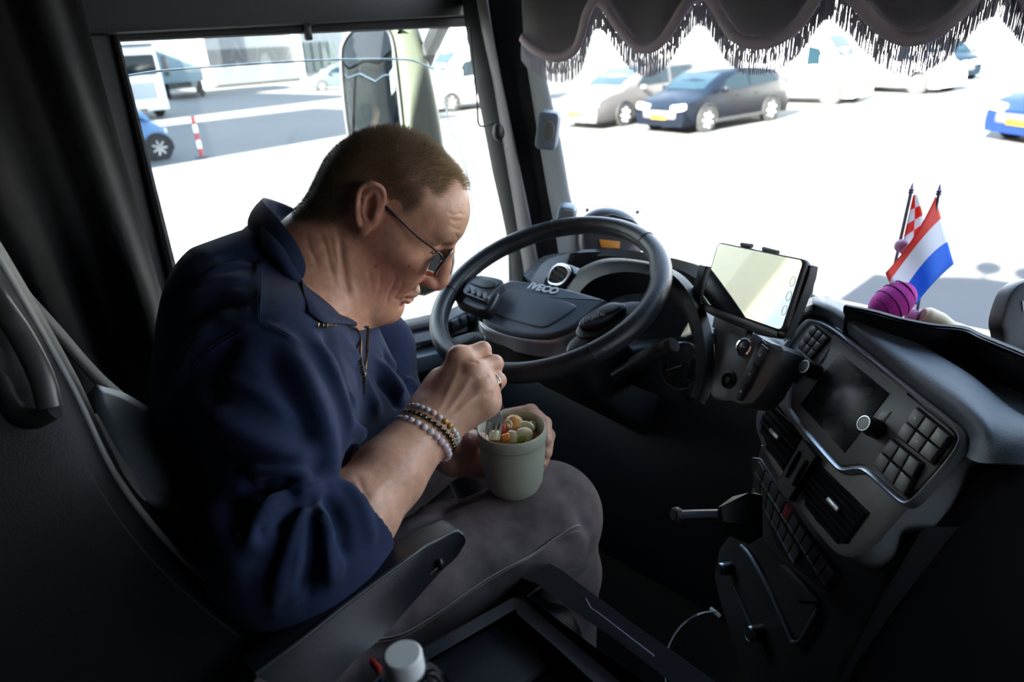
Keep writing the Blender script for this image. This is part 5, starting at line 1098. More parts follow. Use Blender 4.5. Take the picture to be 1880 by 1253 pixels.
def surface(f, lo, hi, h, blk=8):
    """zero level of f on a regular grid (surface nets), evaluated only near the surface"""
    lo = A(lo, np.float32); n = (np.ceil((A(hi)-lo)/h/blk).astype(int)+1); N_ = n*blk+1
    vals = np.full(tuple(N_), 1.0, np.float32)
    ci = np.stack(np.meshgrid(*[np.arange(k) for k in n], indexing='ij'), -1).reshape(-1, 3)
    cc_ = lo+(ci*blk+blk/2)*h; dc = f(cc_.astype(np.float32)); near = ci[np.abs(dc) < blk*h*1.9]
    sgn = dc
    for (i, j, k), d in zip(ci, dc):
        if d < 0: vals[i*blk:i*blk+blk+1, j*blk:j*blk+blk+1, k*blk:k*blk+blk+1] = -1
    loc = np.stack(np.meshgrid(*[np.arange(blk+1)]*3, indexing='ij'), -1).reshape(-1, 3)
    for s_ in range(0, len(near), 400):
        b = near[s_:s_+400]; idx = (b[:, None, :]*blk+loc[None]).reshape(-1, 3)
        v = f((lo+idx*h).astype(np.float32)); vals[idx[:, 0], idx[:, 1], idx[:, 2]] = v
    sg = vals < 0; c = sg[:-1, :-1, :-1].astype(np.int8)
    tot = np.zeros(c.shape, np.int8)
    cor = [(a, b, c_) for a in (0, 1) for b in (0, 1) for c_ in (0, 1)]
    sl = lambda o: tuple(slice(q, vals.shape[d]-1+q) for d, q in enumerate(o))
    for o in cor: tot += sg[sl(o)]
    act = np.argwhere((tot > 0) & (tot < 8)); idm = -np.ones(tot.shape, np.int64); idm[tuple(act.T)] = np.arange(len(act))
    acc = np.zeros((len(act), 3)); cnt = np.zeros(len(act))
    for i, a in enumerate(cor):
        for b in cor[i+1:]:
            if sum(abs(A(a)-A(b))) != 1: continue
            va = vals[tuple((act+a).T)]; vb = vals[tuple((act+b).T)]; m = (va < 0) != (vb < 0)
            t = np.where(m, va/np.where(m, va-vb, 1), 0); p = A(a)+t[:, None]*(A(b)-A(a)); acc[m] += p[m]; cnt[m] += 1
    V = lo+(act+acc/cnt[:, None])*h; F = []
    for ax in range(3):
        o1 = [0, 0, 0]; o1[ax] = 1; s0 = tuple(slice(0, vals.shape[d]-(1 if d == ax else 0)) for d in range(3)); s1 = tuple(slice(1 if d == ax else 0, vals.shape[d]) for d in range(3))
        e = np.argwhere(sg[s0] != sg[s1]); e = e[np.all([e[:, d] > 0 for d in range(3) if d != ax], axis=0)]; e = e[np.all([e[:, d] < idm.shape[d] for d in range(3)], axis=0)]
        u, w = [(1, 2), (2, 0), (0, 1)][ax]; q = []
        for du, dw in ((1, 1), (0, 1), (0, 0), (1, 0)):
            k = e.copy(); k[:, u] -= du; k[:, w] -= dw; q.append(idm[tuple(k.T)])
        q = np.stack(q, 1); flip = ~sg[tuple(e.T)]; q[flip] = q[flip][:, ::-1]; F.append(q[(q >= 0).all(1)])
    return V.astype(np.float64), np.concatenate(F)
def vnormals(V, F):
    n = np.cross(V[F[:, 2]]-V[F[:, 0]], V[F[:, 3]]-V[F[:, 1]]); N_ = np.zeros_like(V)
    for k in range(4): np.add.at(N_, F[:, k], n)
    return N_/np.maximum(np.linalg.norm(N_, axis=1), 1e-12)[:, None]
def relax(V, F, it=2, lam=.5):
    for _ in range(it):
        s_ = np.zeros_like(V); c = np.zeros(len(V))
        for k in range(4):
            a, b = F[:, k], F[:, (k+1) % 4]; np.add.at(s_, a, V[b]); np.add.at(s_, b, V[a]); np.add.at(c, a, 1); np.add.at(c, b, 1)
        V = V+lam*(s_/np.maximum(c, 1)[:, None]-V)
    return V
def snap(V, N_, pts):
    """seen points -> the facing surface point there (3D)"""
    x, y, d = project(V); face = ((V-CAM)*N_).sum(1) < 0; out = []
    for (px, py) in pts:
        m = face & (np.hypot(x-px, y-py) < 5)
        if m.sum() == 0: m = face & (np.hypot(x-px, y-py) < 14)
        if m.sum() == 0: m = face; k = np.argmin(np.where(m, np.hypot(x-px, y-py), 1e9)); out.append(V[k]); continue
        dm = d[m].min(); k = np.argmin(np.where(m & (d < dm+.03), np.hypot(x-px, y-py), 1e9)); out.append(V[k])
    return A(out)
def crease(V, N_, pts, a, w, n=6, skew=0.):
    """raise (a>0) or carve (a<0) the surface along a 3D line"""
    L = snap(V, N_, pts) if len(pts[0]) == 2 else A(pts)
    if len(L) > 2: L = spline(L, n)
    m = np.where(np.all((V > L.min(0)-3.2*w) & (V < L.max(0)+3.2*w), axis=1))[0]
    if len(m) == 0: return V
    Q = V[m]; best = np.full(len(m), 1e9); tt = np.zeros(len(m)); tot = len(L)-1
    for i in range(tot):
        ab = L[i+1]-L[i]; t = np.clip((Q-L[i])@ab/max(ab@ab, 1e-12), 0, 1); dd = np.linalg.norm(Q-L[i]-t[:, None]*ab, axis=1); k = dd < best; best[k] = dd[k]; tt[k] = (i+t[k])/tot
    fade = np.clip(np.minimum(tt, 1-tt)*5, 0.12, 1); V = V.copy(); V[m] += N_[m]*(a*fade*np.exp(-(best/w)**2))[:, None]; return V
def colours(o, C_, name='tone'):
    at = o.data.color_attributes.new(name, 'FLOAT_COLOR', 'POINT'); at.data.foreach_set('color', np.concatenate([C_, np.ones((len(C_), 1))], 1).astype(np.float32).ravel())
def colour_mat(name, rough, bump, bscale, sss=0, sheen=0, extra=0, spec=.5, detail=4):
    m = mat(name, (.5, .5, .5), rough, bump=bump, bscale=bscale, sss=sss, sheen=sheen, spec=spec, detail=detail); n = m.node_tree; b = n.nodes['Principled BSDF']
    a = n.nodes.new('ShaderNodeAttribute'); a.attribute_name = 'tone'
    t = n.nodes.new('ShaderNodeTexNoise'); t.inputs['Scale'].default_value = extra or 60; t.inputs['Detail'].default_value = 6
    tc = n.nodes.new('ShaderNodeTexCoord'); n.links.new(tc.outputs['Object'], t.inputs['Vector'])
    mr_ = n.nodes.new('ShaderNodeMapRange'); mr_.inputs[1].default_value = .3; mr_.inputs[2].default_value = .7; mr_.inputs[3].default_value = .86; mr_.inputs[4].default_value = 1.12
    mx = n.nodes.new('ShaderNodeVectorMath'); mx.operation = 'SCALE'; n.links.new(t.outputs['Fac'], mr_.inputs[0]); n.links.new(a.outputs['Color'], mx.inputs[0]); n.links.new(mr_.outputs[0], mx.inputs['Scale']); n.links.new(mx.outputs[0], b.inputs['Base Color']); return m
# ------------------------------------------------------------------ head frame
_y, _p = radians(47), radians(45)
_a = A([sin(_y), cos(_y), 0]); HR = A([cos(_y), -sin(_y), 0]); HFv = _a*cos(_p)-A([0, 0, 1.])*sin(_p); HU = A([0, 0, 1.])*cos(_p)+_a*sin(_p)
HO = D(684, 394, .855)-.072*HR
HM = np.stack([HFv, HU, HR], 1).astype(np.float32)
hw = lambda f, u, r=0: HO+HFv*f+HU*u+HR*r
def hside(px, py, r):                     # seen point -> head coordinates on a plane r to the man's right
    q = ray(px, py); O = HO+HR*r; P = CAM+q*((O-CAM)@HR)/(q@HR)-HO; return float(P@HFv), float(P@HU)
ZH = lambda x, y: (540+x/2.983, 220+y/2.983)
Ut = A([-.155, -.150, -.1376, -.1286, -.119, -.110, -.103, -.0956, -.087, -.078, -.068, -.058, -.045, -.03, -.015, 0, .012, .022, .032, .042, .052, .064, .08])
Ft = A([.040, .062, .098, .110, .1145, .1140, .1115, .1085, .1085, .1095, .1090, .1065, .1020, .0975, .0960, .0965, .0985, .1010, .1025, .1015, .0985, .0905, .070])
Wt = A([.010, .020, .030, .036, .043, .047, .050, .053, .0555, .0575, .060, .062, .0645, .0665, .0680, .0690, .0695, .0700, .0700, .0700, .0695, .068, .06])
def head_sdf(P):
    q = (P-HO.astype(np.float32))@HM; f, u, r = q[:, 0], q[:, 1], q[:, 2]; ar = np.abs(r)
    d = ell(q, (.006, .012, 0), (.092, .088, .0735))
    d = smin(d, ell(q, (.050, .044, 0), (.050, .046, .060)), .02)
    d = smin(d, ell(q, (-.030, -.01, 0), (.052, .06, .060)), .03)
    F_ = np.interp(u, Ut, Ft).astype(np.float32); W_ = np.interp(u, Ut, Wt).astype(np.float32); c0 = .020
    g_ = f-c0; aa = np.where(g_ > 0, F_-c0, .05); n_ = 2.15; rad = np.sqrt(g_**2+r**2)+1e-6
    qn = (np.abs(g_/aa)**n_+(ar/W_)**n_)**(1/n_); fd = (1-1/np.maximum(qn, .05))*rad*.85
    fd = smax(fd, u-.070, .02); fd = smax(fd, -.146-u, .02); d = smin(d, fd, .016)
    Q = np.stack([f, u, ar], 1)                                  # mirrored pieces
    # brow, cheek bones, jaw
    d = smin(d, cap(Q, (.092, .034, .008), (.080, .036, .046), .0105, .009), .014)
    d = smin(d, ell(Q, (.062, -.022, .046), (.026, .017, .020)), .02)
    d = smin(d, ell(Q, (.084, -.045, .024), (.018, .02, .016)), .02)
    d = smin(d, cap(Q, (.006, -.075, .050), (.085, -.118, .026), .016, .018), .03)
    # eye sockets, then lids over the eyeballs
    d = smax(d, -ell(Q, (.1035, .010, .032), (.014, .0105, .017)), .010)
    d = smin(d, ell(Q, (.0815, .009, .0315), (.0122, .0118, .0145)), .003)
    d = smax(d, -cap(Q, (.0955, .0035, .022), (.0885, .0015, .043), .0011), .002)
    d = smin(d, cap(Q, (.0925, -.006, .020), (.086, -.009, .042), .004), .006)
    # nose
    d = smin(d, chain(q, [(.100, .024, 0), (.1085, .005, 0), (.118, -.014, 0), (.1265, -.032, 0), (.1275, -.041, 0)], [.0065, .0068, .0078, .0098, .0105], .01), .008)
    d = smin(d, ell(Q, (.1165, -.0435, .0115), (.0115, .0085, .0075)), .005)
    d = smin(d, cap(q, (.124, -.0475, 0), (.112, -.054, 0), .0048), .006)
    d = smax(d, -ell(Q, (.1175, -.0520, .0085), (.0065, .004, .0034)), .002)
    # lips and chin
    d = smin(d, chain(Q, [(.1135, -.0705, .001), (.1100, -.0725, .012), (.1015, -.0770, .0235)], [.0052, .0046, .0028]), .006)
    d = smin(d, chain(Q, [(.1120, -.0850, .001), (.1085, -.0850, .012), (.1005, -.0800, .0235)], [.0062, .0056, .003]), .006)
    d = smax(d, -chain(Q, [(.1195, -.0775, .0), (.1150, -.0780, .012), (.1045, -.0795, .0245)], [.0016, .0016, .0018]), .003)
    d = smax(d, -cap(Q, (.1180, -.0960, 0), (.1085, -.0955, .016), .0035), .009)
    d = smin(d, ell(q, (.1, -.119, 0), (.0165, .0165, .020)), .012)
    # flesh under the bowed chin
    d = smin(d, cap(q, (.075, -.122, 0), (.045, -.128, 0), .026, .034), .03)
    # neck
    d = smin(d, neck_sdf(P), .022)
    # ear
    e = Fr((-.004, .006, .0715), nrm((.85, .42, .16)), (-.44, .89, .02))       # X forward-out, Y up, Z outwards/back
    R_ = np.stack([e.X, e.Y, e.Z], 1).astype(np.float32); E = (Q-e.O.astype(np.float32))@R_; E = E*A([1.06, 1, 1], np.float32)
    sx = -1.0
    # outline curve of the helix
    hel = [(.013, .004), (.0145, .018), (.010, .0295), (-.001, .0335), (-.0125, .0295), (-.0175, .018), (-.0165, .002), (-.0135, -.012), (-.0105, -.020)]
    zz = lambda x: .010-.30*x
    plate = smax(ell(E, (-.003, .004, .006), (.0175, .031, .0075), ), -ell(E, (-.004, .006, .016), (.0125, .0225, .0095)), .004)
    helix = chain(E, [(x, y, zz(x)) for x, y in spline(hel, 3)], list(np.linspace(.0030, .0034, 25)), .002)
    lobe = ell(E, (-.0045, -.0255, .0075), (.0085, .0105, .005))
    anti = chain(E, [(-.003, .024, .0095), (-.0095, .014, .0115), (-.0095, .0, .0115), (-.0045, -.012, .0095)], [.0024, .0030, .0032, .0030], .003)
    trag = ell(E, (.0085, -.003, .0085), (.0045, .0065, .004))
    ear = smin(smin(smin(smin(plate, helix, .003), lobe, .005), anti, .003), trag, .004)
    ear = smax(ear, -ell(E, (-.0005, -.002, .010), (.0060, .0085, .011)), .003)
    ear = smin(ear, ell(E, (.004, 0, -.004), (.012, .024, .010)), .005)
    return smin(d, ear, .004)
NB = D(578, 492, .940)                                   # base of the neck
def neck_sdf(P):
    hb = hw(-.025, -.055).astype(np.float32)
    d = cap(P, hb, NB, .054, .056)
    d = smin(d, cap(P, hw(.015, -.095), D(612, 548, .925), .034, .036), .03)
    return d
# ------------------------------------------------------------------ right hand and forearm (holding the fork)
RW = D(783, 792, .86)                                          # wrist
CUF = D(650, 948, .765); ELB = D(545, 1060, .735)
mc = [D(843, 657, .885), D(868, 684, .872), D(884, 714, .865), D(892, 742, .865)]           # knuckles, index to little
pp = [D(886, 643, .905), D(908, 668, .900), D(914, 699, .893), D(906, 736, .888)]           # middle joints
dd_ = [D(893, 668, .925), D(906, 694, .923), D(903, 722, .916), D(892, 752, .905)]           # end joints
ft = [D(876, 684, .925), D(884, 706, .922), D(882, 730, .915), D(876, 755, .905)]           # tips
def rhand_sdf(P):
    w = RW; d = chain(P, [ELB, CUF, D(715, 870, .81), D(755, 822, .84), w], [.050, .0455, .041, .034, .0285], .02)
    d = smin(d, cap(P, w+UPV*.006, w-UPV*.006, .027), .02)
    pal = None
    for i, (m, r0, r1) in enumerate(zip(mc, (.016, .0165, .0155, .0155), (.0125, .0125, .0118, .011))):
        st = w+(m-w)*.12; e = cap(P, st+(m-w)*0, m+fw*.004, r0+.003, r1+.001); pal = e if pal is None else smin(pal, e, .026)
    cen = (mc[0]+mc[1]+mc[2]+mc[3]+w)/5
    pal = smin(pal, cap(P, mc[0]+fw*.005, mc[3]+fw*.005, .0135), .012); pal = smin(pal, ell(P, cen+fw*.013, (.034, .040, .020), nrm(mc[3]-mc[0]), nrm(mc[1]-w)), .02)
    pal = smin(pal, cap(P, w+(mc[3]-w)*.25+fw*.012-UPV*.004, mc[3]+fw*.012, .020, .015), .016)     # heel of the hand
    pal = smin(pal, cap(P, D(783, 745, .885), D(808, 700, .905), .022, .018), .018)                 # ball of the thumb
    d = smin(d, pal, .02)
    thumb = chain(P, [D(800, 712, .91), D(838, 690, .93), D(870, 700, .935), D(888, 712, .93)], [.0165, .0130, .0115, .009], .006)
    d = smin(d, thumb, .008)
    for i in range(4):
        r = (.0112, .0115, .0108, .0098)[i]
        fng = chain(P, [mc[i], pp[i], dd_[i], ft[i]], [r+.0012, r, r-.0015, r-.0025], .004)
        fng = smin(fng, ell(P, mc[i]-fw*.0015, (r+.0012,)*3), .012)
        d = smin(d, fng, .0045)
    return d
# ------------------------------------------------------------------ cup position, left hand around it
CUP_TOP = D(939, 783, .955); CUP_AX = nrm(A([.0, .0, 1.0])+RT*.01)
CB = lambda h: CUP_TOP-CUP_AX*h
LW = D(835, 838, 1.035)
def lhand_sdf(P):
    d = chain(P, [A([-.705, .60, .93]), D(740, 800, 1.13), LW], [.046, .038, .027], .02)
    ref = CB(.05)
    def around(px, py, dd): return D(px, py, dd)
    pal = cap(P, LW, D(900, 845, 1.03), .026, .024); pal = smin(pal, cap(P, D(880, 800, 1.045), D(950, 800, 1.05), .022, .02), .02)
    pal = smin(pal, cap(P, D(885, 850, 1.02), D(940, 850, 1.03), .02, .018), .02)
    d = smin(d, pal, .02)
    d = smin(d, chain(P, [D(858, 828, 1.01), D(866, 806, .985), D(884, 808, .955)], [.0165, .0125, .0105], .006), .010)      # thumb, tip on the near side
    fg = [([(930, 765, 1.045), (975, 755, 1.035), (1000, 778, 1.0), (1004, 808, .975)], .0100), ([(930, 795, 1.05), (978, 785, 1.04), (1006, 800, 1.0), (1003, 832, .975)], .0102),
          ([(930, 825, 1.045), (975, 820, 1.035), (1000, 832, 1.0), (996, 850, .975)], .0098), ([(930, 848, 1.035), (970, 848, 1.025), (990, 856, 1.0), (984, 866, .98)], .0085)]
    for pts, r in fg: d = smin(d, chain(P, [D(*p) for p in pts], [r+.002, r+.0005, r, r-.0015], .004), .004)
    return d
def body_sdf(P):
    d = head_sdf(P)
    d = smin(d, cap(P, NB, (-.56, .36, 1.0), .068, .11), .04)                       # chest, kept well inside the shirt
    d = smin(d, cap(P, (-.56, .36, 1.0), (-.53, .30, .76), .11, .11), .04)
    d = smin(d, chain(P, [NB-A([0, 0, .04]), (-.45, .32, 1.10), ELB], [.05, .045, .040], .03), .03)
    d = smin(d, chain(P, [NB-A([0, 0, .04]), (-.76, .49, 1.10), (-.705, .60, .93)], [.05, .045, .036], .03), .03)
    return smin(smin(d, rhand_sdf(P), .02), lhand_sdf(P), .02)
# ------------------------------------------------------------------ clothes
SHR, SHL = A([-.452, .318, 1.085]), A([-.775, .485, 1.105])
def sweater_sdf(P):
    X_ = (.92, -.39, 0); Y_ = (.39, .92, 0)
    d = ell(P, (-.575, .340, 1.00), (.190, .140, .170), X_, Y_)
    d = smin(d, ell(P, (-.555, .335, .85), (.185, .158, .18), X_, Y_), .06)
    d = smin(d, cap(P, SHR+A([-.03, 0, .0]), SHL+A([.02, 0, 0]), .060, .055), .06)
    d = smin(d, cap(P, NB+A([-.03, -.03, -.04]), (-.57, .36, 1.02), .074, .11), .05); d = smin(d, cap(P, D(505, 478, .95), D(430, 540, .92), .045, .075), .06)
    d = smin(d, cap(P, D(630, 640, .985), D(690, 790, .985), .055, .065), .05)          # chest hanging forward over the lap
    # right sleeve, baggy at the elbow, pushed up to mid forearm
    d = smin(d, chain(P, [SHR, SHR*.5+D(520, 930, .74)*.5, D(515, 1010, .735), D(555, 1050, .735)], [.068, .070, .068, .066], .05), .05)
    d = smin(d, chain(P, [D(555, 1050, .735), D(600, 1000, .745), D(645, 955, .765)], [.066, .062, .0515], .03), .03)
    # left sleeve to the wrist
    d = smin(d, chain(P, [SHL, (-.745, .575, .985), (-.705, .605, .925), D(735, 775, 1.15), D(782, 812, 1.10)], [.070, .064, .058, .048, .040], .04), .05)
    # open cuff and neck
    ax = nrm(D(715, 870, .81)-D(600, 1000, .745)); ce = D(652, 945, .765)
    d = smax(d, -cap(P, ce-ax*.004, ce+ax*.06, .047), .004)
    pl_ = (P-(ce+ax*.004).astype(np.float32))@ax.astype(np.float32); near_ = np.linalg.norm(P-ce.astype(np.float32), axis=1) < .10
    axd = np.linalg.norm((P-ce.astype(np.float32))-np.outer(pl_, ax).astype(np.float32), axis=1); d = np.where(near_ & (axd < .066), smax(d, pl_, .006), d)
    d = smax(d, -cap(P, D(590, 515, .935), hw(-.01, -.06), .064, .068), .006)
    return d
def jeans_sdf(P):
    HRj, HLj = A([-.41, .24, .665]), A([-.63, .24, .665]); KR, KL = D(1008, 945, 1.055), A([-.60, .70, .77])
    d = chain(P, [HRj, HRj*.5+KR*.5+A([0, 0, .012]), KR+A([0, -.02, -.002]), KR], [.108, .092, .078, .073], .03)
    d = smin(d, chain(P, [KR, KR+A([-.02, .05, -.16]), KR+A([-.03, .06, -.40])], [.074, .062, .056], .02), .03)
    e = chain(P, [HLj, HLj*.5+KL*.5+A([0, 0, .01]), KL], [.108, .090, .074], .03)
    e = smin(e, chain(P, [KL, KL+A([0, .05, -.2]), KL+A([0, .08, -.45])], [.074, .062, .056], .02), .03)
    d = smin(d, e, .012); d = smin(d, ell(P, (-.52, .22, .69), (.19, .15, .12)), .05)
    return d
man = root('person', 'man in a navy quarter-zip sweater and glasses bent over a cup, eating with a fork', 'person', (-.52, .3, .6))
SKIN = colour_mat('skin', .42, .35, 700, sss=.12, extra=90, spec=.45)
V, F = surface(body_sdf, (-.86, .15, .60), (-.22, .78, 1.40), .0024 if 'QUICK' in globals() else .0018)
V = relax(V, F, 1, .4); N_ = vnormals(V, F)
z_ = ZH
def zl(*p): return [z_(x, y) for x, y in p]
# forehead, temple and cheek lines, neck folds
for pts, a, w in ((zl((835, 500), (870, 520), (905, 512), (930, 520)), -.0009, .0018), (zl((850, 545), (885, 555), (925, 550)), -.0009, .0018), (zl((840, 575), (880, 600), (912, 605)), -.0008, .0018), (zl((880, 620), (895, 650), (890, 690)), -.0008, .002),
                  (zl((735, 690), (755, 730), (750, 760)), -.0008, .002), (zl((770, 715), (790, 730), (815, 720)), -.0008, .0018), (zl((720, 660), (760, 668), (815, 690)), .0009, .003),
                  (zl((700, 900), (660, 935), (620, 960), (600, 1000)), -.0016, .0035), (zl((735, 880), (715, 910), (735, 925)), -.0008, .002),
                  (zl((560, 850), (545, 900), (520, 960), (505, 1010)), -.0008, .0022), (zl((600, 880), (580, 930), (555, 985)), -.0007, .002), (zl((540, 960), (560, 985), (600, 985), (640, 975)), -.0010, .0025), (zl((400, 800), (420, 880), (425, 960)), -.0007, .003), (zl((470, 830), (470, 900), (455, 980)), -.0007, .0025),
                  (zl((240, 590), (255, 700), (270, 800), (285, 920), (298, 1000)), -.0030, .005), (zl((130, 600), (180, 720), (200, 800), (240, 920)), -.0016, .004), (zl((60, 600), (80, 700), (110, 760), (130, 820)), -.0012, .0035), (zl((200, 640), (215, 720), (235, 800)), -.0012, .003), (zl((310, 860), (330, 940), (345, 1000)), .001, .004),
                  (zl((250, 640), (300, 650), (330, 640)), -.001, .005)):
    V = crease(V, N_, pts, a, w)
# hand: tendons, knuckle creases, thumb nail
for pts, a, w in (([(800, 765), (830, 705), (845, 665)], .0012, .004), ([(812, 770), (850, 715), (868, 690)], .0012, .004), ([(822, 775), (862, 735), (882, 715)], .0010, .004), ([(856, 672), (862, 668), (868, 664)], -.0004, .003), ([(856, 662), (880, 668)], -.0016, .003), ([(878, 694), (900, 690)], -.0016, .003), ([(888, 726), (906, 722)], -.0014, .003),
                  ([(640, 880), (652, 905), (668, 935)], -.0020, .004), ([(655, 872), (668, 900), (680, 925)], -.0016, .004), ([(668, 940), (690, 905), (720, 880)], .001, .006)):
    V = crease(V, N_, pts, a, w)
N_ = vnormals(V, F)
V = crease(V, N_, [hw(.093, .0165, .020), hw(.0945, .0190, .032), hw(.086, .0135, .046)], -.0014, .0019); V = crease(V, N_, [hw(.094, -.008, .022), hw(.092, -.0095, .034), hw(.085, -.007, .046)], -.0010, .002); N_ = vnormals(V, F)
q = (V-HO)@HM; f_, u_, r_ = q[:, 0], q[:, 1], q[:, 2]; ar_ = abs(r_)
base = A([.60, .31, .20]); Cc = np.tile(base, (len(V), 1))
def blob(c, s, col, k=1.):
    global Cc
    d2 = ((f_-c[0])/s[0])**2+((u_-c[1])/s[1])**2+((ar_-c[2])/s[2])**2; w = (np.exp(-d2)*k)[:, None]; Cc = Cc*(1-w)+A(col)*w
blob((.07, -.06, .055), (.04, .035, .03), (.58, .25, .17), .7); blob((.125, -.042, .005), (.014, .02, .02), (.58, .22, .15), .8); blob((.0, .0, .085), (.03, .05, .025), (.52, .22, .15), .8)
blob((.03, -.12, .045), (.04, .04, .04), (.50, .23, .16), .5); blob((.11, -.083, .008), (.010, .010, .016), (.42, .14, .11), .8); blob((.085, .045, .03), (.03, .025, .035), (.56, .36, .25), .6)
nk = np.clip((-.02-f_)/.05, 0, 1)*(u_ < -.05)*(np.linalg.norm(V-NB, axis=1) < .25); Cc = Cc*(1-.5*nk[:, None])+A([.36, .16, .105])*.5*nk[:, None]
# scalp under the hair
hl_pts = [(920, 372), (900, 335), (860, 280), (820, 262), (755, 262), (728, 300), (722, 360), (712, 420), (690, 470), (640, 505), (590, 515), (545, 525), (505, 560), (485, 600), (465, 560), (455, 430), (445, 385), (400, 355), (350, 360), (312, 400), (300, 470), (290, 520), (230, 560), (150, 575), (60, 560), (-60, 540), (-60, -60), (1100, -60), (1100, 385)]
def inpoly(x, y, P):
    c = np.zeros(len(x), bool); j = len(P)-1
    for i in range(len(P)):
        (xi, yi), (xj, yj) = P[i], P[j]; m = ((yi > y) != (yj > y)); xx = (xj-xi)*(y-yi)/((yj-yi) or 1e-9)+xi; c ^= m & (x < xx); j = i
    return c
# the hair line: outline on the visible side, mirrored to the far side
Vn = HO+np.outer(f_, HFv)+np.outer(u_, HU)+np.outer(ar_, HR); hx, hy, _ = project(Vn); hx = (hx-540)*2.983; hy = (hy-220)*2.983
hairy = inpoly(hx, hy, hl_pts) & (u_ > -.11) & (np.linalg.norm(q, axis=1) < .16)
hairy |= (u_ > .05) & (f_ < .05) & (ar_ < .06)
earz = (ar_ > .0745) & (np.abs(f_-.002) < .026) & (np.abs(u_-.004) < .042)
hairy &= ~earz; hairy &= ~((f_ > .086) | (u_ < -.085))
hs_ = hairy.astype(float)[:, None]
for _ in range(9):
    t2 = np.zeros_like(hs_); c2 = np.zeros(len(V))
    for k in range(4): np.add.at(t2, F[:, k], hs_[F[:, (k+1) % 4]]); np.add.at(t2, F[:, (k+1) % 4], hs_[F[:, k]]); np.add.at(c2, F[:, k], 1); np.add.at(c2, F[:, (k+1) % 4], 1)
    hs_ = t2/np.maximum(c2, 1)[:, None]
hs_ = hs_[:, 0]*(~earz)
hm = (hs_*.75)[:, None]; Cc = Cc*(1-hm)+A([.13, .083, .045])*hm
wr = np.linalg.norm(V-mc[0], axis=1)
for m_ in mc+pp: w = np.exp(-(np.linalg.norm(V-m_, axis=1)/.011)**2)[:, None]*.12; Cc = Cc*(1-w)+A([.60, .25, .17])*w
isarm = (np.linalg.norm(V-RW, axis=1) < .30) & (np.linalg.norm(V-HO, axis=1) > .22); Cc[isarm] = Cc[isarm]*A([1.22, 1.32, 1.36])  # forearm and hand skin lightened, strong window light painted in
# lash line
w = np.exp(-((f_-.093)/.006)**2-((u_-.0025)/.0016)**2-((ar_-.032)/.013)**2)[:, None]*.8; Cc = Cc*(1-w)+A([.06, .03, .02])*w
w = np.exp(-((u_-.040)/.004)**2-((ar_-.030)/.018)**2)[:, None]*.45*(f_ > .06)[:, None]; Cc = Cc*(1-w)+A([.22, .12, .06])*w
for p in zl((447, 803), (627, 803)): k = snap(V, N_, [p])[0]; w = np.exp(-(np.linalg.norm(V-k, axis=1)/.0022)**2)[:, None]*.8; Cc = Cc*(1-w)+A([.14, .05, .03])*w
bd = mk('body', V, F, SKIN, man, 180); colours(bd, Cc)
# nail of the left thumb and visible fingers
def nail(px, py, s_=.0055, tilt=0):
    p = snap(V, N_, [(px, py)])[0]; k = np.argmin(np.linalg.norm(V-p, axis=1)); n = N_[k]; ff = Fr(p+n*.0002, nrm(RT*cos(tilt)+UPV*sin(tilt)), UPV)
    g = G(Fr(p-n*s_*.25, np.cross(UPV, n), np.cross(n, np.cross(UPV, n)))); g.ell((0, 0, 0), (s_, s_*1.2, s_*.42), 16, 8); g.obj('fingernail', mat('nail', (.62, .42, .36), .25, coat=.4), bd, 180)
nail(862, 812, .006); nail(1003, 806, .0045); nail(1001, 832, .0045)
for sg_ in (1, -1):
    Lp_ = snap(V, N_, [(0, 0)])[:0]
    def surf(f1, u1, r1):
        m_ = (np.abs(q[:, 1]-u1) < .0018) & (np.abs(q[:, 2]-r1) < .0018) & (f_ > .05); return hw(f_[m_].max() if m_.any() else f1, u1, r1)
    g = G(); g.tube(spline([surf(.095, .0035, sg_*.021), surf(.096, .0010, sg_*.027), surf(.096, .0002, sg_*.034), surf(.090, .0012, sg_*.0405), surf(.086, .0022, sg_*.045)], 5), [.0004]+[.0009]*19+[.0004], 6); g.obj('eyelashes', mat('lash_brown', (.05, .028, .018), .6), bd, 180)
# ------------------------------------------------------------------ hair: short strands
hid = np.where(hs_ > .05)[0]; rg = np.random.default_rng(7)
area_pick = rg.choice(hid, 26000, p=hs_[hid]**1.3/(hs_[hid]**1.3).sum()); Pj = V[area_pick]+rg.normal(0, .0006, (26000, 3)); Nj = N_[area_pick]
fl = f_[area_pick]; ul = u_[area_pick]
top_ = np.clip((ul-.03)/.06, 0, 1); Ln = .0032+.0065*top_+.003*np.clip((fl-.03)/.05, 0, 1)+rg.uniform(0, .0015, 26000)
comb = HFv*(.55)+HU*(-.25); dirv = Nj*1.0+comb*(.25+.35*top_)[:, None]+rg.normal(0, .22, (26000, 3)); dirv /= np.linalg.norm(dirv, axis=1)[:, None]
sv = np.cross(dirv, rg.normal(0, 1, (26000, 3))); sv /= np.linalg.norm(sv, axis=1)[:, None]; wd = .00022
tipv = Pj+dirv*Ln[:, None]; tw = np.cross(dirv, sv)
Vh = np.stack([Pj+sv*wd, Pj-sv*wd*.5+tw*wd*.8, Pj-sv*wd*.5-tw*wd*.8, tipv], 1).reshape(-1, 3); bI = np.arange(26000)*4
Fh = np.concatenate([np.stack([bI, bI+1, bI+3], 1), np.stack([bI+1, bI+2, bI+3], 1), np.stack([bI+2, bI, bI+3], 1)])
HAIR = colour_mat('hair_blond', .45, 0, 100, extra=40, spec=.5)
ho2 = mk('hair', Vh, Fh, HAIR, man, 180)
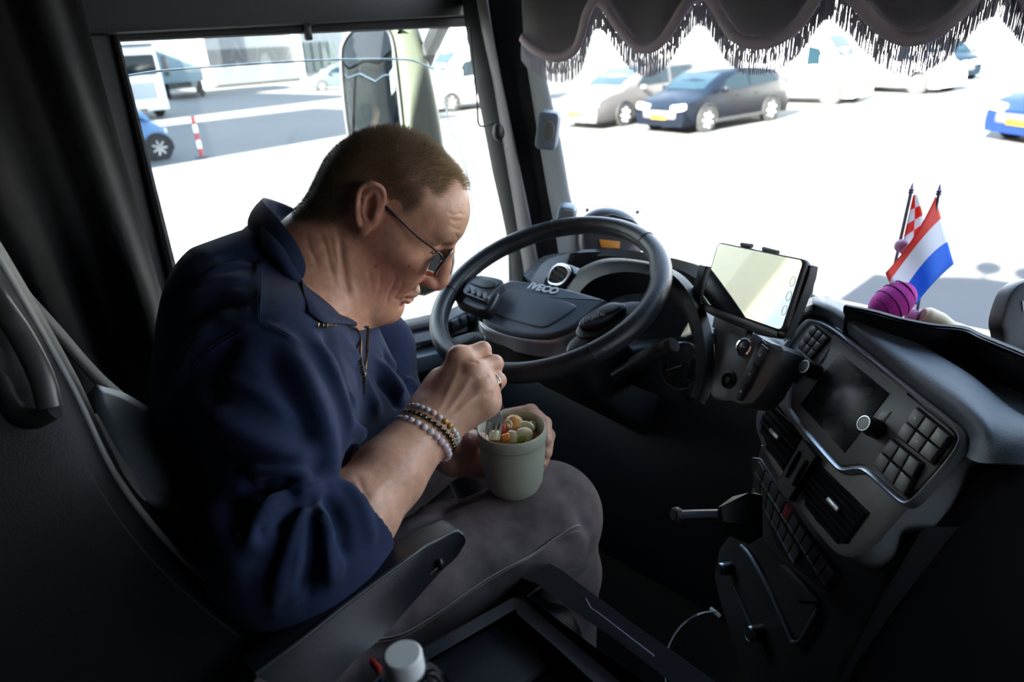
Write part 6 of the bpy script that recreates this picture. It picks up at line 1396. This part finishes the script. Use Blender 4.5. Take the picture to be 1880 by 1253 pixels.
hc = A([.27, .19, .10])*(1-.45*np.clip(-ul/.08, 0, 1))[:, None]*rg.uniform(.6, 1.45, (26000, 1)); hc = hc*(1+1.1*np.clip((fl-.0)/.07, 0, 1))[:, None]; colours(ho2, np.repeat(hc, 4, 0)); ho2['label'] = 'short cropped sandy hair'
# fine fair hair on the forearm
afm = np.where((np.linalg.norm(V-D(715, 870, .81), axis=1) < .10) & ~hairy)[0]; pk = rg.choice(afm, 3500); Pj = V[pk]; Nj = N_[pk]
dv_ = nrm(D(715, 870, .81)-RW)*-.9; dirv = Nj*.45+dv_+rg.normal(0, .3, (3500, 3)); dirv /= np.linalg.norm(dirv, axis=1)[:, None]; sv = np.cross(dirv, Nj); sv /= np.linalg.norm(sv, axis=1)[:, None]
Vh = np.stack([Pj+sv*.00007, Pj-sv*.00007, Pj+dirv*rg.uniform(.003, .007, (3500, 1))], 1).reshape(-1, 3); bI = np.arange(3500)*3
mk('arm_hair', Vh, np.stack([bI, bI+1, bI+2], 1), mat('arm_hair', (.62, .45, .28), .5), man, 180)
# ------------------------------------------------------------------ sweater
SWM = mat('navy_sweatshirt', (.0065, .017, .060), .9, bump=.55, bscale=1300, sheen=.08, var=.12, vscale=40)
V, F = surface(sweater_sdf, (-.90, .05, .58), (-.18, .80, 1.30), .0036)
V = relax(V, F, 2, .5); N_ = vnormals(V, F)
folds = [
 # shoulder and chest folds sweeping to the armpit
 ([(560, 600), (620, 700), (655, 790), (668, 860)], .010, .016), ([(590, 590), (640, 680), (672, 760), (690, 830)], -.008, .012), ([(520, 610), (575, 720), (600, 820), (606, 880)], .008, .016), ([(480, 640), (540, 740), (575, 830)], -.006, .014),
 ([(620, 620), (665, 700), (700, 770)], .007, .014), ([(330, 700), (420, 780), (520, 830), (590, 850)], .008, .018), ([(320, 790), (420, 850), (520, 880), (600, 885)], -.006, .016),
 ([(400, 590), (360, 640), (330, 720), (318, 800)], .006, .02), ([(440, 600), (400, 680), (380, 760)], -.005, .018),
 # upper back
 ([(395, 480), (440, 470), (490, 485)], -.004, .012), ([(340, 560), (400, 520), (470, 520)], .005, .016), ([(330, 600), (400, 560), (460, 560)], -.004, .014),
 # bunching at the elbow
 ([(600, 890), (560, 905), (510, 930), (470, 990), (465, 1030)], .011, .016), ([(590, 900), (540, 930), (500, 980)], -.010, .012), ([(575, 895), (560, 960), (540, 1040), (510, 1120)], .010, .013), ([(585, 910), (590, 980), (600, 1040), (605, 1080)], .009, .013), ([(582, 905), (575, 980), (570, 1050), (560, 1110)], -.010, .011),
 ([(600, 905), (625, 960), (625, 1040)], -.007, .012), ([(450, 870), (520, 875), (575, 885)], .009, .014), ([(430, 890), (500, 905), (560, 900)], -.008, .011), ([(380, 900), (420, 1000), (460, 1080)], .006, .02), ([(350, 860), (430, 930), (450, 1000)], -.005, .016),
 # cuff edge
 ([(622, 876), (655, 905), (676, 960), (680, 1015)], .004, .010),
 # far sleeve
 ([(690, 660), (720, 700), (740, 735)], .007, .010), ([(690, 690), (720, 725), (735, 755)], -.006, .009), ([(700, 640), (735, 680), (765, 710)], -.005, .009), ([(720, 660), (750, 700), (765, 720)], .005, .008)]
for pts, a, w in folds: V = crease(V, N_, pts, a*1.5, w*.85)
N_ = vnormals(V, F)
V = relax(V, F, 1, .4); N_ = vnormals(V, F)
for pts, a, w in (([(566, 893), (545, 960), (520, 1050), (500, 1132)], .005, .0055), ([(570, 897), (598, 960), (618, 1020), (625, 1066)], .005, .0055), ([(568, 897), (578, 970), (590, 1040), (597, 1090)], -.0035, .006), ([(564, 897), (552, 980), (536, 1060), (524, 1122)], -.0035, .0065),
                  ([(380, 862), (430, 858), (484, 866), (540, 868), (572, 876)], .006, .006), ([(470, 905), (500, 885), (545, 884)], -.006, .006), ([(461, 1000), (468, 960), (490, 925), (530, 900), (560, 890)], .005, .0055), ([(476, 1000), (484, 965), (505, 935), (540, 908)], -.005, .005), ([(590, 900), (610, 950), (618, 1000)], -.004, .006),
                  ([(590, 640), (622, 700), (640, 760), (640, 810)], .004, .007), ([(608, 640), (640, 700), (658, 770), (655, 820)], -.005, .006), ([(625, 640), (660, 710), (676, 790)], .004, .006), ([(330, 690), (420, 700), (500, 740), (560, 790)], .0035, .008), ([(392, 505), (440, 490), (470, 492)], -.003, .006), ([(350, 570), (400, 540), (455, 535)], .003, .007)): V = crease(V, N_, pts, a, w)
N_ = vnormals(V, F)
for pts in ([(476, 478), (478, 540), (474, 590)], [(474, 596), (430, 615), (390, 640), (350, 680)], [(478, 594), (520, 610), (560, 640)], [(330, 545), (390, 500), (462, 470)]):
    V = crease(V, N_, pts, .0022, .0045); 
swt = mk('sweater', V, F, SWM, man, 180); N_ = vnormals(V, F)
for pts in ([(476, 478), (478, 540), (474, 590)], [(474, 596), (430, 615), (390, 640), (350, 680)], [(478, 594), (520, 610), (560, 640)]):
    for dx_ in (-2.6, 2.6):
        L = spline(snap(V, N_, [(x+dx_, y+dx_*.4) for x, y in pts]), 6); g = G(); g.tube(L-fw*.0006, .0006, 5); g.obj('seam_stitching', mat('stitch_navy', (.015, .028, .075), .8), swt, 180)
# stand collar, standing open behind the neck
CO = mat('navy_collar', (.006, .015, .052), .85, bump=.5, bscale=1300, sheen=.08)
def band(lo, hi, th, nm, m=CO, n=6, rows=6):
    a = spline(A(lo), n); b = spline(A(hi), n); g = G(); mid = (a+b)/2; c = mid.mean(0); out = mid-c; out[:, 2] *= 0; out /= np.maximum(np.linalg.norm(out, axis=1), 1e-6)[:, None]
    R_ = [a*(1-t)+b*t+out*.010*sin(pi*t) for t in np.linspace(0, 1, rows)]; g.sheet(np.stack(R_), th); return fix_normals(g.obj(nm, m, swt, 180))
band([D(690, 650, 1.01), D(620, 600, .99), D(572, 570, .90), D(535, 520, .865), D(502, 470, .878), D(468, 428, .93), D(500, 410, 1.02), D(560, 430, 1.05), D(620, 470, 1.07)],
     [D(688, 640, 1.015), D(640, 590, .985), D(572, 528, .890), D(553, 474, .872), D(520, 415, .885), D(487, 374, .945), D(505, 371, 1.03), D(553, 394, 1.06), D(620, 440, 1.08)], .006, 'collar')
band([D(573, 568, .890), D(535, 522, .856), D(500, 470, .868), D(466, 428, .922)], [D(569, 556, .884), D(536, 490, .858), D(498, 432, .872), D(463, 402, .93)], .004, 'collar_fold')
ZT = mat('zip_teeth_brass', (.55, .38, .16), .3, metal=1.0)
def zipper(pts, n, nm='zip'):
    L = spline(A(pts), 12); s_ = np.concatenate([[0], np.cumsum(np.linalg.norm(np.diff(L, axis=0), axis=1))]); g = G(); g.tube(L+fw*.0015, .0016, 6); z = g.obj(nm+'_tape', mat('zip_tape', (.006, .01, .02), .8), swt, 180); g = G()
    for k in range(n):
        t_ = s_[-1]*k/(n-1); i = min(len(L)-2, int(np.searchsorted(s_, t_, 'right')-1)); f = (t_-s_[i])/max(s_[i+1]-s_[i], 1e-9); p = L[i]*(1-f)+L[i+1]*f; T_ = nrm(L[i+1]-L[i]); g.box((0, 0, 0), (.0012, .0042, .0022), .0003, fr=Fr(p-fw*.001, T_, np.cross(fw, T_)))
    g.obj(nm+'_teeth', ZT, z, 30); return z
def zs(pts, k=.0015): L = snap(V, N_, pts); return L-fw*k*2
zl1 = [(590, 598), (612, 600), (640, 600), (657, 606), (664, 625), (667, 660), (670, 688)]
fpan = snap(V, N_, zl1); fin = snap(V, N_, [(676, 603), (676, 603), (676, 608), (676, 620), (676, 640), (674, 665), (671, 690)])
cA = [(556, 520), (588, 556), (625, 580), (662, 590), (688, 592)]; cB = [(570, 574), (594, 594), (625, 597), (655, 598), (676, 602)]
SA, SB = snap(V, N_, cA), snap(V, N_, cB); SA = SA-fw*.003; SB = SB-fw*.006
g = G(); g.sheet(np.stack([spline(SA, 5), spline((SA+SB)/2-fw*.006, 5), spline(SB, 5)]), .002); fix_normals(g.obj('collar_facing', CO, swt, 180))
zipper(zs(zl1, .0042), 46, 'zip'); zipper(zs([(677, 604), (676, 640), (674, 665), (671, 690)], .003), 34, 'zip')
zipper([D(570, 556, .880), D(567, 572, .884)], 7, 'zip')
zp = snap(V, N_, [(671, 700)])[0]-fw*.004; g = G(Fr(zp, RT, UPV)); g.box((0, 0, 0), (.006, .010, .003), .001); g.box((.001, -.011, .001), (.0035, .013, .0015), .0007); g.obj('zip_puller', mat('puller_grey', (.25, .24, .22), .3, metal=1), swt)
g = G(); g.tube(spline([D(562, 530, .915), D(590, 558, .93), D(622, 578, .95), D(660, 590, .985), D(690, 588, 1.02)], 6), .008, 10); g.tube(spline([D(585, 555, .94), D(610, 585, .96), D(650, 610, .99)], 6), .016, 12); g.obj('undershirt_collar', mat('navy_undershirt', (.010, .016, .04), .85, bump=.6, bscale=1800), man, 180)
# ------------------------------------------------------------------ jeans
DEN = mat('faded_brown_grey_denim', (.20, .155, .155), .85, bump=.8, bscale=1600, var=.4, vscale=22, sheen=.15)
V, F = surface(jeans_sdf, (-.80, .03, .22), (-.16, .90, .92), .0052)
V = relax(V, F, 2, .5); N_ = vnormals(V, F)
for pts, a, w in (([(760, 945), (800, 925), (850, 912)], .007, .011), ([(745, 970), (800, 950), (840, 945)], -.006, .010), ([(790, 960), (840, 925), (890, 905)], -.005, .010), ([(700, 1080), (760, 1010), (860, 1000)], .004, .014),
                  ([(1050, 900), (1072, 960), (1078, 1020)], -.005, .012), ([(1020, 970), (1060, 980), (1085, 1000)], .005, .012), ([(960, 1050), (1000, 1010), (1060, 985)], -.004, .012), ([(780, 1110), (760, 1150), (700, 1180)], .004, .010)): V = crease(V, N_, pts, a, w)
sm = [(680, 1172), (740, 1160), (800, 1128), (860, 1085), (920, 1048), (975, 1018), (1020, 985), (1050, 968), (1064, 966)]
V = crease(V, vnormals(V, F), sm, .0028, .0055); jn = mk('jeans', V, F, DEN, man, 180); N_ = vnormals(V, F)
for off in (0, 4):
    g = G(); g.tube(spline(snap(V, N_, [(x, y+off*1.6) for x, y in sm]), 6)-fw*.0022, .0015 if off == 0 else .0007, 6); g.obj('side_seam', mat('denim_seam', (.42, .35, .34), .8), jn, 180)
# ------------------------------------------------------------------ glasses
gl = G(); FRM = mat('spectacle_frame', (.02, .022, .028), .3, metal=.4)
es = Fr(HO, HFv, HU)                     # not used for lookup, keeps axes
gls = bpy.data.objects.new('glasses', None); S.collection.objects.link(gls); gls.parent = man; ORG['glasses'] = ORG[man.name]; gls['label'] = 'thin dark rimmed glasses with long temples'
for sgn in (1, -1):
    lens = []
    for k in range(28):
        a = 2*pi*k/28; cx_, sx_ = cos(a), sin(a); rr = .027*math.copysign(abs(cx_)**.75, cx_); uu_ = .019*math.copysign(abs(sx_)**.8, sx_)
        lens.append(hw(.1110-.04*(rr+.010)-.003*(rr/.027)**2-.10*uu_, .000+uu_, sgn*(.034+rr)))
    g = G(); g.tube(lens, .0013, 8, closed=True); g.obj('rim', FRM, gls, 180)
    c = A(lens).mean(0); g = G(); n = nrm(np.cross(lens[0]-c, lens[7]-c)); V_ = [p for p in lens]+[p+n*.0015 for p in lens]; g.add(V_, [tuple(range(28)), tuple(range(55, 27, -1))]+[(i, (i+1) % 28, 28+(i+1) % 28, 28+i) for i in range(28)]); g.obj('lens', glass_mat('spectacle_lens', (.42, .47, .52), .2), gls, 0)
    hg = lens[3] if sgn == 1 else lens[3]
    g = G(); g.tube(spline([lens[2], hw(.094, .018, sgn*.0725), hw(.06, .017, sgn*.0765), hw(.02, .020, sgn*.0785), hw(-.003, .020, sgn*.0770), hw(-.018, .008, sgn*.073)], 6), [.0013]*4+[.0011]*14+[.0018]*13, 8); g.obj('temple', FRM, gls, 180)
g = G(); g.tube(spline([hw(.1105, .008, .009), hw(.114, .011, 0), hw(.1105, .008, -.009)], 5), .0013, 8); g.obj('bridge', FRM, gls, 180)
# ------------------------------------------------------------------ bracelets and ring
ax = nrm(D(815, 745, .875)-D(740, 850, .83))
def bracelet(cpx, r, nb, br, m, nm, lab, tilt=0., mats=None, rx=1.):
    c = cpx; e1 = nrm(np.cross(ax, fw)); e2 = np.cross(ax, e1); e1t = nrm(e1+ax*tilt); t = bpy.data.objects.new(nm, None); S.collection.objects.link(t); t.parent = man; ORG[t.name] = ORG[man.name]; t['label'] = lab
    b0 = None
    for k in range(nb):
        a = 2*pi*k/nb; p = c+e1t*r*cos(a)*rx+e2*r*sin(a); mm = m if not mats else mats.get(k, m)
        if p is not None:
            g = G(); g.ell((0, 0, 0), br*(1+.04*sin(k*2.3)), 14, 10, Fr(p, ax, e1)); g.obj('bead', mm, t, 180)
    g = G(); g.tube([c+e1t*r*cos(a)*rx+e2*r*sin(a) for a in np.linspace(0, 2*pi, 33)[:-1]], .0006, 5, closed=True); g.obj('string', mat('elastic', (.3, .3, .3), .5), t)
QZ = mat('rose_quartz', (.72, .62, .66), .15, sss=.3, coat=.6, var=.08, vscale=200); CL = mat('clear_quartz', (.62, .62, .60), .08, coat=1, var=.25, vscale=120); PY_ = mat('pyrite_bead', (.16, .13, .08), .25, metal=.9); AMB = mat('amber_bead', (.6, .30, .04), .12, coat=1); PCH = mat('peach_bead', (.75, .5, .4), .2, coat=.5)
wc = lambda px, py, d: D(px, py, d)
bracelet(D(775, 806, .852), .0390, 26, .0047, QZ, 'bracelet', 'bracelet of pale rose quartz beads')
bracelet(D(785, 793, .857), .0375, 30, .0039, PY_, 'bracelet', 'bracelet of dark bronze beads')
bracelet(D(794, 781, .862), .0368, 27, .0042, CL, 'bracelet', 'bracelet of clear and amber beads', mats={8: AMB, 9: AMB, 6: PCH, 20: PCH, 22: AMB, 24: PCH})
rp = mc[2]+(pp[2]-mc[2])*.62; rx_ = nrm(pp[2]-mc[2]); e1 = nrm(np.cross(rx_, fw)); e2 = np.cross(rx_, e1); g = G()
for k_, off in enumerate((-.0017, .0017)): g.tube([rp+rx_*off+(e1*cos(a)+e2*sin(a))*.0126 for a in np.linspace(0, 2*pi, 33)[:-1]], .0014, 8, closed=True)
g.obj('wedding_ring', mat('ring_gold_steel', (.62, .5, .38), .2, metal=1), man, 180)
# ================================================================== cup, food, fork
CF = Fr(CUP_TOP, (1, 0, 0), np.cross(CUP_AX, [1., 0, 0])); CF = Fr(CUP_TOP, CF.X-CUP_AX*(CF.X@CUP_AX), CF.Y)
cup = root('cup', 'matte sage green rounded food cup held in his left hand', 'cup', CB(.108))
g = G(CF); g.lathe([(0, -.109), (.020, -.109), (.029, -.106), (.0365, -.099), (.041, -.088), (.0435, -.072), (.0455, -.05), (.0468, -.028), (.0474, -.0175), (.0480, -.0165), (.0482, -.006), (.0480, -.001), (.0474, 0), (.0462, -.0005), (.0456, -.004), (.0452, -.014), (.0442, -.03), (.042, -.06), (.038, -.09), (.0, -.10)], 64)
g.obj('cup_body', mat('sage_plastic', (.43, .44, .33), .5, bump=.15, bscale=900), cup, 50)
g = G(CF); g.tube([(.0480*cos(a), .0480*sin(a), -.0172) for a in np.linspace(0, 2*pi, 65)[:-1]], .0007, 6, closed=True); g.obj('groove_ring', mat('sage_dark', (.22, .25, .18), .5), cup, 180)
lvl = -.024
t = root('vegetable_stew', 'yellowish stew filling the cup around the vegetable pieces', 'food', CF.at(0, 0, lvl)); t
g = G(CF); rows = []
g.lathe([(0, lvl+.001), (.02, lvl+.001), (.035, lvl), (.0425, lvl-.001), (.042, lvl-.02), (0, lvl-.03)], 40); g.obj('sauce', mat('sauce', (.50, .32, .12), .3, bump=1, bscale=200, var=.4, vscale=60), t, 180)
def cup_xy(px, py, z=lvl+.008): return CF.hit(px, py, z)
def piece(nm, lab, cat, px, py, sz, m, rot=0, z=lvl+.008, shape='ell', grp=None):
    x, y = cup_xy(px, py, z); O = CF.at(x, y, z); t = root(nm, lab, cat, O, grp)
    f = Fr(O, nrm(CF.X*cos(rot)+CF.Y*sin(rot)+CF.Z*.2), CF.Z*.9+CF.Y*.3)
    g = G(f)
    if shape == 'ell': g.ell((0, 0, 0), [k*1.12 for k in sz], 18, 12)
    elif shape == 'slice': g.sheet(A([[(sz[0]*cos(a)*k, sz[1]*sin(a)*k, .003*k*k) for a in np.linspace(0, pi*1.2, 12)] for k in (.45, .7, 1.)]), sz[2])
    else: g.box((0, 0, 0), sz, min(sz)*.3)
    g.obj('piece', m, t, 60); return t, f
MUS = mat('fried_mushroom', (.62, .33, .10), .35, bump=1.2, bscale=150, var=.45, vscale=70); MUP = mat('mushroom_pale', (.72, .52, .28), .4, var=.2, vscale=90); PEP = mat('red_pepper', (.80, .10, .03), .2, coat=.6); ORP = mat('orange_carrot', (.80, .26, .03), .25, coat=.4); ONI = mat('pale_onion', (.85, .78, .55), .25, coat=.5); POT = mat('potato', (.72, .60, .36), .4, var=.15, vscale=80); GRN = mat('green_herb', (.25, .32, .05), .4)
t, f = piece('mushroom', 'browned round mushroom half at the top of the cup', 'mushroom', 943, 782, (.0165, .0145, .0125), MUS)
g = G(f); g.ell((.002, .003, .0125), (.008, .0075, .003), 14, 8); g.obj('cut_face', MUP, t, 180); g = G(f); g.ell((.004, .002, .0150), (.0035, .003, .002), 10, 6); g.obj('stalk', ONI, t, 180)
piece('pepper_piece', 'bright red pepper piece between fork and mushroom', 'vegetable', 924, 790, (.010, .016, .006), PEP, .4, shape='box'); piece('carrot_piece', 'orange carrot piece below the mushroom next to the fork', 'vegetable', 929, 803, (.012, .010, .008), ORP, .9, shape='box')
piece('pepper_piece', 'red pepper strip at the front edge of the stew', 'vegetable', 950, 803, (.014, .006, .006), PEP, .2, lvl+.004, 'box')
piece('onion_piece', 'curved pale onion slice at the right of the mushroom', 'vegetable', 966, 790, (.015, .014, .002), ONI, .5, shape='slice'); piece('onion_piece', 'small cream onion chunk below the mushroom', 'vegetable', 940, 803, (.011, .009, .005), ONI, .1, lvl+.005)
piece('potato_piece', 'pale potato cube speared by the fork tines', 'vegetable', 908, 800, (.016, .014, .012), POT, .3, shape='box'); piece('onion_piece', 'onion wedge at the far right rim inside the cup', 'vegetable', 974, 784, (.010, .008, .003), ONI, 1.4)
piece('potato_piece', 'yellowish potato lump right of the mushroom near the back', 'vegetable', 962, 799, (.012, .010, .008), POT, .7); piece('herb_piece', 'tiny green leaf on the stew beside the mushroom', 'vegetable', 958, 806, (.006, .004, .002), GRN, .7)
# fork
tines = D(904, 803, .935); neck_ = D(911, 757, .915); up_ = D(903, 715, .905); hend = D(880, 640, .885)
t = root('fork', 'steel fork pointing down from his fist into the cup', 'fork', tines); STL = mat('fork_steel', (.75, .77, .8), .35, metal=.6)
fx = nrm(tines-neck_); sx_ = nrm(np.cross(fx, fw)); nx_ = np.cross(sx_, fx)
FF = Fr(neck_, sx_, fx)
ln = np.linalg.norm(tines-neck_)
g = G(); P = spline([up_+fw*.012, neck_*.6+up_*.4+fw*.006, neck_], 5); rings = []
def fk(s, w, th): return [FF.at(-w, s, -th), FF.at(w, s, -th), FF.at(w, s, th), FF.at(-w, s, th)]
g.loft([fk(-.012, .003, .0012), fk(-.002, .0045, .001), fk(.006, .0095, .0009), fk(.013, .0112, .0009), fk(.017, .0112, .0009)]); g.obj('fork_head', STL, t, 30)
for k in range(4):
    x = -.0095+.0063*k; g = G(FF); g.loft([[(x-.0017*w, s, -.0009), (x+.0017*w, s, -.0009), (x+.0017*w, s, .0009), (x-.0017*w, s, .0009)] for s, w in ((.016, 1), (.03, .9), (ln, .6), (ln+.004, .15))]); g.obj('tine', STL, t, 30)
g = G(); g.tube([neck_-fx*.010, neck_-fx*.03+fw*.004, up_+fw*.014, hend+fw*.024], [.0028, .0030, .0035, .0045], 10, flat=.5); g.obj('handle', STL, t, 60)
